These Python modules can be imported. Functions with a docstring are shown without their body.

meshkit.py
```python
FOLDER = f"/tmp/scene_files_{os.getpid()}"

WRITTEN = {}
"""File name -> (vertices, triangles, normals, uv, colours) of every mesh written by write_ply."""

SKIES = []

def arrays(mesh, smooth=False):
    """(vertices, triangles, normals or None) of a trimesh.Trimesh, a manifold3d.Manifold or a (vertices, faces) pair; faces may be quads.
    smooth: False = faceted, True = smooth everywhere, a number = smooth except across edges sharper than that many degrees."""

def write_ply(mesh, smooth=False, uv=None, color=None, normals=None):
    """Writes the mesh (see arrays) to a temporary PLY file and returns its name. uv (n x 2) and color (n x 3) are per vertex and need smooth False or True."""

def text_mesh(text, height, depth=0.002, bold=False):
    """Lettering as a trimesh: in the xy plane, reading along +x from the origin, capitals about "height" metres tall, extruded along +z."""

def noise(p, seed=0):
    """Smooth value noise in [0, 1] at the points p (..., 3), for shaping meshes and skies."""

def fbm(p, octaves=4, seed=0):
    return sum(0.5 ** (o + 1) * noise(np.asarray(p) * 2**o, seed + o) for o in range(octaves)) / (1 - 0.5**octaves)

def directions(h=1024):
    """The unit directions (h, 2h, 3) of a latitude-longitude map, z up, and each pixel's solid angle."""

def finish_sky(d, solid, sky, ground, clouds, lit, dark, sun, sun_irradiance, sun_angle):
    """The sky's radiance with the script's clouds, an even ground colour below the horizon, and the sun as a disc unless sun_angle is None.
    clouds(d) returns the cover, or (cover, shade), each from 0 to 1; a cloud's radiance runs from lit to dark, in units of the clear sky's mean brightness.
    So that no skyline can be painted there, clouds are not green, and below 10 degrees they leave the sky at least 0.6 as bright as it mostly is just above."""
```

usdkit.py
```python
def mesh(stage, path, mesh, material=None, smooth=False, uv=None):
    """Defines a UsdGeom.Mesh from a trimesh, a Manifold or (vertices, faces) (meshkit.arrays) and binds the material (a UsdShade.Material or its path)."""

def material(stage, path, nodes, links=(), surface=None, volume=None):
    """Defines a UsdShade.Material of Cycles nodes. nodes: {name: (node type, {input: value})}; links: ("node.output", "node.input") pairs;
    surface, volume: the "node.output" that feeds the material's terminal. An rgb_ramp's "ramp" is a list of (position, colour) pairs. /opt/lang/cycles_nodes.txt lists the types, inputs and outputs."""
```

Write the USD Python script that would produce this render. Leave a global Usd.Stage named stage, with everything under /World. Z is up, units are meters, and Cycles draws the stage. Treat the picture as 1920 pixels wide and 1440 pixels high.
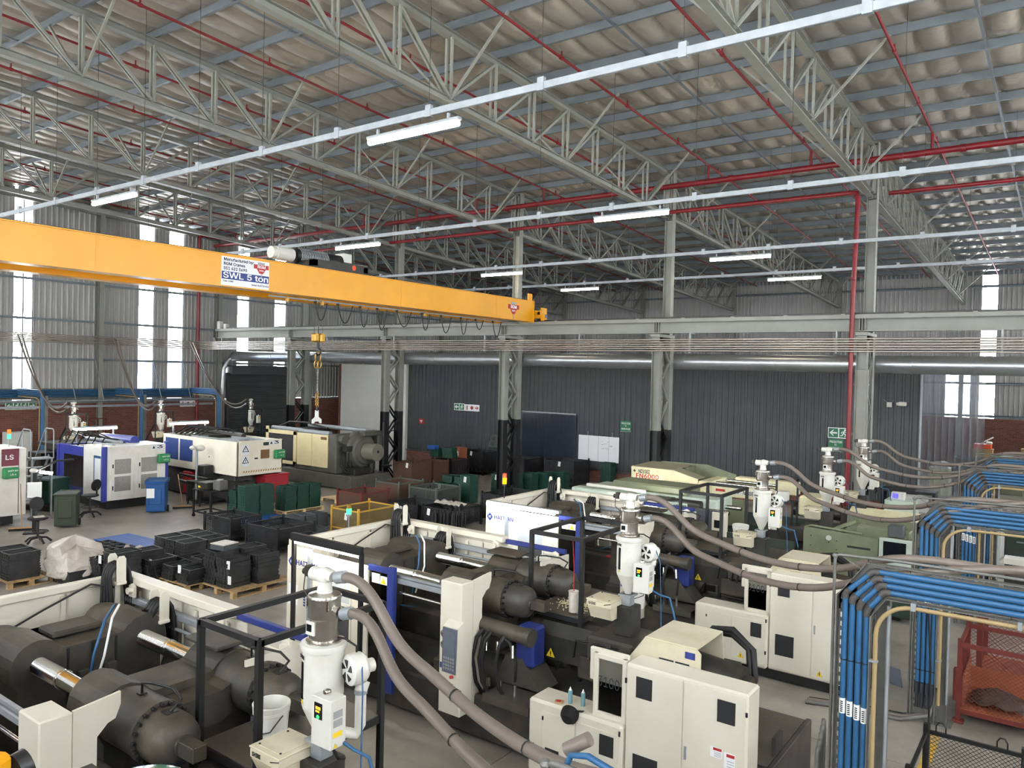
import math, random
import numpy as np
import meshkit
import usdkit
from pxr import Gf, Sdf, Usd, UsdGeom, UsdLux, UsdShade, Vt

stage = Usd.Stage.CreateInMemory()
UsdGeom.SetStageUpAxis(stage, 'Z')
UsdGeom.SetStageMetersPerUnit(stage, 1.0)
UsdGeom.Xform.Define(stage, '/World')
UsdGeom.Scope.Define(stage, '/World/Looks')

# ---------------------------------------------------------------- camera
cam = UsdGeom.Camera.Define(stage, '/World/camera')
CAM_H = 4.72
_y, _p, _r = (math.radians(a) for a in (36.05, 0.943, 1.376))
_f = np.array([-math.sin(_y) * math.cos(_p), math.cos(_y) * math.cos(_p), -math.sin(_p)])
_rt = np.array([math.cos(_y), math.sin(_y), 0.0])
_up = np.cross(_rt, _f)
_a = math.cos(_r) * _rt + math.sin(_r) * _up
_b = -math.sin(_r) * _rt + math.cos(_r) * _up
cam.AddTransformOp().Set(Gf.Matrix4d(*_a, 0, *_b, 0, *(-_f), 0, 0, 0, CAM_H, 1))
cam.CreateHorizontalApertureAttr(36.0)
cam.CreateVerticalApertureAttr(27.0)
cam.CreateFocalLengthAttr(36.0 * 1443.0 / 1920.0)
cam.CreateClippingRangeAttr(Gf.Vec2f(0.1, 400.0))
cam.CreateExposureAttr(0.4)

# ---------------------------------------------------------------- sky
sky = UsdLux.DomeLight.Define(stage, '/World/sky')
sky.CreateIntensityAttr(4.0)
sky.CreateColorAttr(Gf.Vec3f(0.93, 0.97, 1.0))

# ---------------------------------------------------------------- helpers
def lin(c):
    c = np.asarray(c, float) / 255.0
    return np.where(c <= 0.04045, c / 12.92, ((c + 0.055) / 1.055) ** 2.4)


_T = Sdf.ValueTypeNames


def unit(v):
    v = np.asarray(v, float)
    return v / max(np.linalg.norm(v), 1e-12)


def shape(fn):
    """Marks where each shape of a collection starts, so that its pieces can become parts of their own."""
    def made(s, *a, **k):
        if s.deep == 0:
            s.cut.append(len(s.v))
        s.deep += 1
        fn(s, *a, **k)
        s.deep -= 1
        return s
    return made


class MB:
    """Collects boxes, bars, tubes, lathed and extruded shapes; hard edges have their own vertices, so normals can be averaged."""

    def __init__(s):
        s.v, s.f, s.n, s.cut, s.deep = [], [], 0, [], 0

    def add(s, v, f):
        v, f = np.asarray(v, float), np.asarray(f, int)
        s.v.append(v)
        s.f.append(f + s.n)
        s.n += len(v)
        return s

    def quads(s, q):
        q = np.asarray(q, float).reshape(-1, 4, 3)
        i = np.arange(len(q))[:, None] * 4
        return s.add(q.reshape(-1, 3), np.vstack([i + [0, 1, 2], i + [0, 2, 3]]))

    @shape
    def box(s, x0, x1, y0, y1, z0, z1, c=0.0):
        o = np.array([(x0 + x1) / 2, (y0 + y1) / 2, (z0 + z1) / 2])
        return s.obox(o, np.eye(3), (abs(x1 - x0), abs(y1 - y0), abs(z1 - z0)), c)

    @shape
    def obox(s, o, R, size, c=0.0):
        """Box centred at o, axes the rows of R, chamfer c."""
        o, R, h = np.asarray(o, float), np.asarray(R, float), np.asarray(size, float) / 2
        c = min(c, 0.45 * h.min() * 2)
        q = []
        for k in range(3):
            a, b = (k + 1) % 3, (k + 2) % 3
            for sg in (1, -1):
                pts = []
                for sa, sb in ((-1, -1), (1, -1), (1, 1), (-1, 1)):
                    p = np.zeros(3)
                    p[k], p[a], p[b] = sg * h[k], sa * (h[a] - c), sb * (h[b] - c)
                    pts.append(p)
                q.append(pts if sg > 0 else pts[::-1])
        tri = []
        if c > 0:
            for k in range(3):
                a, b = (k + 1) % 3, (k + 2) % 3
                for sa in (1, -1):
                    for sb in (1, -1):
                        p = []
                        for (da, db, sk) in ((0, c, -1), (c, 0, -1), (c, 0, 1), (0, c, 1)):
                            w = np.zeros(3)
                            w[k], w[a], w[b] = sk * (h[k] - c), sa * (h[a] - da), sb * (h[b] - db)
                            p.append(w)
                        q.append(p if sa * sb < 0 else p[::-1])
            for sx in (1, -1):
                for sy in (1, -1):
                    for sz in (1, -1):
                        S = np.array([sx, sy, sz])
                        p = [S * (h - np.array(d) * c) for d in ((0, 1, 1), (1, 0, 1), (1, 1, 0))]
                        tri.append(p if sx * sy * sz > 0 else p[::-1])
        q = np.array(q).reshape(-1, 3) @ R + o
        s.quads(q)
        if tri:
            t = np.array(tri).reshape(-1, 3) @ R + o
            s.add(t, np.arange(len(t)).reshape(-1, 3))
        return s

    @shape
    def bar(s, p0, p1, w, h=None, up=(0, 0, 1), c=0.0):
        """Straight bar of section w (sideways) x h (towards up)."""
        p0, p1 = np.asarray(p0, float), np.asarray(p1, float)
        d = unit(p1 - p0)
        up = np.asarray(up, float)
        if abs(d @ up) > 0.98:
            up = np.array([1.0, 0, 0]) if abs(d[0]) < 0.9 else np.array([0, 1.0, 0])
        a = unit(np.cross(up, d))
        b = np.cross(d, a)
        return s.obox((p0 + p1) / 2, np.array([d, a, b]), (np.linalg.norm(p1 - p0), w, h or w), c)

    @shape
    def path(s, pts, w, h=None, up=(0, 0, 1)):
        for a, b in zip(pts[:-1], pts[1:]):
            s.bar(a, b, w, h, up)
        return s

    @shape
    def ibeam(s, p0, p1, w, h, t=0.012, up=(0, 0, 1)):
        p0, p1 = np.asarray(p0, float), np.asarray(p1, float)
        d = unit(p1 - p0)
        a = unit(np.cross(up, d))
        b = np.cross(d, a)
        for k in (1, -1):
            s.bar(p0 + b * k * (h / 2 - t / 2), p1 + b * k * (h / 2 - t / 2), w, t, b)
        return s.bar(p0, p1, t, h - 2 * t, b)

    @shape
    def cyl(s, p0, p1, r, r2=None, n=14, caps=True):
        p0, p1 = np.asarray(p0, float), np.asarray(p1, float)
        L = np.linalg.norm(p1 - p0)
        r2 = r if r2 is None else r2
        prof = [(r, 0), (r2, L)]
        return s.lathe(prof, p0, p1 - p0, n, caps)

    @shape
    def lathe(s, prof, o=(0, 0, 0), axis=(0, 0, 1), n=18, caps=True):
        """prof: (radius, height) pairs from start to end along axis; each band has its own vertices unless it bends gently."""
        d = unit(axis)
        a = unit(np.cross(d, [0, 0, 1.0] if abs(d[2]) < 0.9 else [1.0, 0, 0]))
        b = np.cross(d, a)
        th = np.arange(n) * 2 * np.pi / n
        ring = np.cos(th)[:, None] * a + np.sin(th)[:, None] * b
        o = np.asarray(o, float)
        P = [o + d * h + ring * r for r, h in prof]
        runs, cur = [], [0]
        for k in range(1, len(prof)):
            cur.append(k)
            if k < len(prof) - 1:
                u, w = np.subtract(prof[k], prof[k - 1]), np.subtract(prof[k + 1], prof[k])
                if unit(u) @ unit(w) < 0.8:
                    runs.append(cur)
                    cur = [k]
        runs.append(cur)
        for run in runs:
            v = np.vstack([P[k] for k in run])
            i, j = np.meshgrid(np.arange(len(run) - 1), np.arange(n), indexing='ij')
            i, j = i.ravel(), j.ravel()
            A, B, C, D = i * n + j, i * n + (j + 1) % n, (i + 1) * n + (j + 1) % n, (i + 1) * n + j
            s.add(v, np.vstack([np.stack([A, B, C], 1), np.stack([A, C, D], 1)]))
        if caps:
            for k, fl in ((0, True), (len(prof) - 1, False)):
                if prof[k][0] > 1e-6:
                    v = np.vstack([P[k], P[k].mean(0)])
                    i = np.arange(n)
                    f = np.stack([np.full(n, n), i, (i + 1) % n], 1)
                    s.add(v, f[:, ::-1] if fl else f)
        return s

    @shape
    def tube(s, pts, r, n=8, caps=True):
        p = np.asarray(pts, float)
        t = np.gradient(p, axis=0)
        t /= np.linalg.norm(t, axis=1, keepdims=True) + 1e-12
        a = np.zeros_like(p)
        ref = np.array([0, 0, 1.0]) if abs(t[0][2]) < 0.9 else np.array([1.0, 0, 0])
        a[0] = unit(np.cross(t[0], ref))
        for k in range(1, len(p)):
            a[k] = unit(a[k - 1] - t[k] * (a[k - 1] @ t[k]))
        b = np.cross(t, a)
        th = np.arange(n) * 2 * np.pi / n
        r = np.broadcast_to(r, (len(p),))[:, None, None]
        v = p[:, None] + r * (np.cos(th)[None, :, None] * a[:, None] + np.sin(th)[None, :, None] * b[:, None])
        i, j = np.meshgrid(np.arange(len(p) - 1), np.arange(n), indexing='ij')
        i, j = i.ravel(), j.ravel()
        A, B, C, D = i * n + j, i * n + (j + 1) % n, (i + 1) * n + (j + 1) % n, (i + 1) * n + j
        s.add(v.reshape(-1, 3), np.vstack([np.stack([A, B, C], 1), np.stack([A, C, D], 1)]))
        if caps:
            for k, fl in ((0, 1), (len(p) - 1, 0)):
                vv = np.vstack([v[k], p[k]])
                ii = np.arange(n)
                f = np.stack([np.full(n, n), ii, (ii + 1) % n], 1)
                s.add(vv, f[:, ::-1] if fl else f)
        return s

    @shape
    def prism(s, poly, o, u, w, depth):
        """Polygon (u, w coordinates) at o in the plane of u and w, extruded by the vector depth. Any simple polygon."""
        import shapely
        import trimesh
        P = shapely.Polygon(poly)
        if not P.exterior.is_ccw:
            P = shapely.Polygon(list(P.exterior.coords)[::-1][:-1])
        v2, f = trimesh.creation.triangulate_polygon(P, engine='earcut')
        u, w, depth, o = (np.asarray(q, float) for q in (u, w, depth, o))
        flip = np.cross(u, w) @ depth > 0
        V = o + v2[:, :1] * u + v2[:, 1:2] * w
        f = np.asarray(f)
        s.add(V + depth, f if flip else f[:, ::-1])
        s.add(V, f[:, ::-1] if flip else f)
        ring = np.array(P.exterior.coords)[:-1]
        A = o + ring[:, :1] * u + ring[:, 1:2] * w
        B = np.roll(A, -1, 0)
        q = np.stack([A, B, B + depth, A + depth], 1)
        return s.quads(q if flip else q[:, ::-1])

    @shape
    def sheet(s, pts, rows, thick=None):
        """Grid of points (rows x columns x 3) as an open surface."""
        g = np.asarray(pts, float)
        m, n = g.shape[:2]
        i, j = np.meshgrid(np.arange(m - 1), np.arange(n - 1), indexing='ij')
        i, j = i.ravel(), j.ravel()
        A, B, C, D = i * n + j, i * n + j + 1, (i + 1) * n + j + 1, (i + 1) * n + j
        return s.add(g.reshape(-1, 3), np.vstack([np.stack([A, B, C], 1), np.stack([A, C, D], 1)]))

    @shape
    def ball(s, c, r, n=10, sq=(1, 1, 1)):
        k = n // 2
        pr = [(max(r * math.sin(math.pi * i / k), 1e-5), -r * math.cos(math.pi * i / k)) for i in range(k + 1)]
        m = MB().lathe(pr, (0, 0, 0), (0, 0, 1), n, False)
        return s.add(np.vstack(m.v) * np.asarray(sq) + np.asarray(c, float), np.vstack(m.f))

    @shape
    def text(s, txt, h, o, u, w, bold=True, depth=0.004, width=None):
        """Lettering: capitals h tall from o along u, up w."""
        m = meshkit.text_mesh(txt, h, 0.002, bold)
        v, f = np.asarray(m.vertices), np.asarray(m.faces)
        u, w, o = unit(u), unit(w), np.asarray(o, float)
        if width:
            v = v * [width / max(v[:, 0].max(), 1e-6), 1, 1]
        d = np.cross(u, w) * depth / 0.002
        V = o + v[:, :1] * u + v[:, 1:2] * w + v[:, 2:3] * d
        return s.add(V[f].reshape(-1, 3), np.arange(len(f) * 3).reshape(-1, 3))

    @shape
    def merge(s, m, M=None, loc=(0, 0, 0)):
        for v, f in [(np.vstack(m.v), np.vstack(m.f))] if m.v else []:
            v = v @ np.asarray(M).T if M is not None else v
            s.add(v + np.asarray(loc, float), f)
        return s

    def rot(s, deg, axis='z', about=(0, 0, 0)):
        a = math.radians(deg)
        c, n = math.cos(a), math.sin(a)
        R = {'z': [[c, -n, 0], [n, c, 0], [0, 0, 1]], 'x': [[1, 0, 0], [0, c, -n], [0, n, c]], 'y': [[c, 0, n], [0, 1, 0], [-n, 0, c]]}[axis]
        o = np.asarray(about, float)
        s.v = [(v - o) @ np.array(R).T + o for v in s.v]
        return s

    def move(s, d):
        s.v = [v + np.asarray(d, float) for v in s.v]
        return s

    def arrays(s):
        return np.vstack(s.v), np.vstack(s.f)


APART = {'vent_panel', 'hydraulic_hose', 'hose_fitting', 'tie_tube', 'tie_bar', 'slide_rail', 'rail', 'suction_hose', 'top_hose', 'wiring', 'cylinder_clamp', 'handle', 'hinge', 'machine_foot', 'foot_rail', 'bed_cover',
         'hood_slot', 'caution_label', 'caution_strip', 'guard_sticker', 'top_tube', 'top_beam', 'coolant_hose', 'back_rail', 'pressure_gauge', 'valve_block', 'drive_frame', 'tray_brace', 'hose_clip', 'aerial', 'hanger',
         'cable', 'guide_rail', 'stay', 'holder', 'base_cylinder', 'back_bar', 'stiffener', 'drop_rod', 'side_label', 'barrel', 'corner_plate', 'bracket', 'weld_seam', 'bolt', 'screw', 'conduit'}
USED = {}


def numbered(parent, name):
    k = (parent, name)
    n = USED.get(k, -1) + 1
    USED[k] = n
    return f'{parent}/{name}' + (f'_{n:03d}' if n else '')


def tag(p, label=None, cat=None, group=None, kind=None):
    for k, v in (('label', label), ('category', cat), ('group', group), ('kind', kind)):
        if v:
            p.SetCustomDataByKey(k, v)
    return p


def obj(name, mb, m, parent=None, label=None, cat=None, group=None, kind=None, loc=None, rz=0):
    """One Mesh prim, under parent or directly under /World."""
    if name in APART and len(mb.cut) > 1:
        for a, b in zip(mb.cut, mb.cut[1:] + [len(mb.v)]):
            o = MB()
            v0 = sum(len(q) for q in mb.v[:a])
            o.v, o.f = mb.v[a:b], [q - v0 for q in mb.f[a:b]]
            g = obj(name, o, m, parent, label, cat, group, kind, loc, rz)
        return g
    up = str(parent.GetPath()) if parent is not None else '/World'
    path = numbered(up, name)
    v, f = mb.arrays()
    n = np.zeros_like(v)
    fn = np.cross(v[f[:, 1]] - v[f[:, 0]], v[f[:, 2]] - v[f[:, 0]])
    for k in range(3):
        np.add.at(n, f[:, k], fn)
    ln = np.linalg.norm(n, axis=1, keepdims=True)
    n = np.where(ln > 1e-14, n / np.maximum(ln, 1e-14), [0, 0, 1.0])
    g = UsdGeom.Mesh.Define(stage, path)
    g.CreatePointsAttr(Vt.Vec3fArray.FromNumpy(v.astype(np.float32)))
    g.CreateFaceVertexCountsAttr(Vt.IntArray.FromNumpy(np.full(len(f), 3, np.int32)))
    g.CreateFaceVertexIndicesAttr(Vt.IntArray.FromNumpy(f.astype(np.int32).ravel()))
    g.CreateSubdivisionSchemeAttr('none')
    g.CreateNormalsAttr(Vt.Vec3fArray.FromNumpy(n.astype(np.float32)))
    g.SetNormalsInterpolation('vertex')
    if loc is not None:
        g.AddTranslateOp().Set(Gf.Vec3d(*map(float, loc)))
        if rz:
            g.AddRotateZOp().Set(float(rz))
    UsdShade.MaterialBindingAPI.Apply(g.GetPrim()).Bind(m)
    return tag(g.GetPrim(), label, cat, group, kind)


def thing(name, label=None, cat=None, loc=(0, 0, 0), rz=0, group=None, kind=None, parent=None):
    up = str(parent.GetPath()) if parent is not None else '/World'
    x = UsdGeom.Xform.Define(stage, numbered(up, name))
    if parent is None or any(loc):
        x.AddTranslateOp().Set(Gf.Vec3d(*map(float, loc)))
        if rz:
            x.AddRotateZOp().Set(float(rz))
    return tag(x.GetPrim(), label, cat, group, kind)


def dup(root, loc, rz=0, label=None, group=None):
    """A copy of a thing with copies of its parts, at loc, under the next number."""
    was = root.GetCustomData()
    base = root.GetName().rstrip('0123456789').rstrip('_')
    r = thing(base, label or was.get('label'), was.get('category'), loc, rz, group or was.get('group'), was.get('kind'))
    r.GetReferences().AddInternalReference(root.GetPath())
    r.SetInstanceable(True)
    # own transform only
    x = UsdGeom.Xformable(r)
    return r


ORD = ['first', 'second', 'third', 'fourth', 'fifth', 'sixth', 'seventh', 'eighth', 'ninth', 'tenth', 'eleventh', 'twelfth', 'thirteenth', 'fourteenth', 'fifteenth', 'sixteenth',
       'seventeenth', 'eighteenth', 'nineteenth', 'twentieth', 'twenty-first', 'twenty-second', 'twenty-third', 'twenty-fourth', 'twenty-fifth', 'twenty-sixth', 'twenty-seventh',
       'twenty-eighth', 'twenty-ninth', 'thirtieth', 'thirty-first', 'thirty-second', 'thirty-third', 'thirty-fourth', 'thirty-fifth']

# ---------------------------------------------------------------- materials
MATS = {}


def mat(name, rgb, rough=0.5, metal=0.0, var=0.10, scale=1.5, bump=0.0, bscale=60.0, spec=0.5, dirt=None, dscale=0.9, damt=0.5, alpha=None):
    """Painted or plain surface: colour rgb (0-255 sRGB) varied by noise; dirt: a second colour in soft-edged blotches (wear and stains)."""
    c = lin(rgb)
    nodes = {'g': ('geometry', {}),
             'n': ('noise_texture', {'scale': float(scale), 'detail': 4.0, 'roughness': 0.6}),
             'r': ('rgb_ramp', {'ramp': [(0.3, tuple(np.clip(c * (1 - var), 0, 1))), (0.7, tuple(np.clip(c * (1 + var), 0, 1)))]}),
             'p': ('principled_bsdf', {'roughness': float(rough), 'metallic': float(metal), 'specular_ior_level': float(spec)})}
    links = [('g.position', 'n.vector'), ('n.fac', 'r.fac')]
    last = 'r.color'
    if dirt is not None:
        nodes['dn'] = ('noise_texture', {'scale': float(dscale), 'detail': 6.0, 'roughness': 0.65})
        nodes['dr'] = ('rgb_ramp', {'ramp': [(0.45, (0, 0, 0)), (0.68, (damt,) * 3)]})
        nodes['dm'] = ('mix', {'color2': tuple(lin(dirt))})
        links += [('g.position', 'dn.vector'), ('dn.fac', 'dr.fac'), ('dr.color', 'dm.fac'), (last, 'dm.color1')]
        last = 'dm.color'
    links.append((last, 'p.base_color'))
    if bump:
        nodes['bn'] = ('noise_texture', {'scale': float(bscale), 'detail': 3.0})
        nodes['b'] = ('bump', {'strength': float(bump), 'distance': 0.01})
        links += [('g.position', 'bn.vector'), ('bn.fac', 'b.height'), ('b.normal', 'p.normal')]
    MATS[name] = usdkit.material(stage, '/World/Looks/' + name, nodes, links, surface='p.BSDF')
    return MATS[name]


def emit(name, rgb, strength):
    MATS[name] = usdkit.material(stage, '/World/Looks/' + name, {'e': ('emission', {'color': tuple(lin(rgb)), 'strength': float(strength)})}, [], surface='e.emission')
    return MATS[name]
# ---------------------------------------------------------------- material palette
mat('steel_paint', (136, 138, 130), 0.45, var=0.06, dirt=(112, 110, 100), damt=0.35)
mat('galvanised', (150, 156, 160), 0.45, 0.4, var=0.10, scale=6)
mat('purlin_steel', (116, 124, 130), 0.45, 0.25, var=0.08, scale=3)
mat('red_pipe', (124, 24, 32), 0.4, var=0.10)
mat('charcoal_paint', (62, 66, 70), 0.5, var=0.07, scale=0.7, dirt=(80, 82, 82), dscale=0.5)
mat('black_paint', (26, 27, 29), 0.42, var=0.12)
mat('white_wall_paint', (214, 214, 208), 0.7, var=0.03, scale=0.5, dirt=(190, 188, 178), dscale=0.6, damt=0.4)
mat('cladding_zinc', (168, 168, 166), 0.5, 0.15, var=0.06, scale=0.8, dirt=(140, 138, 132), dscale=0.4)
mat('duct_zinc', (168, 172, 174), 0.3, 0.75, var=0.08, scale=4)
mat('steel_tube', (190, 184, 174), 0.28, 0.8, var=0.06, scale=3)
mat('dark_steel', (52, 52, 50), 0.4, 0.3, var=0.15, scale=4, dirt=(78, 70, 58), dscale=2)
mat('chrome', (222, 222, 218), 0.14, 1.0, var=0.03)
mat('rubber', (24, 24, 25), 0.6, var=0.1)
mat('concrete', (158, 152, 142), 0.42, var=0.07, scale=0.35, dirt=(112, 106, 98), dscale=0.55, damt=0.75, bump=0.12, bscale=30)
mat('joint_sealant', (84, 80, 76), 0.8)
emit('lamp_warm', (255, 240, 214), 30)
emit('lamp_cool', (255, 252, 246), 30)
emit('lamp_bright', (255, 250, 236), 60)
emit('lamp_blue_white', (236, 244, 255), 60)
usdkit.material(stage, '/World/Looks/foil', {
    'g': ('geometry', {}), 'n': ('noise_texture', {'scale': 0.5, 'detail': 5.0, 'roughness': 0.6}),
    'r': ('rgb_ramp', {'ramp': [(0.3, tuple(lin((160, 153, 140)))), (0.7, tuple(lin((190, 184, 173))))]}),
    'p': ('principled_bsdf', {'roughness': 0.42, 'metallic': 0.45}),
    'bn': ('noise_texture', {'scale': 7.0, 'detail': 5.0}), 'b': ('bump', {'strength': 0.5, 'distance': 0.03})},
    [('g.position', 'n.vector'), ('n.fac', 'r.fac'), ('r.color', 'p.base_color'), ('g.position', 'bn.vector'), ('bn.fac', 'b.height'), ('b.normal', 'p.normal')], surface='p.BSDF')
usdkit.material(stage, '/World/Looks/brick', {
    'g': ('geometry', {}), 's': ('separate_xyz', {}), 'a': ('math', {'math_type': 'add'}), 'c': ('combine_xyz', {}),
    'b': ('brick_texture', {'color1': tuple(lin((124, 78, 66))), 'color2': tuple(lin((104, 64, 56))), 'mortar': tuple(lin((124, 106, 96))), 'scale': 1.0, 'mortar_size': 0.006, 'mortar_smooth': 0.3, 'brick_width': 0.23, 'row_height': 0.086}),
    'p': ('principled_bsdf', {'roughness': 0.85}), 'u': ('bump', {'strength': 0.5, 'distance': 0.01, 'invert': True})},
    [('g.position', 's.vector'), ('s.x', 'a.value1'), ('s.y', 'a.value2'), ('a.value', 'c.x'), ('s.z', 'c.y'), ('c.vector', 'b.vector'), ('b.color', 'p.base_color'), ('b.fac', 'u.height'), ('u.normal', 'p.normal')], surface='p.BSDF')


def pane_material(name, tint, gloss=0.12, haze=0.0, rough=0.25):
    """See-through sheet: transparent, with a little gloss and, for milky plastic, some translucent haze."""
    usdkit.material(stage, '/World/Looks/' + name, {
        't': ('transparent_bsdf', {'color': tuple(lin(tint))}), 'g': ('glossy_bsdf', {'color': (0.9, 0.9, 0.9), 'roughness': rough}),
        'f': ('fresnel', {'IOR': 1.45}), 'm': ('mix_closure', {}), 'd': ('translucent_bsdf', {'color': tuple(lin(tint))}), 'h': ('mix_closure', {'fac': float(haze)})},
        [('f.fac', 'm.fac'), ('t.BSDF', 'm.closure1'), ('g.BSDF', 'm.closure2'), ('m.closure', 'h.closure1'), ('d.BSDF', 'h.closure2')], surface='h.closure')
    MATS[name] = UsdShade.Material.Get(stage, '/World/Looks/' + name)


pane_material('window_sheet', (255, 255, 255))
pane_material('window_sheet_blue', (200, 214, 236), haze=0.2)
pane_material('clear_plastic', (205, 212, 222), haze=0.22, rough=0.15)
pane_material('grey_pane', (120, 124, 128), rough=0.08)
for n_ in ('foil', 'brick'):
    MATS[n_] = UsdShade.Material.Get(stage, '/World/Looks/' + n_)
M = MATS

# ---------------------------------------------------------------- the building
XW, YF, YB, XR = -35.6, -1.2, 45.6, 8.0
COLX = [-4.6 - 6.02 * i for i in range(5)]
SL = 0.047


def roof_z(y):
    return 11.46 + SL * (22.8 - y)


def S(name, label=None, **k):
    return thing(name, label, None, kind='structure', **k)


fl = S('floor', 'grey concrete factory floor in large jointed slabs')
obj('joint_bed', MB().box(XW, XR, YF, YB, -0.3, -0.012), M['joint_sealant'], fl)
xs = [XW + 6.02 * i for i in range(8)] + [XR]
ys = [YF + 5.85 * i for i in range(9)]
for i in range(len(xs) - 1):
    for j in range(len(ys) - 1):
        obj('floor_slab', MB().box(xs[i] + 0.006, xs[i + 1] - 0.006, ys[j] + 0.006, ys[j + 1] - 0.006, -0.15, 0.0), M['concrete'], fl)

# roof: one foil-faced insulation panel per purlin space and bay, sagging between purlins, creased along the sheet seams
PURY = [22.8 - 1.52 * k for k in range(-15, 16)]
ceil_ = S('ceiling', 'foil-faced roof insulation sagging between the purlins')
edges_x = [XW, -34.7] + COLX[::-1] + [1.42, XR]
rngc = random.Random(4)
for j in range(len(PURY) - 1):
    y1, y0 = PURY[j], PURY[j + 1]
    for i in range(len(edges_x) - 1):
        x0, x1 = edges_x[i], edges_x[i + 1]
        if x1 - x0 < 2:
            x0 = x1 - 0.9
        pitch = 0.602
        nx = max(6, int(round((x1 - x0) / pitch)) * 6)
        X = np.linspace(x0, x1, nx + 1)
        Y = np.linspace(y0, y1, 7)
        ph = rngc.random() * 0.2
        amp = 0.6 + 0.5 * rngc.random()
        gx, gy = np.meshgrid(X, Y)
        t = (gy - y0) / (y1 - y0)
        u = np.abs(np.sin(np.pi * (gx - x0) / pitch)) ** 0.55
        sag = np.sin(np.pi * t) ** 0.7
        nz = meshkit.noise(np.stack([gx * 1.1, gy * 1.1, gx * 0 + 3.1], -1), 5) - 0.5
        z = roof_z(gy) + 0.04 - sag * (0.02 + 0.085 * amp * u + 0.05 * nz) - 0.045 * u
        obj('insulation_panel', MB().sheet(np.stack([gx, gy, z], -1)[::-1], 0), M['foil'], ceil_)
obj('roof_sheet', MB().prism([(YF, roof_z(YF) + 0.08), (YB + 0.3, roof_z(YB + 0.3) + 0.08), (YB + 0.3, roof_z(YB + 0.3) + 0.14), (YF, roof_z(YF) + 0.14)], (XW - 0.3, 0, 0), (0, 1, 0), (0, 0, 1), (XR - XW + 0.3, 0, 0)), M['cladding_zinc'], ceil_)


def cladding(parent, a, b, z0, z1, n, m, pitch=0.21, per=4, depth=0.035, ztop=None):
    """Ribbed sheets from a to b (x, y); n: the way the ribs stand out."""
    a, b, n = np.array([*a, 0.0]), np.array([*b, 0.0]), np.array([*n, 0.0])
    d = unit(b - a)
    L = np.linalg.norm(b - a)
    w = pitch * per
    k = max(1, int(round(L / w)))
    w = L / k
    for q in range(k):
        prof = []
        for r in range(per):
            o, pp = q * w + r * w / per, w / per
            prof += [(o, 0), (o + 0.58 * pp, 0), (o + 0.68 * pp, depth), (o + 0.9 * pp, depth)]
        prof.append(((q + 1) * w, 0))
        mb = MB()
        for (s0, h0), (s1, h1) in zip(prof[:-1], prof[1:]):
            p0, p1 = a + d * s0 + n * h0, a + d * s1 + n * h1
            t0 = ztop(p0) if ztop else z1
            t1 = ztop(p1) if ztop else z1
            mb.quads([[p0 + [0, 0, z0], p1 + [0, 0, z0], p1 + [0, 0, t1], p0 + [0, 0, t0]]])
        obj('cladding_sheet', mb, m, parent)


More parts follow.
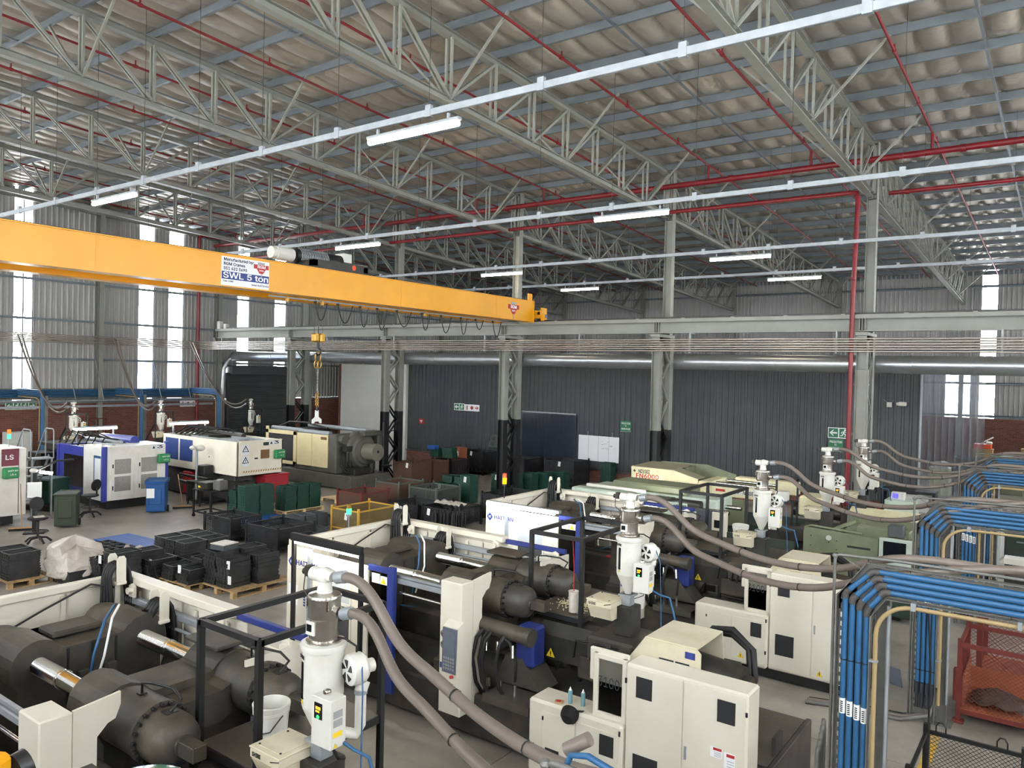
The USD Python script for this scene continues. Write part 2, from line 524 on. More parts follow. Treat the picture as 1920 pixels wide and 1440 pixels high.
# left wall: brick below, ribbed sheets above with strips of window sheet between
WIN_L = [(1.9, 2.65), (7.6, 8.35), (9.1, 9.9), (13.61, 14.36), (18.9, 19.67), (20.37, 21.17), (24.19, 24.93), (26.52, 27.3)]
wl = S('wall_left', 'left wall of dark red brick with grey ribbed cladding above')
BZ = 2.9
wb = MB().box(XW - 0.25, XW + 0.0, YF, 23.6, 0, BZ).box(XW - 0.25, XW, 27.75, YB, 0, BZ)
for y in (5.7, 11.4, 17.05):
    wb.box(XW, XW + 0.14, y - 1.0, y - 0.45, 0, BZ)
obj('brickwork', wb, M['brick'], wl)
for a, b in ((23.6, 27.75),):
    cladding(wl, (XW - 0.02, b), (XW - 0.02, a), 4.75, 0, (1, 0), M['cladding_zinc'], ztop=lambda p: 4.78)
cuts = [YF] + [v for w in WIN_L for v in w] + [YB]
for k in range(0, len(cuts), 2):
    a, b = cuts[k], cuts[k + 1]
    segs = [(a, b, 2.95)]
    if a < 23.6 < b:
        segs = [(a, 23.6, 2.95), (23.6, b, 4.6)]
    elif 23.6 <= a and b <= 27.75:
        segs = [(a, b, 4.6)]
    elif a < 27.75 < b:
        segs = [(a, 27.75, 4.6), (27.75, b, 2.95)]
    for s0, s1, z0 in segs:
        if s1 - s0 > 0.05:
            cladding(wl, (XW, s1), (XW, s0), z0, 0, (1, 0), M['cladding_zinc'], ztop=lambda p: roof_z(p[1]) + 0.05)
for gz in (2.93, 4.81, 6.49, 8.16, 9.82):
    for y0, y1 in ((YF, 5.6), (5.8, 11.3), (11.5, 16.95), (17.15, 22.9), (23.1, 28.7), (28.9, YB)):
        if gz < 4.6 and y0 > 22.9 and y0 < 28:
            continue
        g = MB().box(XW + 0.04, XW + 0.16, y0, y1, gz, gz + 0.02).box(XW + 0.15, XW + 0.17, y0, y1, gz - 0.07, gz + 0.02)
        obj('girt', g, M['purlin_steel'], wl)
for y in (5.7, 11.4, 17.05, 23.0, 28.8, 34.5, 40.2):
    h = roof_z(y) - 0.3
    obj('wall_post', MB().ibeam((XW + 0.28, y, 0), (XW + 0.28, y, h), 0.2, 0.2, 0.012, (1, 0, 0)), M['steel_paint'], wl)
obj('gable_rafter', MB().ibeam((XW + 0.3, YF, roof_z(YF) - 0.36), (XW + 0.3, YB, roof_z(YB) - 0.36), 0.16, 0.3), M['steel_paint'], wl)
for k, (a, b) in enumerate(WIN_L):
    z0 = 4.62 if 23.6 < a < 27.75 else 2.97
    names = ['tall strip window in the left cladding, ' + s for s in ('nearest the camera', 'second from the near end', 'third from the near end', 'left of the first grey wall post, widest in view', 'left of the pair', 'right of the pair', 'left one above the shutter door', 'right one above the shutter door', 'behind the white wall', 'farthest')]
    w = S(f'window_{k + 1}', names[k])
    split = 4.86 if a > 15 and a < 23 else z0
    obj('pane', MB().box(XW - 0.02, XW - 0.014, a + 0.02, b - 0.02, split, roof_z(b) + 0.04), M['window_sheet'], w)
    if split > z0:
        obj('pane', MB().box(XW - 0.02, XW - 0.014, a + 0.02, b - 0.02, z0, split - 0.01), M['window_sheet_blue'], w)
    fr = MB().box(XW - 0.03, XW + 0.01, a - 0.01, a + 0.02, z0, roof_z(a)).box(XW - 0.03, XW + 0.01, b - 0.02, b + 0.01, z0, roof_z(b)).box(XW - 0.03, XW + 0.01, a, b, z0 - 0.03, z0)
    if k == 3:
        fr.box(XW + 0.02, XW + 0.05, (a + b) / 2 - 0.03, (a + b) / 2 + 0.01, z0, roof_z(b))
    obj('window_frame', fr, M['purlin_steel'], w)

# roller shutter in the left wall beyond the column line
d1 = S('door_1', 'closed dark grey roller shutter door in the left wall')
for k in range(44):
    z = 0.02 + k * 0.095
    obj('shutter_slat', MB().box(XW - 0.03, XW + 0.05, 23.75, 27.6, z, z + 0.085, 0.012), M['charcoal_paint'], d1)
obj('backing', MB().box(XW - 0.06, XW - 0.03, 23.7, 27.65, 0, 4.3), M['charcoal_paint'], d1)
obj('shutter_box', MB().box(XW - 0.02, XW + 0.45, 23.65, 27.7, 4.2, 4.68, 0.02), M['charcoal_paint'], d1)
obj('guide_rail', MB().box(XW, XW + 0.1, 23.6, 23.75, 0, 4.3).box(XW, XW + 0.1, 27.6, 27.75, 0, 4.3), M['charcoal_paint'], d1)

# partition wall in charcoal ribbed sheets on a low brick base, and the white wall at its left end
wp = S('wall_back', 'charcoal ribbed partition wall on a low brick base behind the columns')
obj('brick_base', MB().box(-27.85, -4.1, 29.1, 29.32, 0, 0.52), M['brick'], wp)
obj('brick_capping', MB().box(-27.85, -4.1, 29.04, 29.34, 0.52, 0.56), M['charcoal_paint'], wp)
cladding(wp, (-27.85, 29.13), (-4.1, 29.13), 0.56, 5.35, (0, -1), M['charcoal_paint'], pitch=0.25, depth=0.04)
obj('capping', MB().box(-27.85, -4.1, 29.08, 29.3, 5.35, 5.42), M['charcoal_paint'], wp)
obj('back_lining', MB().box(-27.85, -4.1, 29.2, 29.3, 0.5, 5.35), M['charcoal_paint'], wp)
ww = S('wall_white', 'plain white plastered wall left of the charcoal partition')
obj('wall_face', MB().box(-34.1, -28.4, 30.1, 30.3, 0, 4.9), M['white_wall_paint'], ww)
obj('pier', MB().box(-28.4, -27.85, 28.95, 30.3, 0, 5.0), M['white_wall_paint'], ww)
obj('side_wall', MB().box(-34.3, -34.1, 30.1, 33.5, 0, 4.9), M['brick'], ww)

# far wall
wf = S('wall_far', 'far end wall of brick and grey ribbed cladding')
obj('brickwork', MB().box(XW, XR, YB, YB + 0.25, 0, BZ), M['brick'], wf)
for k, (a, b) in enumerate(((-5.35, -4.2), (-3.85, -3.12), (2.1, 2.85))):
    w = S(f'window_{k + 11}', ['wide far window seen through the plastic strip curtain', 'tall bright strip window in the far wall right of the curtain', 'strip window in the far wall at the right'][k])
    obj('pane', MB().box(a + 0.02, b - 0.02, YB + 0.014, YB + 0.02, BZ, 5.2 if k == 0 else roof_z(YB)), M['window_sheet'], w)
    if k == 0:
        cladding(wf, (a, YB), (b, YB), 5.2, roof_z(YB) + 0.1, (0, -1), M['cladding_zinc'], pitch=0.22)
    obj('window_frame', MB().box(a - 0.02, a + 0.02, YB - 0.01, YB + 0.03, BZ, roof_z(YB)).box(b - 0.02, b + 0.02, YB - 0.01, YB + 0.03, BZ, roof_z(YB)), M['purlin_steel'], w)
for a, b in ((XW, -5.35), (-4.2, -3.85), (-3.12, 2.1), (2.85, XR)):
    cladding(wf, (a, YB), (b, YB), BZ, roof_z(YB) + 0.1, (0, -1), M['cladding_zinc'], pitch=0.22)
for gz in (3.05, 4.7, 6.4, 8.1, 9.6):
    obj('girt', MB().box(XW, XR, YB - 0.18, YB - 0.05, gz, gz + 0.03).box(XW, XR, YB - 0.18, YB - 0.16, gz - 0.08, gz + 0.03), M['purlin_steel'], wf)
for x in COLX + [1.42]:
    obj('wall_post', MB().ibeam((x, YB - 0.3, 0), (x, YB - 0.3, roof_z(YB) - 0.1), 0.2, 0.2, 0.012, (0, 1, 0)), M['steel_paint'], wf)
# ---------------------------------------------------------------- roof steel
PN = 'grey roof purlin running across the hall, '
for k, y in enumerate(PURY):
    z = roof_z(y) - 0.12
    m_ = MB().box(XW + 0.2, XR, y - 0.005, y + 0.005, z - 0.1, z + 0.1).box(XW + 0.2, XR, y, y + 0.065, z + 0.092, z + 0.1).box(XW + 0.2, XR, y - 0.065, y, z - 0.1, z - 0.092).box(XW + 0.2, XR, y + 0.058, y + 0.065, z + 0.075, z + 0.1)
    if k == 15:
        w = 'directly over the crane beam columns'
    elif k > 15:
        w = ORD[k - 16] + ' on the near side of the columns'
    else:
        w = ORD[14 - k] + ' beyond the columns'
    obj('roof_purlin', m_, M['purlin_steel'], None, PN + w, 'purlin', 'roof purlins')


def truss(y_near, y_far, braces):
    t = thing('roof_truss', 'x', 'truss', (0, 0, 0), group='lattice roof trusses')
    n = 15
    yy = np.linspace(y_near, y_far, n + 1)
    zt = [roof_z(y) - 0.31 for y in yy]
    zb = [roof_z(y) - 1.68 for y in yy]
    sp = M['steel_paint']
    for nm, z in (('top_chord', zt), ('bottom_chord', zb)):
        m_ = MB().ibeam((0, y_near, z[0]), (0, y_far, z[-1]), 0.17, 0.15, 0.012)
        obj(nm, m_, sp, t)
    for k in range(n + 1):
        m_ = MB()
        for s in (-1, 1):
            m_.bar((s * 0.07, yy[k], zb[k] + 0.05), (s * 0.07, yy[k], zt[k] - 0.05), 0.05, 0.05)
        obj('post', m_, sp, t)
    for k in range(n):
        up = (k + 0.5) > n / 2      # towards the near end the diagonals lean the other way
        a, b = (zb[k] + 0.05, zt[k + 1] - 0.05) if up else (zt[k] - 0.05, zb[k + 1] + 0.05)
        m_ = MB()
        for s in (-1, 1):
            m_.bar((s * 0.05, yy[k], a), (s * 0.05, yy[k + 1], b), 0.045, 0.055)
        obj('diagonal', m_, sp, t)
    for k in braces:
        for s in (-1, 1):
            obj('fly_brace', MB().bar((s * 0.08, yy[k], zb[k] + 0.06), (s * 1.5, yy[k], zt[k] + 0.1), 0.045), sp, t)
    return t


for i, x in enumerate([-1.6] + [c - 3.01 for c in COLX]):
    obj('purlin_bridging', MB().bar((x, 0.2, roof_z(0.2) - 0.2), (x, 45.3, roof_z(45.3) - 0.2), 0.05, 0.04), M['purlin_steel'], None, f'thin grey bridging bar crossing under the purlins, {ORD[i]} from the right', 'bracing bar', 'purlin bridging bars')

names = ['nearest on the right, beside the red drop pipe', 'second from the right', 'in the middle of the row', 'second from the left wall', 'nearest the left wall']
for far, (a, b, br) in enumerate(((0.0, 22.7, (2, 5, 8, 11, 14)), (22.9, 45.4, (1, 4, 7, 10, 13)))):
    first = None
    for i, x in enumerate(COLX):
        lab = 'grey roof truss ' + ('beyond the columns, ' if far else 'in the near bay, ') + names[i]
        if first is None:
            first = truss(a, b, br)
            UsdGeom.Xformable(first).GetOrderedXformOps()[0].Set(Gf.Vec3d(x, 0, 0))
            first.SetCustomDataByKey('label', lab)
        else:
            dup(first, (x, 0, 0), 0, lab)

# columns: laced lower part in two legs, grey above and black below, upper post beside the roof trusses
CN = ['column at the right beside the red drop pipe', 'column second from the right, bracketing the duct', 'column in the middle under the crane end', 'column left of the white pier', 'column farthest left, near the shutter door']


def column(x, lab, solid=False):
    t = thing('crane_column', 'pale grey steel ' + lab, 'column', (x, 0, 0), group='crane columns')
    sp, bp = M['steel_paint'], M['black_paint']
    zs = 2.95 if not solid else 1.95
    for y in (22.35, 23.15):
        obj('leg', MB().ibeam((0, y, zs), (0, y, 5.95), 0.26, 0.26, 0.014, (1, 0, 0)), sp, t)
        obj('leg', MB().ibeam((0, y, 0.02), (0, y, zs), 0.26, 0.26, 0.014, (1, 0, 0)), bp, t, 'black painted foot of the leg')
    k, z = 0, 0.15
    while z < 5.3:
        z2 = z + 0.62
        ya, yb = (22.47, 23.03) if k % 2 else (23.03, 22.47)
        for s in (-1, 1):
            obj('lacing_bar', MB().bar((s * 0.09, ya, z), (s * 0.09, yb, z2), 0.05, 0.06, (1, 0, 0)), sp if z > zs - 0.3 else bp, t)
        z, k = z2, k + 1
    if solid:
        obj('cover_plate', MB().box(-0.18, 0.18, 22.3, 22.34, 0.0, 5.0, 0.01).box(-0.2, -0.18, 22.3, 23.0, 3.2, 3.28).box(-0.19, 0.19, 22.28, 22.36, 4.55, 4.62), sp, t)
    obj('corbel', MB().box(-0.16, 0.16, 22.15, 23.3, 5.9, 6.0, 0.01).box(-0.13, 0.13, 22.2, 22.5, 5.75, 5.9), sp, t)
    obj('upper_post', MB().ibeam((0, 23.05, 5.95), (0, 23.05, roof_z(23) - 0.2), 0.24, 0.26, 0.014, (1, 0, 0)), sp, t)
    obj('base_plate', MB().box(-0.3, 0.3, 22.05, 23.45, 0, 0.025), bp, t)
    return t


for i, x in enumerate(COLX):
    column(x, CN[i], i == 0)

# crane runway beam along the columns
rb = thing('runway_beam', 'long pale grey crane runway beam on the column heads', 'beam')
XB = -34.4
sp = M['steel_paint']
obj('top_flange', MB().box(XB, XR, 22.2, 22.5, 6.44, 6.47).box(XB, XR, 22.16, 22.2, 6.36, 6.47).box(XB, XR, 22.5, 22.54, 6.36, 6.47), sp, rb)
obj('web', MB().box(XB, XR, 22.34, 22.36, 6.05, 6.44), sp, rb)
obj('bottom_flange', MB().box(XB, XR, 22.24, 22.46, 6.02, 6.05), sp, rb)
obj('crane_rail', MB().box(XB + 0.3, XR, 22.32, 22.38, 6.47, 6.53, 0.008), M['dark_steel'], rb)
for x in COLX:
    obj('stiffener', MB().box(x - 0.08, x - 0.06, 22.22, 22.48, 6.05, 6.44).box(x + 0.06, x + 0.08, 22.22, 22.48, 6.05, 6.44).box(x - 0.008, x + 0.008, 22.2, 22.5, 6.03, 6.47), sp, rb)
for k in range(21):
    obj('rail_clip', MB().box(-33 + 1.55 * k - 0.05, -33 + 1.55 * k + 0.05, 22.24, 22.46, 6.47, 6.5), sp, rb)
obj('end_stop', MB().box(XB, XB + 0.25, 22.25, 22.45, 6.47, 6.85, 0.02), M['white_wall_paint'], rb)
obj('end_stop', MB().box(XB + 0.55, XB + 0.75, 22.25, 22.45, 6.47, 6.72, 0.02), M['white_wall_paint'], rb)
obj('end_bracket', MB().prism([(0, 0), (0.5, 0), (0.5, 0.08), (0.1, 0.6), (0, 0.6)], (XB - 0.35, 22.3, 5.45), (1, 0, 0), (0, 0, 1), (0, 0.12, 0)), sp, rb)

# conveying tubes: six along the columns, turning along the left wall
for k in range(6):
    z = 5.81 - 0.068 * k
    xc, yc, R = -34.9, 21.98, 0.35 + 0.0 * k
    pts = [(XR, yc, z), (-20, yc, z), (xc + R, yc, z)]
    pts += [(xc + R - R * math.sin(a), yc - R + R * math.cos(a), z) for a in np.linspace(0.2, math.pi / 2, 6)]
    pts += [(xc, 10, z), (xc, YF + 0.5, z)]
    obj('conveying_pipe', MB().tube(pts, 0.021, 8), M['steel_tube'], None, f'bright steel conveying pipe, {ORD[k]} from the top of the bundle of six', 'pipe', 'steel conveying pipes along the columns')
for k, x in enumerate((-33.6, -29.9, -25.9, -21.9, -17.3, -13.3, -9.4, -5.2, -1.4)):
    hb = thing('pipe_hanger', 'slotted clamp bar holding the steel pipe bundle, ' + ORD[k] + ' from the left wall', 'pipe clamp', group='pipe clamps')
    obj('clamp_bar', MB().box(x - 0.02, x + 0.02, 22.0, 22.03, 5.42, 5.86), M['galvanised'], hb)
    obj('drop_rod', MB().box(x - 0.02, x + 0.02, 22.01, 22.03, 5.86, 6.02).box(x - 0.02, x + 0.02, 22.0, 22.3, 5.99, 6.02), M['galvanised'], hb)

# spiral duct behind the columns
du = thing('spiral_duct', 'large round galvanised spiral duct behind the columns', 'duct')
x = -34.9
segs = [-34.9, -31.6, -27.6, -25.0, -21.0, -17.0, -13.8, -10.2, -7.3, -5.0, -3.6, -2.1, 0.8, 4, XR]
for a, b in zip(segs[:-1], segs[1:]):
    nr = max(2, int((b - a) / 0.11))
    prof = [(0.252 + (0.004 if q % 2 else 0.0), (b - a) * q / nr) for q in range(nr + 1)]
    obj('duct_section', MB().lathe(prof, (a, 23.62, 5.16), (1, 0, 0), 28, False), M['duct_zinc'], du)
    obj('coupling', MB().cyl((b - 0.03, 23.62, 5.16), (b + 0.03, 23.62, 5.16), 0.262, n=28), M['duct_zinc'], du)
el = [(-34.9, 23.62, 5.16), (-35.05, 23.6, 5.1), (-35.15, 23.4, 4.9), (-35.2, 23.2, 4.5), (-35.2, 23.15, 3.8), (-35.2, 23.15, 1.2)]
obj('drop_duct', MB().tube(el, 0.12, 12), M['duct_zinc'], du)

# sprinkler mains, branches and the drop pipe
sm = thing('sprinkler_main', 'thick red sprinkler main above the crane columns', 'pipe')
obj('pipe', MB().tube([(-34.9, 22.4, 10.62), (-10, 22.4, 10.62), (XR, 22.4, 10.66)], 0.085, 12), M['red_pipe'], sm)
for k in range(8):
    x = -32.5 + 6.02 * k
    obj('coupling', MB().cyl((x - 0.06, 22.4, 10.63), (x + 0.06, 22.4, 10.63), 0.1, n=12), M['red_pipe'], sm)
sm2 = thing('sprinkler_main', 'thinner red pipe below the sprinkler main ending in the drop pipe', 'pipe')
obj('pipe', MB().tube([(-34.9, 22.45, 9.85), (-10, 22.45, 9.83), (-5.05, 22.45, 9.82), (-4.88, 22.42, 9.8), (-4.84, 22.38, 9.6), (-4.84, 22.12, 6.6), (-4.84, 22.12, 0.05)], 0.06, 10), M['red_pipe'], sm2)
for z in (1.2, 3.4, 5.2, 7.4):
    obj('pipe_clip', MB().cyl((-4.84, 22.12, z), (-4.84, 22.12, z + 0.06), 0.075, n=10), M['red_pipe'], sm2)
sm3 = thing('sprinkler_main', 'red pipe right of the red drop pipe below the sprinkler main', 'pipe')
obj('pipe', MB().tube([(-4.3, 23.6, 9.95), (XR, 23.6, 9.95)], 0.06, 10), M['red_pipe'], sm3)
obj('coupling', MB().cyl((-3.9, 23.6, 9.95), (-3.78, 23.6, 9.95), 0.078, n=10), M['red_pipe'], sm3)
for k in range(11):
    x = -3.1 - 3.01 * k
    b = thing('sprinkler_branch', f'thin red sprinkler branch under the roof, {ORD[k]} from the right', 'pipe', group='sprinkler branches')
    ya, yb_ = 0.3, 45.0
    if k == 0:
        yb_ = 45.0
    obj('pipe', MB().tube([(x, ya, roof_z(ya) - 0.36), (x, 22.4, roof_z(22.4) - 0.36), (x, yb_, roof_z(yb_) - 0.36)], 0.03, 8), M['red_pipe'], b)
    obj('riser', MB().tube([(x, 22.4, 10.63), (x, 22.4, roof_z(22.4) - 0.36)], 0.035, 8), M['red_pipe'], b)
    for q in range(9):
        y = 1.9 + 3.04 * q + (1.5 if k % 2 else 0)
        obj('sprinkler_head', MB().cyl((x, y, roof_z(y) - 0.36), (x, y, roof_z(y) - 0.22), 0.018, n=6).cyl((x, y - 0.04, roof_z(y) - 0.36), (x, y + 0.04, roof_z(y) - 0.36), 0.045, n=8), M['red_pipe'], b)
wr = thing('standpipe', 'red fire pipe rising up the left wall', 'pipe')
obj('pipe', MB().tube([(-35.2, 24.5, 11.05), (-35.2, 22.2, 11.1), (-35.2, 21.85, 11.1), (-35.2, 21.75, 11.0), (-35.2, 21.75, 10.8), (-35.2, 21.75, 0.05)], 0.075, 10), M['red_pipe'], wr)

# lighting trunking with batten lights
LX = [-16.6, -7.93, 0.75]


def batten(x, y, z, lab, group='batten lights', length=1.84):
    b = thing('batten_light', lab, 'light', (x, y, z), group=group)
    obj('housing', MB().box(-length / 2, length / 2, -0.045, 0.045, 0.05, 0.1, 0.01).box(-length / 2 + 0.2, -length / 2 + 0.23, -0.02, 0.02, 0.1, 0.18).box(length / 2 - 0.23, length / 2 - 0.2, -0.02, 0.02, 0.1, 0.18), M['galvanised'], b)
    obj('diffuser', MB().lathe([(0.02, -length / 2 + 0.02), (0.045, -length / 2 + 0.03), (0.045, length / 2 - 0.03), (0.02, length / 2 - 0.02)], (0, 0, 0.01), (1, 0, 0), 10), M['lamp_warm'], b)
    return b


ROWS = [(1.35, -40), (8.25, -27.5), (15.15, -32.2), (22.0, -27.0), (27.4, -26.5)]
RN = ['row above the camera', 'nearest row', 'second row', 'third row', 'farthest row']
b0 = None
for r, (y, xe) in enumerate(ROWS):
    z = 8.36
    xe = max(xe, XW + 0.3)
    t = thing('lighting_trunking', 'galvanised lighting trunking hung from the roof, ' + RN[r], 'trunking', group='hung lighting trunking')
    obj('channel', MB().box(xe, XR, y - 0.025, y + 0.025, z, z + 0.1, 0.006), M['galvanised'], t)
    k, x = 0, xe + 0.4
    while x < XR:
        obj('hanger_clip', MB().box(x - 0.05, x + 0.05, y - 0.032, y + 0.032, z - 0.012, z + 0.16), M['galvanised'], t)
        zz = roof_z(y) - 0.25
        obj('wire', MB().bar((x, y, z + 0.15), (x, y, zz), 0.006), M['dark_steel'], t)
        x += 1.95
        k += 1
    for i, x in enumerate(LX):
        if r == 0 and i == 2:
            pass
        lab = 'lit batten light under the ' + RN[r] + ' of trunking, ' + ('left' if i == 0 else 'right' if i == 1 else 'rightmost') + ' one'
        if b0 is None:
            b0 = batten(x, y, z - 0.2, lab)
        else:
            dup(b0, (x, y, z - 0.2), 0, lab)
    if r == 1:
        dup(b0, (-25.3, y, z - 0.2), 0, 'lit batten light at the left wall end of the nearest row')
# the sides of the hall behind the camera and to its right, with their own strips of window sheet
wfr = S('wall_front', 'near wall of the hall behind the camera')
obj('brickwork', MB().box(XW, XR, YF - 0.25, YF, 0, BZ), M['brick'], wfr)
wr_ = S('wall_right', 'right end wall of the hall outside the view')
obj('brickwork', MB().box(XR, XR + 0.25, YF, YB, 0, BZ), M['brick'], wr_)
x = XW
k = 15
while x < XR - 0.5:
    w = S(f'window_{k}', f'window strip in the near wall behind the camera, {ORD[min(k - 15, 34)]} from the left wall')
    obj('pane', MB().box(x + 1.5, x + 2.4, YF - 0.02, YF - 0.014, BZ, roof_z(YF)), M['window_sheet'], w)
    cladding(wfr, (x + 1.5, YF), (x, YF), BZ, roof_z(YF) + 0.05, (0, 1), M['cladding_zinc'])
    x += 2.4
    k += 1
y = YF
while y < YB - 0.5:
    w = S(f'window_{k}', f'window strip in the right end wall, {ORD[min(k - 33, 34)]} from the near end')
    obj('pane', MB().box(XR + 0.014, XR + 0.02, y + 1.7, min(y + 2.6, YB), BZ, roof_z(y)), M['window_sheet'], w)
    cladding(wr_, (XR, y), (XR, y + 1.7), BZ, roof_z(y) + 0.05, (-1, 0), M['cladding_zinc'])
    y += 2.6
    k += 1
# ---------------------------------------------------------------- overhead crane
mat('crane_yellow', (228, 160, 24), 0.3, var=0.05, scale=0.8, dirt=(206, 148, 30), dscale=0.5, damt=0.3)
mat('sign_white', (226, 228, 230), 0.5, var=0.02)
mat('sign_blue', (44, 62, 128), 0.5, var=0.03)
mat('sign_red', (176, 44, 44), 0.5, var=0.03)
mat('sign_green', (38, 112, 78), 0.5, var=0.03)
mat('ink_navy', (30, 36, 72), 0.6)
mat('ink_black', (24, 24, 26), 0.6)
mat('ink_white', (236, 238, 238), 0.6, var=0.02)
mat('ink_red', (188, 40, 40), 0.6)
mat('brass', (186, 144, 66), 0.35, 0.6, var=0.15, scale=9)
mat('motor_blue', (74, 104, 124), 0.45)
mat('hook_white', (232, 232, 230), 0.5, var=0.03)
mat('orange_paint', (226, 84, 40), 0.45)


def rgm_emblem(parent, x, y, z, s):
    """Red shield-shaped crane emblem with white letters, on a face that looks along +X."""
    e = obj('emblem', MB().prism([(-0.5, 0.16), (0.5, 0.16), (0.5, -0.08), (0.3, -0.08), (0.12, -0.34), (-0.12, -0.34), (-0.3, -0.08), (-0.5, -0.08)], (x, y, z), (0, s, 0), (0, 0, s), (0.004, 0, 0)), M['sign_red'], parent, 'red crane maker emblem with white letters')
    obj('emblem_top', MB().prism([(-0.2, 0.17), (0.2, 0.17), (0.24, 0.3), (-0.24, 0.3)], (x, y, z), (0, s, 0), (0, 0, s), (0.004, 0, 0)), M['galvanised'], parent)
    obj('emblem_hook', MB().tube([(x + 0.004, y, z - 0.34 * s), (x + 0.004, y, z - 0.5 * s), (x + 0.004, y + 0.04 * s, z - 0.55 * s), (x + 0.004, y + 0.0 * s, z - 0.6 * s), (x + 0.004, y - 0.04 * s, z - 0.55 * s)], 0.02 * s, 5), M['galvanised'], parent)
    obj('emblem_letters', MB().text('RGM', 0.17 * s, (x + 0.005, y - 0.28 * s, z - 0.04 * s), (0, 1, 0), (0, 0, 1), True, 0.003, 0.56 * s).text('CRANES', 0.07 * s, (x + 0.005, y - 0.16 * s, z - 0.2 * s), (0, 1, 0), (0, 0, 1), True, 0.003, 0.32 * s), M['ink_white'], parent)


cr = thing('overhead_crane', 'yellow double girder overhead crane marked SWL 5 ton', 'crane')
XN = -15.25
for xa, nm in ((XN, 0), (XN - 1.45, 1)):
    g = obj('girder', MB().box(xa - 0.34, xa - 0.01, 0.4, 22.1, 6.47, 7.16).box(xa - 0.38, xa + 0.02, 0.4, 22.12, 6.45, 6.47).box(xa - 0.38, xa + 0.02, 0.4, 22.12, 7.16, 7.18), M['crane_yellow'], cr)
    for y in (2.0, 7.25, 15.6, 20.0):
        obj('weld_seam', MB().box(xa - 0.012, xa - 0.005, y - 0.01, y + 0.01, 6.47, 7.16), M['crane_yellow'], g)
    obj('trolley_rail', MB().box(xa - 0.2, xa - 0.15, 0.6, 22.0, 7.18, 7.22), M['dark_steel'], g)
obj('end_plate', MB().box(XN - 0.38, XN + 0.03, 22.1, 22.13, 6.43, 7.2), M['crane_yellow'], cr)
obj('end_plate', MB().box(XN - 1.83, XN - 1.42, 22.1, 22.13, 6.43, 7.2), M['crane_yellow'], cr)
obj('end_carriage', MB().box(-18.3, -14.95, 22.2, 22.5, 6.58, 6.86, 0.02), M['crane_yellow'], cr)
obj('buffer_plate', MB().box(XN - 0.05, XN + 0.02, 21.8, 22.0, 7.18, 7.42), M['crane_yellow'], cr)
obj('drive_motor', MB().cyl((XN + 0.02, 22.3, 6.66), (XN + 0.32, 22.3, 6.66), 0.09).cyl((XN + 0.32, 22.3, 6.66), (XN + 0.4, 22.3, 6.66), 0.07).box(XN + 0.1, XN + 0.22, 22.2, 22.3, 6.7, 6.82, 0.01), M['motor_blue'], cr)
obj('guard_bracket', MB().box(-14.97, -14.94, 22.14, 22.5, 6.55, 6.95).box(-14.95, -14.8, 22.14, 22.17, 6.5, 6.72), M['crane_yellow'], cr)
obj('wheel', MB().cyl((-15.15, 22.32, 6.6), (-15.15, 22.38, 6.6), 0.1), M['dark_steel'], cr)
obj('wheel', MB().cyl((-17.9, 22.32, 6.6), (-17.9, 22.38, 6.6), 0.1), M['dark_steel'], cr)
# load sign
sg = obj('load_sign', MB().box(XN - 0.008, XN + 0.004, 9.95, 11.2, 6.48, 7.12), M['sign_white'], cr, 'white sign reading SWL 5 ton')
xs_ = XN + 0.005
obj('sign_band', MB().box(XN, xs_ + 0.001, 9.96, 11.19, 6.62, 6.79), M['sign_blue'], sg)
obj('sign_lettering', MB().text('SWL 5 ton', 0.125, (xs_ + 0.001, 9.98, 6.65), (0, 1, 0), (0, 0, 1), True, 0.003, 1.19), M['ink_white'], sg)
obj('sign_lettering', MB().text('Manufactured by:', 0.062, (xs_, 10.0, 7.03), (0, 1, 0), (0, 0, 1), True, 0.003, 0.78).text('RGM Cranes', 0.062, (xs_, 10.0, 6.93), (0, 1, 0), (0, 0, 1), True, 0.003, 0.55).text('011 422 3690', 0.062, (xs_, 10.0, 6.83), (0, 1, 0), (0, 0, 1), True, 0.003, 0.6).text('Year: 2008', 0.035, (xs_, 9.99, 6.56), (0, 1, 0), (0, 0, 1), True, 0.003, 0.26).text('Serial: RJ0730763', 0.035, (xs_, 10.72, 6.535), (0, 1, 0), (0, 0, 1), True, 0.003, 0.46), M['ink_navy'], sg)
rgm_emblem(sg, XN + 0.004, 10.98, 6.97, 0.4)
rgm_emblem(cr, XN - 0.01, 20.95, 6.86, 0.62)
# festoon cable under the near girder
obj('festoon_track', MB().box(XN - 0.42, XN - 0.38, 11.5, 21.8, 6.38, 6.42), M['galvanised'], cr)
rf = random.Random(3)
y = 12.9
while y < 21:
    w = 0.3 + 0.35 * rf.random()
    d = 0.3 + 0.28 * rf.random()
    t = np.linspace(0, 1, 11)
    pts = np.stack([np.full(11, XN - 0.4), y + w * t, 6.36 - d * 4 * t * (1 - t)], 1)
    obj('festoon_cable', MB().tube(pts, 0.014, 6).box(XN - 0.42, XN - 0.38, y - 0.03, y + 0.03, 6.33, 6.4), M['rubber'], cr)
    y += w + 0.25 + 0.3 * rf.random()
for y in (12.0, 13.1, 17.0):
    obj('tagged_clamp', MB().box(XN - 0.43, XN - 0.37, y, y + 0.06, 6.3, 6.45), M['brass'], cr)

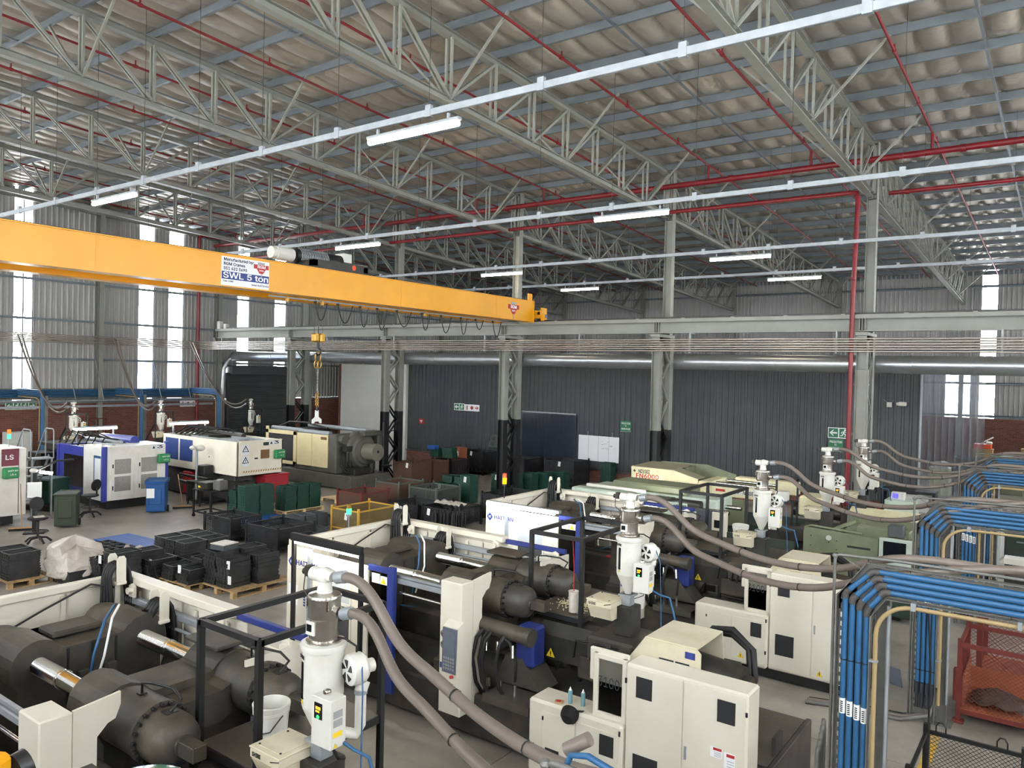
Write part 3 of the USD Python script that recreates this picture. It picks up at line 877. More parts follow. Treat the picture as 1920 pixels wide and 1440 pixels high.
# hoist trolley on top of the girders, and the hook hanging between them
ht = thing('hoist_trolley', 'black wire rope hoist trolley standing on the yellow crane girders', 'hoist')
xc = XN - 0.9
obj('trolley_frame', MB().box(xc - 0.75, xc - 0.6, 12.6, 14.45, 7.22, 7.42).box(xc + 0.6, xc + 0.75, 12.6, 14.45, 7.22, 7.42).box(xc - 0.75, xc + 0.75, 12.6, 12.75, 7.25, 7.4).box(xc - 0.75, xc + 0.75, 14.3, 14.45, 7.25, 7.4), M['dark_steel'], ht)
obj('drum', MB().cyl((xc + 0.1, 12.5, 7.52), (xc + 0.1, 14.0, 7.52), 0.2, n=18), M['black_paint'], ht)
wr2 = MB()
for k in range(20):
    wr2.lathe([(0.2, 0), (0.216, 0.012), (0.2, 0.024)], (xc + 0.1, 12.62 + k * 0.045, 7.52), (0, 1, 0), 14, False)
obj('wound_rope', wr2, M['galvanised'], ht)
obj('hoist_motor', MB().cyl((xc + 0.1, 11.95, 7.52), (xc + 0.1, 12.45, 7.52), 0.17, n=16).cyl((xc + 0.1, 11.82, 7.52), (xc + 0.1, 11.95, 7.52), 0.15, n=16), M['white_wall_paint'], ht)
obj('gearbox', MB().box(xc - 0.1, xc + 0.3, 14.0, 14.3, 7.3, 7.78, 0.03), M['white_wall_paint'], ht)
obj('control_box', MB().box(xc + 0.35, xc + 0.72, 13.6, 14.5, 7.22, 7.46, 0.02), M['dark_steel'], ht)
obj('cable_gland', MB().cyl((xc + 0.72, 13.95, 7.34), (xc + 0.76, 13.95, 7.34), 0.07), M['orange_paint'], ht)
hk = thing('crane_hook', 'yellow hook block with chain sling and white lifting plate', 'hook')
hx, hy = XN - 0.88, 13.42
obj('rope', MB().cyl((hx, hy - 0.14, 5.55), (hx, hy - 0.1, 7.3), 0.007, n=5).cyl((hx, hy + 0.14, 5.55), (hx, hy + 0.1, 7.3), 0.007, n=5).cyl((hx, hy, 5.55), (hx, hy, 7.3), 0.014, n=5), M['dark_steel'], hk)
obj('sheave_cheek', MB().box(hx - 0.09, hx + 0.09, hy - 0.19, hy - 0.02, 5.36, 5.6, 0.04), M['brass'], hk)
obj('sheave_cheek', MB().box(hx - 0.09, hx + 0.09, hy + 0.02, hy + 0.19, 5.36, 5.6, 0.04), M['brass'], hk)
obj('hook', MB().cyl((hx, hy, 5.2), (hx, hy, 5.36), 0.04).tube([(hx, hy, 5.22), (hx, hy + 0.08, 5.17), (hx, hy + 0.08, 5.07), (hx, hy, 5.02), (hx, hy - 0.07, 5.08)], 0.028, 8), M['black_paint'], hk)


def ring(c, rx, rz, r, plane='yz', n=14):
    a = np.linspace(0, 2 * np.pi, n + 1)
    z = np.zeros_like(a)
    p = np.stack([z, rx * np.cos(a), rz * np.sin(a)] if plane == 'yz' else [rx * np.cos(a), z, rz * np.sin(a)] if plane == 'xz' else [rx * np.cos(a), rz * np.sin(a), z], 1)
    return MB().tube(p + np.asarray(c, float), r, 6, False)


obj('master_ring', ring((hx, hy, 4.98), 0.09, 0.13, 0.016), M['brass'], hk)
for s in (-1, 1):
    obj('shackle', ring((hx, hy + s * 0.06, 4.78), 0.055, 0.1, 0.016), M['brass'], hk)
ch = MB()
for k in range(15):
    ch.merge(ring((hx, hy, 4.66 - k * 0.042), 0.016, 0.03, 0.007, 'yz' if k % 2 else 'xz', 8))
obj('chain', ch, M['galvanised'], hk)
ch = MB()
for k in range(9):
    ch.merge(ring((hx, hy + 0.02 * (-1) ** k, 4.0 - k * 0.04), 0.035, 0.04, 0.011, 'yz' if k % 2 else 'xz', 8))
obj('chain_shortener', ch, M['brass'], hk)
obj('swivel', MB().cyl((hx, hy, 3.55), (hx, hy, 3.66), 0.03), M['black_paint'], hk)
obj('lifting_plate', MB().prism([(-0.05, 0.3), (0.05, 0.3), (0.06, 0.12), (0.16, 0.05), (0.16, -0.05), (0.1, -0.05), (0.06, 0), (-0.06, 0), (-0.1, -0.05), (-0.16, -0.05), (-0.16, 0.05), (-0.06, 0.12)], (hx - 0.01, hy, 3.27), (0, 1, 0), (0, 0, 1), (0.02, 0, 0)), M['hook_white'], hk)
# ---------------------------------------------------------------- pipe gantries at the machines' right ends
mat('pipe_blue', (44, 94, 136), 0.42, var=0.07, scale=5)
mat('pipe_joint', (70, 68, 66), 0.6, var=0.1)
mat('tray_steel', (112, 112, 108), 0.5, 0.25, var=0.12, scale=5, dirt=(88, 84, 78), dscale=3)
mat('tan_hose', (160, 138, 98), 0.5, var=0.06)
mat('label_white', (226, 228, 226), 0.5, var=0.02)
mat('ribbed_hose', (112, 102, 94), 0.4, var=0.08, scale=8)
mat('valve_dark', (44, 48, 56), 0.5)


def slotted(mb, p0, p1, side, w, t, slot=0.05, gap=0.035):
    """A perforated strip from p0 to p1: two rails and rungs, so that the slots are real openings."""
    p0, p1, side = np.asarray(p0, float), np.asarray(p1, float), unit(side)
    L = np.linalg.norm(p1 - p0)
    d = unit(p1 - p0)
    nrm = np.cross(d, side)
    for s in (-1, 1):
        mb.bar(p0 + side * s * w * 0.36, p1 + side * s * w * 0.36, w * 0.28, t, nrm)
    k = max(1, int(L / (slot + gap)))
    for i in range(k + 1):
        c = p0 + d * min(L, max(0, i * L / k))
        mb.bar(c - side * w * 0.25, c + side * w * 0.25, gap, t, nrm)
    return mb


def gantry(lab, xr=4.5):
    t = thing('pipe_gantry', lab, 'pipe rack', group='pipe racks at the machine ends')
    ts = M['tray_steel']
    # vertical leg (x -1.69..-1.40), 53 degree knee, arm to the right at z 2.78..3.07
    A, B, C = (-1.69, 2.74), (-1.45, 3.07), (xr, 3.07)
    a, b, c = (-1.40, 2.60), (-1.28, 2.775), (xr, 2.775)
    for nm, P, ww in (('leg', [(-1.69, 0.02, 2.74), (-1.40, 0.02, 2.6)], 0), ):
        m_ = MB()
        m_.box(-1.70, -1.69, -0.03, 0.06, 0.02, 2.745).box(-1.41, -1.40, -0.03, 0.06, 0.02, 2.6)
        slotted(m_, (-1.66, 0.05, 0.03), (-1.66, 0.05, 2.76), (1, 0, 0), 0.055, 0.004)
        m_.box(-1.632, -1.535, 0.048, 0.052, 0.02, 2.85)
        slotted(m_, (-1.525, 0.05, 0.03), (-1.525, 0.05, 2.7), (1, 0, 0), 0.03, 0.004, 0.025, 0.03)
        m_.box(-1.512, -1.41, 0.048, 0.052, 0.02, 2.62)
        obj('tray_leg', m_, ts, t)
    m_ = MB().prism([A, B, (-1.28, 3.07), b, a, (-1.69, 2.6)], (0, 0.048, 0), (1, 0, 0), (0, 0, 1), (0, 0.004, 0))
    m_.bar((A[0], 0.015, A[1]), (B[0], 0.015, B[1]), 0.09, 0.006, (0, 0, 1)).bar((a[0], 0.015, a[1]), (b[0], 0.015, b[1]), 0.09, 0.006, (0, 0, 1))
    obj('tray_knee', m_, ts, t)
    m_ = MB().box(-1.45, xr, -0.03, 0.06, 3.066, 3.072).box(-1.28, xr, -0.03, 0.06, 2.772, 2.778).box(-1.28, xr, 0.048, 0.052, 2.82, 3.03)
    slotted(m_, (-1.28, 0.05, 2.798), (xr, 0.05, 2.798), (0, 0, 1), 0.04, 0.004, 0.05, 0.04)
    slotted(m_, (-1.28, 0.05, 3.048), (xr, 0.05, 3.048), (0, 0, 1), 0.03, 0.004, 0.05, 0.05)
    obj('tray_arm', m_, ts, t)
    for k in range(4):
        x, z = -1.625 + 0.062 * k, 3.0 - 0.056 * k
        zl, xu = 2.77 - 0.045 * k, -1.40 + 0.033 * k
        zl = zl - 0.0
        r = 0.026
        q = obj('water_pipe', MB().cyl((x, 0.01, 0.55), (x, 0.01, zl), r, n=12).cyl((x, 0.01, zl), (xu, 0.01, z), r * 0.96, n=12).cyl((xu, 0.01, z), (xr, 0.01, z), r, n=12), M['pipe_blue'], t)
        e1, e2 = np.array([x, 0.01, zl]), np.array([xu, 0.01, z])
        d = unit(e2 - e1)
        obj('elbow', MB().tube([e1 + (0, 0, -0.05), e1 + (0, 0, -0.012), e1 + d * 0.02 + (0, 0, 0.0), e1 + d * 0.05], 0.033, 12), M['pipe_joint'], q)
        obj('elbow', MB().tube([e2 - d * 0.05, e2 - d * 0.012, e2 + (0.02, 0, 0), e2 + (0.055, 0, 0)], 0.033, 12), M['pipe_joint'], q)
        lb = MB().cyl((x, 0.01, 1.66 - 0.015 * k), (x, 0.01, 1.8 - 0.015 * k), r + 0.002, n=12, caps=False)
        obj('pipe_label', lb, M['label_white'], q)
        mk = MB()
        for j in range(6):
            mk.box(x - 0.012, x + 0.01, -0.0185, -0.0175, 1.675 - 0.015 * k + j * 0.018, 1.685 - 0.015 * k + j * 0.018)
        obj('label_print', mk, M['ink_black'], q)
        obj('valve', MB().cyl((x, 0.01, 0.4), (x, 0.01, 0.56), 0.034, n=10).cyl((x, 0.01, 0.2), (x, 0.01, 0.4), 0.022, n=8).box(x - 0.012, x + 0.012, -0.06, -0.04, 0.42, 0.56), M['valve_dark'], q)
        obj('cable_tie', MB().cyl((x, 0.01, 0.72), (x, 0.01, 0.735), r + 0.003, n=10, caps=False).cyl((x, 0.01, 2.15), (x, 0.01, 2.16), r + 0.003, n=10, caps=False), M['rubber'], q)
    th = np.linspace(0, math.pi / 2, 8)
    pts = [(-1.355, -0.03, 0.3), (-1.355, -0.03, 2.45)] + [(-1.355 + 0.3 * (1 - math.cos(v)), -0.03, 2.45 + 0.29 * math.sin(v)) for v in th[1:]] + [(0.5, -0.03, 2.74), (xr, -0.03, 2.74)]
    tq = obj('air_hose', MB().tube(pts, 0.02, 10), M['tan_hose'], t)
    obj('hose_clip', MB().box(-1.4, -1.33, -0.055, 0.0, 2.2, 2.22).box(-1.08, -1.04, -0.055, -0.0, 2.72, 2.79).box(-0.3, -0.27, -0.055, 0, 2.72, 2.79).box(-1.4, -1.33, -0.055, 0.0, 0.9, 0.92), M['galvanised'], tq)
    obj('guard_rail', MB().tube([(-1.73, 0.03, 0.02), (-1.73, 0.03, 3.05), (-1.72, 0.03, 3.09), (-1.69, 0.03, 3.1), (-1.2, 0.04, 3.115), (xr, 0.05, 3.115)], 0.014, 8).ball((-1.73, 0.03, 3.085), 0.026, 8).bar((-1.68, 0.05, 3.09), (-1.5, 0.06, 2.99), 0.006), M['tray_steel'], t)
    obj('tray_brace', MB().bar((-1.1, 0.02, 2.83), (-1.1, 0.02, 3.05), 0.012, 0.006).bar((-0.35, -0.0, 2.75), (-0.35, -0.0, 2.83), 0.012, 0.006), M['chrome'], t)
    obj('post', MB().ibeam((-1.33, 0.16, 0.02), (-1.33, 0.16, 2.78), 0.1, 0.12, 0.01, (1, 0, 0)).box(-1.45, -1.2, 0.02, 0.3, 0, 0.02), M['tray_steel'], t, 'grey steel post of I section')
    obj('conduit', MB().tube([(-1.27, 0.06, 0.3), (-1.27, 0.06, 2.7)], 0.016, 8), M['galvanised'], t)
    return t


GY = [7.5, 11.95, 17.2, 20.4, 2.65]
GL = ['grey pipe rack with four blue pipes in the right foreground', 'second pipe rack of blue pipes, behind the foreground one', 'third pipe rack of blue pipes from the foreground', 'farthest pipe rack of blue pipes near the curtain', 'pipe rack with blue pipes cut by the bottom edge of the picture']
gt = None
for y, lab in zip(GY, GL):
    if gt is None:
        gt = gantry(lab)
        UsdGeom.Xformable(gt).GetOrderedXformOps()[0].Set(Gf.Vec3d(0, y, 0))
    else:
        dup(gt, (0, y, 0), 0, lab)


def ribbed(pts, r, n=10, pitch=0.022):
    """A ribbed hose along a smooth curve through pts."""
    p = np.asarray(pts, float)
    seg = np.r_[0, np.cumsum(np.linalg.norm(np.diff(p, axis=0), axis=1))]
    from scipy.interpolate import CubicSpline, PchipInterpolator
    s = np.arange(0, seg[-1], pitch / 2)
    q = np.stack([CubicSpline(seg, p[:, k])(s) for k in range(3)], 1)
    rr = r * (1 + 0.05 * (np.arange(len(s)) % 2))
    return MB().tube(q, rr, n), q
# ---------------------------------------------------------------- hopper dryers
mat('dryer_white', (206, 205, 198), 0.38, var=0.03, dirt=(176, 168, 152), dscale=5, damt=0.25)
mat('stainless', (186, 182, 174), 0.22, 0.9, var=0.06, scale=4)
mat('cream_paint', (206, 198, 174), 0.4, var=0.03, dirt=(176, 158, 118), dscale=2.2, damt=0.4)
mat('label_yellow', (228, 196, 40), 0.5)
mat('grey_label', (150, 152, 152), 0.5)
mat('blue_wire', (40, 88, 130), 0.5)
emit('screen_green', (60, 220, 110), 2.0)
emit('screen_amber', (240, 150, 50), 2.2)
mat('screen_dark', (22, 26, 30), 0.15)


def wsign(mb_tri, mb_ink, o, u, w, s):
    """A yellow warning triangle (two meshes) at o."""
    o, u, w = (np.asarray(q, float) for q in (o, u, w))
    n = np.cross(u, w)
    mb_tri.prism([(-s / 2, 0), (s / 2, 0), (0, s * 0.87)], o, u, w, n * 0.002)
    mb_ink.prism([(-s * 0.07, s * 0.25), (s * 0.07, s * 0.25), (s * 0.04, s * 0.58), (-s * 0.04, s * 0.58)], o + n * 0.0022, u, w, n * 0.001).prism([(-s * 0.06, s * 0.1), (s * 0.06, s * 0.1), (s * 0.06, s * 0.19), (-s * 0.06, s * 0.19)], o + n * 0.0022, u, w, n * 0.001)


def dryer(lab):
    t = thing('hopper_dryer', lab, 'hopper dryer', group='white hopper dryers')
    W, SS = M['dryer_white'], M['stainless']
    b = obj('body', MB().lathe([(0.04, 2.0), (0.05, 2.03), (0.145, 2.24), (0.15, 2.26), (0.15, 2.66), (0.165, 2.665), (0.17, 2.69), (0.165, 2.71), (0.13, 2.715)], n=28), W, t, 'white insulated hopper with a dark sight glass')
    obj('sight_glass', MB().lathe([(0.152, 2.33), (0.152, 2.6)], n=40, caps=False).merge(MB()), M['dryer_white'], b)
    a = math.radians(-112)
    d = np.array([math.cos(a), math.sin(a), 0])
    u = np.array([-math.sin(a), math.cos(a), 0])
    obj('sight_glass', MB().obox(d * 0.151 + (0, 0, 2.45), np.array([u, [0, 0, 1], d]), (0.036, 0.27, 0.012), 0.004), M['screen_dark'], b)
    obj('maker_lettering', MB().text('SHINI', 0.026, d * 0.1535 - u * 0.052 + np.array([0, 0, 2.608]), u, (0, 0, 1), True, 0.002, 0.085), M['ink_black'], b)
    ty, ti = MB(), MB()
    wsign(ty, ti, d * 0.152 + np.array([0, 0, 2.285]), u, np.array([0, 0, 1.0]), 0.035)
    obj('warning_label', ty, M['label_yellow'], b)
    obj('lid', MB().lathe([(0.13, 2.715), (0.13, 2.73), (0.09, 2.735)], n=24), SS, t)
    c = obj('loader', MB().lathe([(0.105, 2.73), (0.108, 2.76), (0.1, 2.78), (0.1, 2.88), (0.112, 2.89), (0.118, 2.9), (0.118, 3.03), (0.124, 3.035), (0.124, 3.05), (0.118, 3.06), (0.05, 3.075), (0.0001, 3.08)], n=26, caps=False), SS, t, 'stainless vacuum loader canister')
    obj('window_plate', MB().obox((-0.025, -0.104, 2.825), np.eye(3), (0.09, 0.016, 0.1), 0.004), W, c)
    obj('window_glass', MB().obox((-0.03, -0.114, 2.83), np.eye(3), (0.05, 0.006, 0.05)), M['screen_dark'], c)
    for k in range(3):
        an = math.radians(-150 + 120 * k)
        obj('latch', MB().obox((0.124 * math.cos(an), 0.124 * math.sin(an), 3.0), np.eye(3), (0.016, 0.016, 0.08), 0.003), M['chrome'], c)
    obj('inlet', MB().cyl((0.1, 0, 2.955), (0.16, 0.0, 2.955), 0.034, n=12).cyl((0.16, 0, 2.955), (0.17, 0, 2.955), 0.04, n=12), SS, c)
    v = obj('valve_head', MB().tube([(0, 0, 3.06), (0, 0, 3.12), (-0.005, 0, 3.17), (0.02, 0.0, 3.21), (0.09, 0.0, 3.2)], [0.062, 0.052, 0.055, 0.05, 0.04], 14).cyl((-0.13, -0.0, 3.19), (0.0, 0, 3.19), 0.052, n=14).ball((0.0, 0, 3.19), 0.066, 12), W, t)
    obj('actuator', MB().cyl((-0.23, 0, 3.19), (-0.13, 0, 3.19), 0.026, n=10).box(-0.2, -0.15, -0.03, 0.03, 3.16, 3.24, 0.006).tube([(-0.2, -0.02, 3.16), (-0.19, -0.04, 3.07), (-0.12, -0.05, 3.02), (-0.06, -0.08, 3.03)], 0.005, 5), M['dark_steel'], v)
    # control box on the front right
    k = obj('control_box', MB().box(0.2, 0.4, -0.27, -0.13, 2.12, 2.46, 0.006), W, t)
    obj('display', MB().box(0.235, 0.315, -0.2735, -0.27, 2.31, 2.42), M['screen_dark'], k)
    obj('readout', MB().box(0.25, 0.3, -0.2755, -0.2735, 2.375, 2.395).box(0.25, 0.29, -0.2755, -0.2735, 2.355, 2.368), M['screen_amber'], k, 'lit amber digits')
    obj('start_key', MB().lathe([(0.0001, 0), (0.014, 0.0), (0.014, 0.004), (0.0001, 0.005)], (0.275, -0.2735, 2.325), (0, -1, 0), 10), M['screen_green'], k, 'lit green key')
    obj('side_label', MB().box(0.4, 0.4015, -0.245, -0.165, 2.33, 2.38).box(0.4, 0.4015, -0.245, -0.165, 2.27, 2.32), M['grey_label'], k)
    obj('side_label', MB().box(0.4, 0.4015, -0.245, -0.165, 2.2, 2.235), M['label_yellow'], k)
    ty, ti = MB(), MB()
    wsign(ty, ti, (0.4, -0.225, 2.13), (0, 1, 0), (0, 0, 1), 0.035)
    obj('warning_label', ty, M['label_yellow'], k)
    obj('warning_light', MB().lathe([(0.03, 2.46), (0.032, 2.47), (0.026, 2.49), (0.0001, 2.5)], (0.28, -0.2, 0), (0, 0, 1), 12), M['chrome'], k)
    # blower
    bl = obj('blower', MB().lathe([(0.085, -0.11), (0.11, -0.095), (0.115, -0.06), (0.115, 0.0), (0.09, 0.03), (0.05, 0.04), (0.05, 0.1), (0.0001, 0.1)], (0.235, 0.15, 2.53), (0.25, 0.97, 0), 22).cyl((0.235, 0.19, 2.42), (0.235, 0.16, 2.36), 0.045, n=12), W, t, 'round white blower with a fan guard')
    ax = unit((0.25, 0.97, 0))
    e1, e2 = unit((0.97, -0.25, 0)), np.array([0, 0, 1.0])
    o = np.array([0.235, 0.15, 2.53]) - ax * 0.112
    for j in range(5):
        a0 = 2 * math.pi * j / 5
        P = [(0.02 * math.cos(a0), 0.02 * math.sin(a0))] + [(0.078 * math.cos(a0 + s), 0.078 * math.sin(a0 + s)) for s in (0.1, 0.3, 0.55, 0.75)] + [(0.045 * math.cos(a0 + 0.6), 0.045 * math.sin(a0 + 0.6))]
        obj('fan_slot', MB().prism(P, o, e1, e2, ax * -0.004), M['screen_dark'], bl)
    obj('heater_pipe', MB().tube([(0.22, 0.17, 2.4), (0.22, 0.17, 2.1), (0.2, 0.15, 2.03), (0.12, 0.07, 2.05)], 0.042, 12), W, t)
    obj('collar', MB().cyl((0.22, 0.17, 2.33), (0.22, 0.17, 2.36), 0.05, n=12), M['galvanised'], t)
    # base and magnet drawer
    obj('throat', MB().box(-0.06, 0.06, -0.06, 0.06, 1.86, 2.0, 0.005).box(-0.09, 0.09, -0.09, 0.09, 1.98, 2.0), M['galvanised'], t)
    obj('throat_block', MB().box(-0.12, 0.12, -0.13, 0.13, 1.5, 1.86, 0.01), M['dark_steel'], t)
    g = obj('magnet_drawer', MB().box(-0.4, -0.06, -0.33, 0.02, 1.86, 1.93, 0.006).prism([(-0.33, 1.86), (0.02, 1.86), (-0.06, 1.7), (-0.25, 1.7)], (-0.38, 0, 0), (0, 1, 0), (0, 0, 1), (0.3, 0, 0)), M['cream_paint'], t, 'cream drawer box with a screwed lid')
    obj('drawer_lid', MB().box(-0.405, -0.055, -0.335, 0.025, 1.93, 1.945, 0.004).box(-0.36, -0.1, -0.29, -0.02, 1.945, 1.95, 0.002), M['cream_paint'], g)
    sc = MB()
    for x, y in ((-0.35, -0.28), (-0.11, -0.28), (-0.35, -0.03), (-0.11, -0.03)):
        sc.cyl((x, y, 1.95), (x, y, 1.956), 0.009, n=6)
    obj('screw', sc, M['dark_steel'], g)
    obj('drawer_lettering', MB().text('SHINI', 0.03, (-0.37, -0.332, 1.88), (1, 0, 0), (0, 0, 1), True, 0.002, 0.1), M['ink_black'], g)
    obj('drawer_catch', MB().bar((-0.15, -0.336, 1.9), (-0.06, -0.336, 1.925), 0.008, 0.008), M['chrome'], g)
    obj('cable', MB().tube([(0.4, -0.15, 2.14), (0.48, -0.12, 2.1), (0.6, -0.1, 2.08), (0.66, -0.05, 1.8)], 0.012, 6).tube([(0.3, 0.1, 2.6), (0.42, 0.0, 2.45), (0.44, -0.02, 2.2), (0.47, -0.05, 1.9), (0.5, -0.1, 1.6)], 0.006, 5), M['blue_wire'], t)
    obj('wiring', MB().tube([(0.06, 0.05, 2.74), (0.16, 0.06, 2.75), (0.24, 0.1, 2.7), (0.2, 0.14, 2.62)], 0.008, 6).tube([(0.33, -0.2, 2.12), (0.36, -0.16, 2.02), (0.3, -0.05, 1.96)], 0.012, 6), M['rubber'], t)
    return t


HX = -4.38
DRY = [((HX, 3.75), 'white hopper dryer in the foreground beside the black frame with a white bucket'),
       ((HX, 8.57), 'white hopper dryer in the middle of the picture between two grey hoses'),
       ((-4.42, 13.75), 'white hopper dryer third from the foreground, above the green machine'),
       ((-4.22, 17.45), 'white hopper dryer fourth from the foreground, left of the red drop pipe'),
       ((-4.13, 20.55), 'white hopper dryer farthest right, in front of the red drop pipe')]
d0 = None
for (x, y), lab in DRY:
    if d0 is None:
        d0 = dryer(lab)
        UsdGeom.Xformable(d0).GetOrderedXformOps()[0].Set(Gf.Vec3d(x, y, 0))
    else:
        dup(d0, (x, y, 0), 0, lab)

# conveying hoses from each dryer to the rack on its right
HG = [2.65, 7.5, 11.95, 17.2, 20.4]
for i, ((x, y), _) in enumerate(DRY):
    gy = HG[i] + 0.09
    for hi in (1, 0):
        p0 = np.array([x + (0.13 if hi else 0.2), y, 3.2 if hi else 2.95])
        p1 = np.array([-1.45 + (0.15 if hi else -0.1), gy + (0.06 if hi else 0.0), 3.1 if hi else 2.86])
        t = np.linspace(0, 1, 9)[:, None]
        pts = p0 + (p1 - p0) * t
        sag = 0.34 if hi else 0.3
        pts[:, 2] -= sag * 4 * (t[:, 0] * (1 - t[:, 0])) * (0.8 + 0.5 * t[:, 0])
        pts[:, 1] = p0[1] + (p1[1] - p0[1]) * (0.35 * t[:, 0] + 0.65 * t[:, 0] ** 2)
        pts[1] += (0.1, 0, 0.05)
        end = [(-0.6, gy + (0.1 if hi else 0.04), 3.14 if hi else 3.13), (1.0, gy + 0.1 * hi, 3.14), (4.4, gy + 0.1 * hi, 3.14)]
        mb, q = ribbed(np.vstack([pts, end]), 0.036, 10, 0.026)
        w = ['foreground', 'middle', 'third', 'fourth', 'farthest right'][i]
        h = thing('conveying_hose', f'grey ribbed suction hose, {"upper" if hi else "lower"} of the two from the {w} hopper dryer', 'hose', group='grey ribbed hoses')
        obj('hose', mb, M['ribbed_hose'], h)
        obj('cuff', MB().tube(q[:7], 0.045, 10), M['galvanised'], h)
        ties = MB()
        for f in (0.3, 0.45, 0.62):
            k = int(f * len(q) * 0.55)
            ties.cyl(q[k], q[k + 1], 0.041, n=10, caps=False)
        obj('cable_tie', ties, M['rubber'], h)
# ---------------------------------------------------------------- white two-platen moulding machines (right row)
mat('machine_white', (210, 205, 190), 0.38, var=0.025, dirt=(200, 192, 170), dscale=1.6, damt=0.35)
mat('machine_blue', (38, 52, 120), 0.4, var=0.06)
mat('cast_dark', (60, 58, 53), 0.5, 0.15, var=0.12, scale=3, dirt=(100, 88, 70), dscale=2.5, damt=0.6)
mat('bed_dark', (50, 50, 50), 0.55, var=0.15, scale=2, dirt=(86, 78, 66), dscale=1.8, damt=0.7)
mat('tread_plate', (92, 88, 80), 0.42, 0.4, var=0.15, scale=6, dirt=(60, 56, 50), dscale=3, bump=0.6, bscale=90)
mat('panel_grey', (92, 98, 112), 0.4)
mat('lcd_grey', (104, 112, 122), 0.2)
mat('vent_black', (34, 35, 38), 0.6)
mat('window_dark', (64, 66, 68), 0.15)
mat('window_pale', (176, 180, 182), 0.2)
mat('print_blue', (40, 56, 128), 0.5)
mat('print_grey', (188, 192, 204), 0.5)
import shapely


def lobes(rs, zs, rad, waist, z0, z1):
    s = shapely.union_all([shapely.Point(r, z).buffer(rad, quad_segs=8) for r in rs for z in zs])
    s = s.union(shapely.box(min(rs) - rad * waist, z0, max(rs) + rad * waist, z1)).union(shapely.box(min(rs), min(zs) - rad * 0.7, max(rs), max(zs) + rad * 0.45))
    s = s.buffer(0.08).buffer(-0.16).buffer(0.08).simplify(0.006)
    return list(s.exterior.coords)[:-1]


def diamond_logo(parent, o, u, w, s):
    o, u, w = (np.asarray(q, float) for q in (o, u, w))
    n = np.cross(u, w) * 0.002
    pts = []
    for k in range(4):
        a = math.pi / 2 * k
        for d in (-0.35, 0, 0.35):
            r = 0.5 if d == 0 else 0.42
            pts.append((r * s * math.cos(a + d), r * s * 1.1 * math.sin(a + d)))
    obj('logo', MB().prism(pts, o, u, w, n), M['print_blue'], parent, 'dark blue rounded diamond logo')
    obj('logo_letters', MB().text('HT', 0.3 * s, o + n * 1.2 - u * 0.23 * s - w * 0.15 * s, u, w, True, 0.002, 0.46 * s), M['ink_white'], parent)


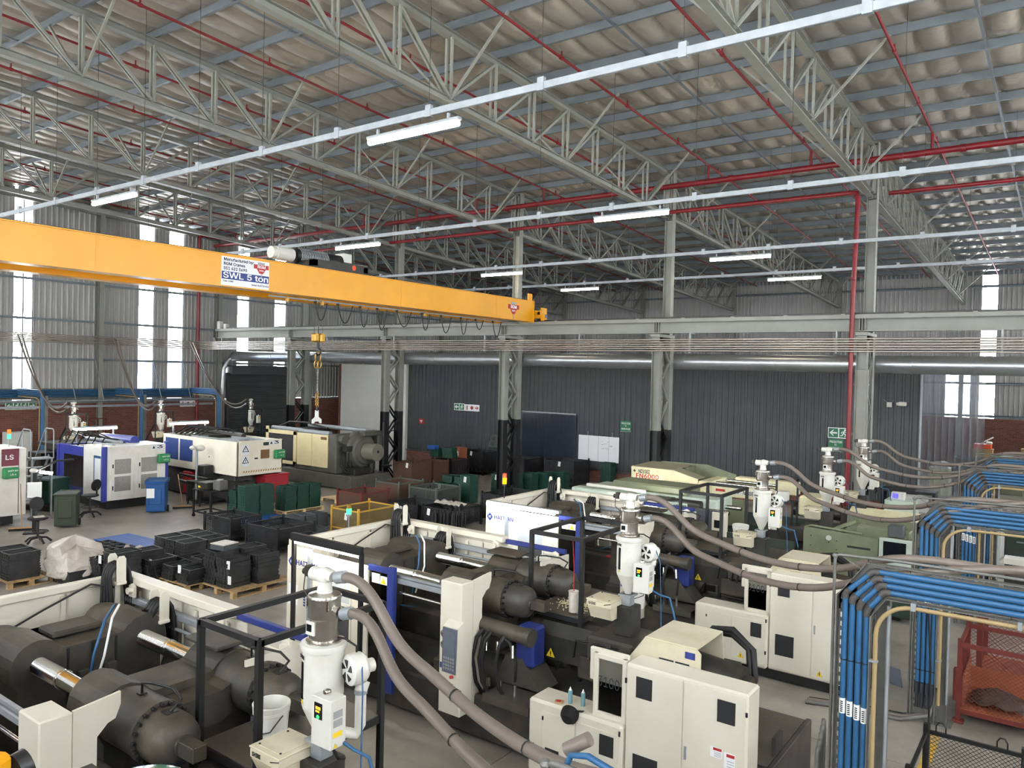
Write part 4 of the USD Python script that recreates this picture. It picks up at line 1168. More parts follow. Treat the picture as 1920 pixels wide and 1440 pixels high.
def press(lab):
    t = thing('moulding_machine', lab, 'injection moulding machine', group='white two-platen moulding machines')
    Wm, CD, BD, CH, BP = M['machine_white'], M['cast_dark'], M['bed_dark'], M['chrome'], M['black_paint']
    # bed
    obj('bed', MB().box(-9.3, -5.0, 0.3, 2.2, 0.08, 0.62, 0.03).box(-5.0, -2.35, 0.4, 1.85, 0.08, 0.8, 0.03).box(-9.0, -6.2, 0.75, 0.95, 0.62, 0.86).box(-9.0, -6.2, 1.8, 2.0, 0.62, 0.86), BD, t)
    obj('tread_top', MB().box(-3.1, -2.36, 0.45, 1.8, 0.8, 0.815).box(-4.9, -3.2, 1.2, 1.8, 0.8, 0.815), M['tread_plate'], t)
    for x in (-9.0, -7.4, -5.6, -4.2, -2.8):
        for r in (0.6, 1.8):
            obj('foot', MB().cyl((x, r, 0), (x, r, 0.1), 0.09, 0.07, 10), BP, t)
    # front panel with logo and sliding door
    p = obj('front_panel', MB().box(-9.38, -8.86, 0.0, 0.05, 0.38, 2.06, 0.01), Wm, t)
    diamond_logo(p, (-9.27, -0.002, 1.83), (1, 0, 0), (0, 0, 1), 0.14)
    obj('maker_lettering', MB().text('HAITIAN', 0.072, (-9.17, -0.002, 1.8), (1, 0, 0), (0, 0, 1), True, 0.002, 0.47), M['print_blue'], p)
    obj('maker_lettering', MB().text('PLASTICS MACHINERY', 0.024, (-9.17, -0.002, 1.745), (1, 0, 0), (0, 0, 1), False, 0.002, 0.45), M['print_grey'], p)
    nt = MB()
    rp = random.Random(8)
    for k in range(5):
        nt.box(-9.05 + 0.045 * k, -9.02 + 0.045 * k, -0.003, 0.0, 1.42, 1.44)
    for k in range(5):
        nt.box(-8.99, -8.95, -0.003, 0, 1.22 + 0.04 * k, 1.245 + 0.04 * k).box(-8.92, -8.9, -0.003, 0, 1.2 + 0.04 * k, 1.225 + 0.04 * k)
    obj('notice', nt, M['print_blue'], p)
    obj('notice_sheet', MB().box(-9.33, -9.12, -0.003, 0, 1.2, 1.5), M['sign_white'], p)
    dr = obj('sliding_door', MB().box(-8.84, -7.68, 0.02, 0.06, 0.38, 2.02, 0.01), Wm, t)
    obj('door_window', MB().box(-8.58, -8.02, 0.012, 0.02, 1.42, 1.9), M['window_pale'], dr)
    obj('door_window', MB().box(-8.58, -8.02, 0.012, 0.02, 0.9, 1.38), M['window_dark'], dr)
    obj('window_rim', MB().box(-8.61, -8.58, 0.005, 0.02, 0.87, 1.93).box(-8.02, -7.99, 0.005, 0.02, 0.87, 1.93).box(-8.61, -7.99, 0.005, 0.02, 1.38, 1.42), Wm, dr)
    obj('door_post', MB().box(-8.88, -8.82, -0.03, 0.02, 0.4, 2.08), M['galvanised'], t)
    obj('handle', MB().box(-7.8, -7.76, -0.04, 0.02, 1.0, 1.3, 0.01), BP, dr)
    g = obj('guard_pane', MB().box(-7.62, -7.28, 0.03, 0.04, 0.45, 1.98), M['grey_pane'], t, 'tinted see-through guard')
    obj('guard_sticker', MB().box(-7.6, -7.45, 0.02, 0.03, 1.82, 1.95).box(-7.44, -7.3, 0.02, 0.03, 1.82, 1.93), M['label_white'], g)
    ty, ti = MB(), MB()
    wsign(ty, ti, (-7.38, 0.02, 1.83), (1, 0, 0), (0, 0, 1), 0.1)
    obj('warning_label', ty, M['label_yellow'], g)
    obj('guard_frame', MB().box(-7.28, -7.16, -0.02, 0.06, 0.4, 2.08, 0.01).box(-7.66, -7.28, 0.0, 0.05, 1.98, 2.06, 0.008), M['machine_blue'], t, 'dark blue guard frame')
    obj('slide_rail', MB().box(-9.3, -6.4, 0.08, 0.16, 1.86, 1.93, 0.01).box(-9.3, -6.4, 0.1, 0.14, 1.94, 1.97), M['galvanised'], t)
    obj('slide_rail', MB().cyl((-7.16, 0.1, 1.74), (-6.4, 0.1, 1.74), 0.018, n=8), CH, t)
    # pillar with control panel and side plate
    pl = obj('pillar', MB().box(-6.35, -6.0, 0.0, 0.24, 0.42, 2.08, 0.012), Wm, t)
    obj('side_plate', MB().prism([(0.24, 0.42), (0.5, 0.42), (0.42, 1.2), (0.42, 1.82), (0.5, 1.9), (0.56, 1.92), (0.6, 2.02), (0.6, 2.12), (0.24, 2.08)], (-6.03, 0, 0), (0, 1, 0), (0, 0, 1), (0.025, 0, 0)), Wm, pl)
    obj('pillar_sticker', MB().box(-6.33, -6.24, -0.003, 0, 0.98, 1.05), M['print_blue'], pl)
    obj('pressure_gauge', MB().lathe([(0.0001, 0.0), (0.05, 0.0), (0.05, 0.015), (0.04, 0.018), (0.0001, 0.018)], (-6.27, 0, 1.28), (0, -1, 0), 14).lathe([(0.0001, 0.0), (0.05, 0.0), (0.05, 0.015), (0.0001, 0.018)], (-6.27, 0, 1.42), (0, -1, 0), 14), CH, pl)
    pn = obj('control_panel', MB().prism([(0, 1.62), (-0.1, 1.56), (-0.12, 0.95), (-0.16, 0.78), (0, 0.7)], (-6.2, 0, 0), (0, 1, 0), (0, 0, 1), (0.24, 0, 0)), Wm, t, 'cream control panel with grey screen and keys')
    obj('panel_face', MB().box(-6.19, -5.97, -0.125, -0.105, 1.0, 1.55), M['panel_grey'], pn)
    obj('screen', MB().box(-6.17, -5.99, -0.13, -0.125, 1.22, 1.52), M['lcd_grey'], pn)
    ky = MB()
    for i in range(5):
        for j in range(4):
            ky.box(-6.17 + 0.037 * i, -6.143 + 0.037 * i, -0.13, -0.125, 1.04 + 0.042 * j, 1.07 + 0.042 * j)
    obj('keypad', ky, M['galvanised'], pn)
    obj('emergency_stop', MB().lathe([(0.0001, 0.035), (0.02, 0.03), (0.02, 0.0)], (-6.02, -0.13, 0.97), (0, -1, 0.2), 10), M['sign_red'], pn)
    kn = MB()
    for i in range(3):
        for j in range(2):
            kn.cyl((-6.15 + 0.07 * i, -0.135, 0.82 + 0.06 * j), (-6.15 + 0.07 * i, -0.155, 0.82 + 0.06 * j), 0.012, n=8)
    obj('selector_knob', kn, BP, pn)
    # fence at the left end and along the back
    for k, (r0, r1) in enumerate(((0.06, 0.86), (0.9, 1.66), (1.7, 2.4))):
        f = obj('end_guard', MB().box(-9.4, -9.37, r0, r1, 0.4, 2.06, 0.006), Wm, t)
        obj('rib', MB().box(-9.37, -9.33, r1 - 0.05, r1, 0.4, 2.0), Wm, f)
    obj('top_rail', MB().box(-9.42, -9.32, 0.05, 2.44, 2.04, 2.13, 0.01), Wm, t)
    obj('end_pane', MB().box(-9.366, -9.36, 0.3, 1.5, 1.0, 1.7), M['grey_pane'], t)
    for k in range(4):
        x0 = -9.36 + 0.6 * k
        f = obj('back_guard', MB().box(x0, x0 + 0.57, 2.42, 2.45, 0.4, 1.98, 0.006), Wm, t)
        obj('rib', MB().box(x0 + 0.24, x0 + 0.3, 2.38, 2.42, 0.4, 1.95, 0.01), Wm, f)
    obj('back_pane', MB().box(-6.95, -6.45, 2.42, 2.43, 0.5, 1.7), M['clear_plastic'], t)
    obj('back_beam', MB().box(-9.38, -7.1, 2.3, 2.46, 2.04, 2.13, 0.01).box(-9.38, -7.1, 2.44, 2.46, 1.95, 2.04), Wm, t)
    obj('back_beam', MB().box(-7.1, -6.0, 2.38, 2.44, 2.02, 2.09, 0.008), M['machine_blue'], t, 'dark blue length of the back beam')
    obj('back_rail', MB().box(-9.3, -6.0, 2.28, 2.36, 1.82, 1.9, 0.012).cyl((-9.2, 2.26, 1.74), (-6.0, 2.26, 1.74), 0.02, n=8), M['galvanised'], t)
    for x in (-9.0, -7.2, -6.1):
        obj('roller_bracket', MB().prism([(-0.06, 0), (0.06, 0), (0.06, 0.13), (0, 0.16), (-0.06, 0.13)], (x, 2.25, 1.92), (1, 0, 0), (0, 0, 1), (0, 0.03, 0)).cyl((x, 2.2, 2.0), (x, 2.25, 2.0), 0.04, n=10), Wm, t)
    obj('end_block', MB().box(-6.4, -6.0, 2.2, 2.46, 0.4, 1.97, 0.01).prism([(2.46, 0.5), (2.46, 2.02), (1.72, 2.04), (1.72, 1.98), (2.02, 1.95), (2.15, 1.84), (2.18, 1.7), (2.1, 1.5), (2.1, 0.5)], (-6.0, 0, 0), (0, 1, 0), (0, 0, 1), (0.02, 0, 0)), Wm, t)
    # platens, tie bars, locking cylinders
    rs, zs = (0.85, 1.9), (0.72, 1.74)
    mp = obj('moving_platen', MB().prism(lobes(rs, zs, 0.25, 0.75, 0.7, 1.72), (-8.62, 0, 0), (0, 1, 0), (0, 0, 1), (0.56, 0, 0)), CD, t, 'dark cast moving platen')
    for r in rs:
        for z in zs:
            obj('bushing', MB().lathe([(0.19, 0), (0.21, 0.1), (0.235, 0.36), (0.235, 0.42)], (-9.02, r, z), (1, 0, 0), 20), CD, mp)
    obj('platen_boss', MB().box(-8.95, -8.6, 0.95, 1.75, 0.8, 1.6, 0.08).box(-8.7, -8.35, 1.1, 1.6, 1.86, 1.93, 0.02), CD, mp)
    gv = MB()
    for r in (1.12, 1.36, 1.6):
        gv.box(-8.065, -8.055, r - 0.012, r + 0.012, 0.8, 1.84)
    obj('groove', gv, BP, mp)
    obj('mould_clamp', MB().box(-8.06, -7.98, 1.2, 1.3, 1.45, 1.6, 0.01).box(-8.06, -7.98, 1.48, 1.58, 1.45, 1.6, 0.01), CD, mp)
    fp = obj('fixed_platen', MB().prism(lobes(rs, zs, 0.26, 0.7, 0.65, 1.7), (-6.9, 0, 0), (0, 1, 0), (0, 0, 1), (0.5, 0, 0)), CD, t, 'dark cast fixed platen')
    obj('platen_web', MB().prism([(0.8, 1.66), (1.12, 1.5), (1.58, 1.5), (1.9, 1.66), (1.9, 1.9), (1.58, 1.78), (1.12, 1.78), (0.8, 1.9)], (-6.42, 0, 0), (0, 1, 0), (0, 0, 1), (0.3, 0, 0)).box(-6.95, -6.4, 1.7, 2.05, 2.02, 2.06, 0.01), CD, fp)
    obj('platen_foot', MB().box(-6.95, -6.3, 0.55, 2.15, 0.55, 0.8, 0.03), CD, fp)
    for i, r in enumerate(rs):
        for j, z in enumerate(zs):
            pr = [(0.085, 0.0)]
            for q in range(26):
                pr += [(0.085, 0.012 + q * 0.02), (0.077, 0.018 + q * 0.02)]
            pr += [(0.085, 0.54), (0.092, 0.545), (0.092, 0.575), (0.085, 0.58), (0.085, 1.26)]
            obj('tie_bar', MB().lathe(pr, (-8.1, r, z), (1, 0, 0), 18, False), M['chrome'], t)
            cy = obj('lock_cylinder', MB().lathe([(0.235, 0), (0.24, 0.02), (0.24, 0.5), (0.25, 0.505), (0.25, 0.56), (0.215, 0.565), (0.21, 0.75), (0.19, 0.83), (0.13, 0.88), (0.08, 0.89), (0.075, 0.91), (0.0001, 0.91)], (-6.42, r, z), (1, 0, 0), 28), CD, t)
            bt = MB()
            for q in range(20):
                a = 2 * math.pi * q / 20
                bt.cyl((-5.86, r + 0.232 * math.cos(a), z + 0.232 * math.sin(a)), (-5.82, r + 0.232 * math.cos(a), z + 0.232 * math.sin(a)), 0.016, n=6)
            obj('bolt_ring', bt, BP, cy)
            obj('sensor_box', MB().box(-5.53, -5.3, r - 0.06, r + 0.06, z - 0.06, z + 0.06, 0.006), CD, cy)
            if j:
                obj('hydraulic_hose', MB().tube([(-6.15, r, z + 0.23), (-6.15, r, z + 0.33), (-6.05, r + 0.04, z + 0.34), (-5.85, r + 0.1, z + 0.33), (-5.7, r + 0.08, z + 0.29), (-5.72, r, z + 0.21)], 0.012, 6).box(-6.18, -6.12, r - 0.03, r + 0.03, z + 0.23, z + 0.25).box(-5.78, -5.68, r - 0.05, r + 0.05, z + 0.2, z + 0.215), BP, cy)
    obj('traverse_cylinder', MB().lathe([(0.0001, 0), (0.1, 0), (0.1, 0.98), (0.115, 0.985), (0.115, 1.05), (0.0001, 1.05)], (-6.3, 0.46, 1.48), (1, 0, -0.02), 18), CD, t)
    obj('traverse_cylinder', MB().lathe([(0.0001, 0), (0.09, 0), (0.09, 0.9), (0.0001, 0.9)], (-6.3, 2.1, 1.2), (1, 0, 0), 16), CD, t)
    hs = MB()
    for k, (x, r) in enumerate(((-5.95, 0.38), (-5.88, 0.42), (-5.8, 0.36), (-5.6, 0.4))):
        hs.tube([(x, r, 1.45), (x - 0.02, r - 0.1, 1.36), (x - 0.06, r - 0.13, 1.1), (x - 0.02, r - 0.1, 0.8), (x + 0.03, r, 0.6)], 0.024, 8)
    hs.tube([(-5.75, 0.42, 1.42), (-5.5, 0.34, 1.38), (-5.4, 0.34, 1.15), (-5.45, 0.4, 0.9)], 0.02, 8)
    obj('hydraulic_hose', hs, M['rubber'], t)
    fit = MB()
    for x in (-5.86, -5.68, -5.45):
        fit.cyl((x, 0.33, 1.36), (x + 0.03, 0.3, 1.22), 0.022, n=8).cyl((x, 0.4, 0.68), (x, 0.4, 0.85), 0.025, n=8)
    obj('hose_fitting', fit, CH, t)
    # hose bundles looped over white brackets
    for bx, br, bz, down in ((-9.15, 2.15, 2.36, 1.25), (-8.15, 2.12, 2.12, 1.5)):
        hb = obj('hose_bracket', MB().prism([(-0.055, 0), (0.055, 0), (0.055, 0.26), (0.03, 0.3), (-0.03, 0.3), (-0.055, 0.26)], (bx - 0.11, br, bz - 0.24), (0, 1, 0), (0, 0, 1), (0.012, 0, 0)).prism([(-0.055, 0), (0.055, 0), (0.055, 0.26), (0.03, 0.3), (-0.03, 0.3), (-0.055, 0.26)], (bx + 0.1, br, bz - 0.24), (0, 1, 0), (0, 0, 1), (0.012, 0, 0)).box(bx - 0.13, bx + 0.13, br - 0.06, br + 0.06, bz - 0.28, bz - 0.24, 0.008).box(bx - 0.03, bx + 0.03, br - 0.03, br + 0.03, 0.5, bz - 0.26), Wm, t)
        b2 = MB()
        for q in range(4):
            x = bx - 0.075 + 0.05 * q
            a = np.linspace(0.1, math.pi, 7)
            pts = [(x, br - 0.14 + 0.02 * q, down + 0.5)] + [(x, br - 0.12 * math.cos(v) + 0.0, bz - 0.2 + 0.16 * math.sin(v)) for v in a] + [(x + 0.02, br + 0.15, bz - 0.5), (x + 0.05, br + 0.13, down), (x + 0.25, br - 0.1, down - 0.25)]
            b2.tube(pts, 0.024, 8)
        obj('hose_bundle', b2, M['rubber'], hb)
    obj('cable', MB().tube([(-9.1, 2.1, 2.05), (-9.25, 1.9, 2.1), (-9.3, 1.4, 1.9), (-9.3, 0.7, 1.62), (-9.3, 0.3, 1.6)], 0.012, 6), M['rubber'], t)
    obj('coolant_hose', MB().tube([(-8.05, 1.3, 1.3), (-7.95, 1.32, 1.75), (-8.1, 1.5, 2.02), (-8.4, 1.75, 2.06)], 0.014, 6).tube([(-8.0, 1.0, 1.2), (-7.7, 1.2, 1.15), (-7.4, 1.6, 1.25), (-7.1, 1.7, 1.2)], 0.014, 6), M['pipe_blue'], t)
    obj('coolant_hose', MB().tube([(-8.03, 1.35, 1.3), (-7.9, 1.4, 1.72), (-8.05, 1.55, 2.04), (-8.3, 1.75, 2.08)], 0.014, 6), M['label_white'], t)
    obj('mould_base', MB().box(-8.05, -6.9, 1.05, 1.66, 0.62, 1.18, 0.02).box(-8.0, -6.95, 1.25, 1.33, 1.18, 1.22).box(-8.0, -6.95, 1.5, 1.58, 1.18, 1.22), BD, t)
    obj('red_tag', MB().box(-7.2, -7.0, 0.98, 1.1, 1.18, 1.2), M['sign_red'], t)
    # injection unit
    obj('barrel', MB().lathe([(0.06, 0), (0.16, 0.25), (0.2, 0.3), (0.2, 1.75), (0.14, 1.8), (0.14, 2.2)], (-6.0, 1.25, 1.3), (1, 0, 0), 20), M['dark_steel'], t)
    obj('barrel_cover', MB().prism([(-0.28, 0), (0.28, 0), (0.28, 0.3), (0.16, 0.44), (-0.16, 0.44), (-0.28, 0.3)], (-5.5, 1.25, 1.05), (0, 1, 0), (0, 0, 1), (1.0, 0, 0)), M['dark_steel'], t)
    ty, ti = MB(), MB()
    for x in (-5.3, -4.75):
        wsign(ty, ti, (x, 0.962, 1.08), (1, 0, 0), (0, 0, 1), 0.13)
    obj('warning_label', ty, M['label_yellow'], t)
    obj('warning_mark', ti, M['ink_black'], t)
    obj('drive_box', MB().box(-5.62, -5.34, 0.62, 0.9, 1.0, 1.5, 0.03), M['machine_blue'], t)
    obj('purge_chute', MB().prism([(-5.9, 0.75), (-5.2, 0.75), (-5.5, 1.1), (-5.75, 1.1)], (0, 0.6, 0), (1, 0, 0), (0, 0, 1), (0, 0.4, 0)).box(-5.8, -5.1, 0.2, 0.62, 0.62, 0.72), M['tread_plate'], t)
    obj('carriage', MB().box(-4.9, -3.9, 0.95, 1.55, 0.9, 1.2, 0.03).box(-4.75, -4.1, 0.9, 1.6, 1.2, 1.5, 0.03).box(-4.0, -3.1, 0.7, 1.8, 0.85, 1.3, 0.02), CD, t)
    rr = random.Random(11)
    cl = MB()
    for k in range(9):
        x, r = -4.9 + 0.12 * k, 0.75 + 0.25 * rr.random()
        cl.tube([(x, r, 1.2), (x + 0.05, r - 0.04, 1.38 + 0.08 * rr.random()), (x + 0.2, r + 0.05, 1.42), (x + 0.3, r + 0.1, 1.25)], 0.018, 6)
    obj('cable_run', cl, M['rubber'], t)
    hd = obj('hood', MB().prism([(-4.02, 1.4), (-3.8, 1.72), (-3.72, 1.82), (-3.12, 1.82), (-3.08, 1.78), (-3.08, 1.3), (-4.02, 1.3)], (0, 0.42, 0), (1, 0, 0), (0, 0, 1), (0, 0.025, 0)).prism([(-3.72, 1.82), (-3.12, 1.82), (-3.12, 1.835), (-3.72, 1.835)], (0, 0.44, 0), (1, 0, 0), (0, 0, 1), (0, 0.72, 0)).prism([(-3.72, 1.82), (-4.02, 1.4), (-4.02, 1.42), (-3.72, 1.835)], (0, 0.42, 0), (1, 0, 0), (0, 0, 1), (0, 0.74, 0)).prism([(-4.02, 1.4), (-3.72, 1.82), (-3.12, 1.82), (-3.08, 1.3), (-4.02, 1.3)], (0, 1.14, 0), (1, 0, 0), (0, 0, 1), (0, 0.025, 0)), M['cream_paint'], t, 'cream hood over the injection drive, open at its right end')
    obj('hood_slot', MB().box(-3.55, -3.38, 0.412, 0.42, 1.6, 1.65, 0.01).box(-3.36, -3.2, 0.412, 0.42, 1.6, 1.65, 0.01), M['window_dark'], hd)
    obj('hood_badge', MB().box(-3.25, -3.14, 0.412, 0.42, 1.71, 1.78), M['print_blue'], hd)
    obj('drive_motor', MB().cyl((-3.6, 0.8, 1.5), (-2.75, 0.8, 1.42), 0.2, n=18).cyl((-2.75, 0.8, 1.42), (-2.65, 0.8, 1.42), 0.12, n=12).box(-3.0, -2.8, 0.6, 1.0, 1.15, 1.55, 0.02), M['dark_steel'], t)
    hh = MB()
    for k in range(2):
        hh.tube([(-3.5, 1.35 + 0.08 * k, 1.5), (-3.3, 1.35 + 0.08 * k, 1.78 - 0.06 * k), (-3.05, 1.3, 1.83 - 0.06 * k), (-2.78 - 0.05 * k, 1.2, 1.68), (-2.72 - 0.05 * k, 1.1, 1.4), (-2.8 - 0.04 * k, 1.05, 1.12)], 0.036, 10)
    obj('suction_hose', hh, M['rubber'], t)
    obj('suction_flange', MB().cyl((-2.8, 1.05, 1.0), (-2.8, 1.05, 1.16), 0.05, n=10).cyl((-2.84, 1.05, 0.82), (-2.84, 1.05, 1.0), 0.1, n=12), CH, t)
    # electrical cabinets
    ct = obj('tall_cabinet', MB().box(-3.73, -2.42, 0.0, 0.34, 0.16, 1.67, 0.02), Wm, t, 'tall cream switch cabinet with two doors')
    obj('cabinet_door', MB().box(-3.71, -3.085, -0.012, 0, 0.2, 1.64, 0.004), Wm, ct)
    obj('cabinet_door', MB().box(-3.075, -2.44, -0.012, 0, 0.2, 1.64, 0.004), Wm, ct)
    obj('vent_panel', MB().box(-3.6, -3.42, -0.018, -0.012, 1.34, 1.56).box(-2.72, -2.54, -0.018, -0.012, 1.34, 1.56), M['vent_black'], ct)
    obj('vent_panel', MB().box(-3.62, -3.34, -0.018, -0.012, 0.42, 0.74), M['vent_black'], ct)
    obj('door_lock', MB().box(-3.05, -3.03, -0.025, -0.012, 0.86, 0.99), M['galvanised'], ct)
    obj('hinge', MB().cyl((-3.72, -0.015, 1.46), (-3.72, -0.015, 1.51), 0.012, n=8).cyl((-2.43, -0.015, 1.46), (-2.43, -0.015, 1.5), 0.012, n=8), BP, ct)
    lb = obj('caution_label', MB().box(-2.78, -2.66, -0.015, -0.012, 0.98, 1.08).box(-2.64, -2.53, -0.015, -0.012, 0.88, 1.06), M['sign_white'], ct)
    obj('caution_strip', MB().box(-2.75, -2.665, -0.0165, -0.015, 1.05, 1.075).box(-2.615, -2.535, -0.0165, -0.015, 1.02, 1.05), M['sign_red'], lb)
    tx = MB()
    for j in range(4):
        tx.box(-2.74, -2.67, -0.0165, -0.015, 0.99 + 0.013 * j, 0.994 + 0.013 * j).box(-2.61, -2.54, -0.0165, -0.015, 0.9 + 0.026 * j, 0.905 + 0.026 * j)
    obj('label_print', tx, M['grey_label'], lb)
    ty, ti = MB(), MB()
    wsign(ty, ti, (-2.95, -0.0125, 0.24), (1, 0, 0), (0, 0, 1), 0.1)
    obj('warning_label', ty, M['label_yellow'], ct)
    obj('warning_mark', ti, M['ink_black'], ct)
    wp_ = obj('window_panel', MB().box(-4.2, -3.73, 0.05, 0.1, 1.36, 1.72, 0.01).box(-4.14, -3.73, 0.02, 0.1, 0.98, 1.05, 0.01).box(-4.14, -4.08, 0.02, 0.1, 0.98, 1.68, 0.01).box(-3.79, -3.73, 0.02, 0.1, 0.98, 1.68, 0.01).box(-4.14, -3.73, 0.02, 0.1, 1.62, 1.68, 0.01), Wm, t)
    obj('window', MB().box(-4.08, -3.79, 0.05, 0.06, 1.05, 1.62), M['grey_pane'], wp_)
    obj('model_number', MB().text('3100', 0.11, (-4.1, 0.048, 1.32), (1, 0, 0), (0, 0, 1), False, 0.002, 0.27), M['window_dark'], wp_)
    obj('number_plate', MB().box(-4.08, -3.79, 0.09, 0.1, 1.25, 1.62), M['window_pale'], wp_)
    obj('dark_recess', MB().box(-4.08, -3.79, 0.3, 0.32, 1.0, 1.25), M['window_dark'], wp_)
    lc = obj('low_cabinet', MB().box(-4.93, -3.73, -0.06, 0.34, 0.16, 1.0, 0.03), Wm, t, 'low cream cabinet with a dusty top')
    obj('cabinet_door', MB().box(-4.73, -4.3, -0.07, -0.06, 0.22, 0.9, 0.004), Wm, lc)
    obj('cabinet_door', MB().box(-4.29, -3.75, -0.07, -0.06, 0.22, 0.9, 0.004), Wm, lc)
    obj('vent_panel', MB().box(-3.99, -3.82, -0.076, -0.07, 0.64, 0.86).box(-4.68, -4.5, -0.076, -0.07, 0.3, 0.5), M['vent_black'], lc)
    obj('door_lock', MB().box(-4.25, -4.23, -0.08, -0.07, 0.55, 0.67), M['galvanised'], lc)
    ty, ti = MB(), MB()
    wsign(ty, ti, (-4.14, -0.0705, 0.26), (1, 0, 0), (0, 0, 1), 0.1)
    obj('warning_label', ty, M['label_yellow'], lc)
    obj('warning_mark', ti, M['ink_black'], lc)
    obj('hinge', MB().cyl((-3.75, -0.075, 0.9), (-3.75, -0.075, 0.95), 0.012, n=8).cyl((-3.75, -0.075, 0.4), (-3.75, -0.075, 0.45), 0.012, n=8).cyl((-4.72, -0.075, 0.8), (-4.72, -0.075, 0.84), 0.01, n=8), BP, lc)
    obj('plinth', MB().box(-4.9, -2.45, 0.02, 0.32, 0.02, 0.16), BP, t)
    # end of the bed with fork plates
    obj('bed_end', MB().box(-2.36, -2.3, 0.4, 1.85, 0.08, 0.82, 0.01).box(-2.4, -2.36, 0.7, 0.95, 0.82, 1.0), BD, t)
    obj('lifting_lug', MB().prism([(0, 0.2), (0.38, 0.14), (0.34, 0.4), (0, 0.46)], (-2.3, 0.6, 0), (1, 0, 0), (0, 0, 1), (0, 0.03, 0)), M['panel_grey'], t)
    return t


MACH = [(2.5, 'white two-platen moulding machine in the left foreground, cut by the lower edge'), (7.3, 'white two-platen moulding machine in the centre, its cabinet marked 3100'), (12.1, 'white two-platen moulding machine third from the foreground, its front door under a white lamp')]
m0 = None
for y, lab in MACH:
    if m0 is None:
        m0 = press(lab)
        UsdGeom.Xformable(m0).GetOrderedXformOps()[0].Set(Gf.Vec3d(0, y, 0))
    else:
        dup(m0, (0, y, 0), 0, lab)


# black work platforms beside the dryers
def platform(lab):
    t = thing('work_platform', lab, 'platform', group='black work platforms')
    BP = M['black_paint']
    x0, x1, r0, r1 = -5.74, -4.96, 1.12, 2.42
    for x in (x0, x1):
        for r in (r0, r1):
            obj('leg', MB().box(x - 0.025, x + 0.025, r - 0.025, r + 0.025, 0.62 if x < -5.2 else 0.8, 2.62), BP, t)
    for a, b in (((x0, r0), (x1, r0)), ((x0, r0), (x0, r1)), ((x0, r1), (x1, r1)), ((x1, r0), (x1, r1))):
        obj('top_rail', MB().bar((*a, 2.6), (*b, 2.6), 0.05, 0.05), BP, t)
    for a, b in (((x0, r0), (x1, r0)), ((x0, r0), (x0, r1)), ((x1, r0), (x1, r1))):
        obj('deck_edge', MB().bar((*a, 1.56), (*b, 1.56), 0.03, 0.06), BP, t)
    obj('deck', MB().box(x0, x1, r0, r1, 1.585, 1.6), M['tread_plate'], t, 'worn chequered deck plate')
    obj('brace', MB().bar((x1, r0, 1.5), (x1 - 0.35, r0, 0.85), 0.03), BP, t)
    return t


pf0 = None
for (y, lab) in ((2.5, 'black open frame platform in the foreground carrying a white bucket'), (7.3, 'black open frame platform in the centre beside the middle dryer'), (12.1, 'black open frame platform behind, with a bucket near the third dryer')):
    if pf0 is None:
        pf0 = platform(lab)
        UsdGeom.Xformable(pf0).GetOrderedXformOps()[0].Set(Gf.Vec3d(0, y, 0))
    else:
        dup(pf0, (0, y, 0), 0, lab)


def bucket(lab, lid=False):
    t = thing('bucket', lab, 'bucket', group='white plastic buckets')
    obj('pail', MB().lathe([(0.11, 0.0), (0.12, 0.006), (0.14, 0.3), (0.147, 0.305), (0.147, 0.33), (0.142, 0.335), (0.15, 0.34), (0.152, 0.375), (0.143, 0.38), (0.138, 0.37), (0.118, 0.02), (0.0001, 0.015)], n=26), M['dryer_white'], t)
    obj('handle', MB().tube([(0.15, 0, 0.31), (0.12, -0.1, 0.2), (0.0, -0.16, 0.16), (-0.12, -0.1, 0.2), (-0.15, 0, 0.31)], 0.005, 6), M['dark_steel'], t)
    obj('contents', MB().cyl((0, 0, 0.2), (0, 0, 0.25), 0.13, n=20), M['label_white'], t)
    return t


bk0 = bucket('white plastic bucket with stains on the foreground platform')
UsdGeom.Xformable(bk0).GetOrderedXformOps()[0].Set(Gf.Vec3d(-5.2, 3.92, 1.6))
dup(bk0, (-4.96 + 0.24, 9.45, 1.55), 20, 'white plastic bucket beside the middle hopper dryer, its handle hanging down')
dup(bk0, (-4.9, 14.05, 1.6), 0, 'white plastic bucket on the platform left of the third dryer')
# ---------------------------------------------------------------- older green and cream machines beyond
mat('mint_paint', (182, 196, 184), 0.42, var=0.04, dirt=(150, 158, 144), dscale=2, damt=0.5)
mat('olive_paint', (120, 126, 100), 0.45, var=0.06, dirt=(92, 94, 74), dscale=2, damt=0.5)
mat('old_cream', (222, 216, 178), 0.4, var=0.04, dirt=(176, 164, 120), dscale=2, damt=0.4)
mat('machine_green_dark', (44, 62, 56), 0.5, var=0.12, dirt=(70, 70, 60), damt=0.5)
mat('bluegrey_panel', (66, 72, 82), 0.45, var=0.08)
emit('screen_blue', (96, 90, 240), 1.6)


def plus_logo(parent, o, s, m):
    o = np.asarray(o, float)
    obj('logo', MB().box(o[0] - s / 2, o[0] + s / 2, o[1] - 0.003, o[1], o[2] - s * 0.16, o[2] + s * 0.16).box(o[0] - s * 0.16, o[0] + s * 0.16, o[1] - 0.003, o[1], o[2] - s / 2, o[2] + s / 2), m, parent)


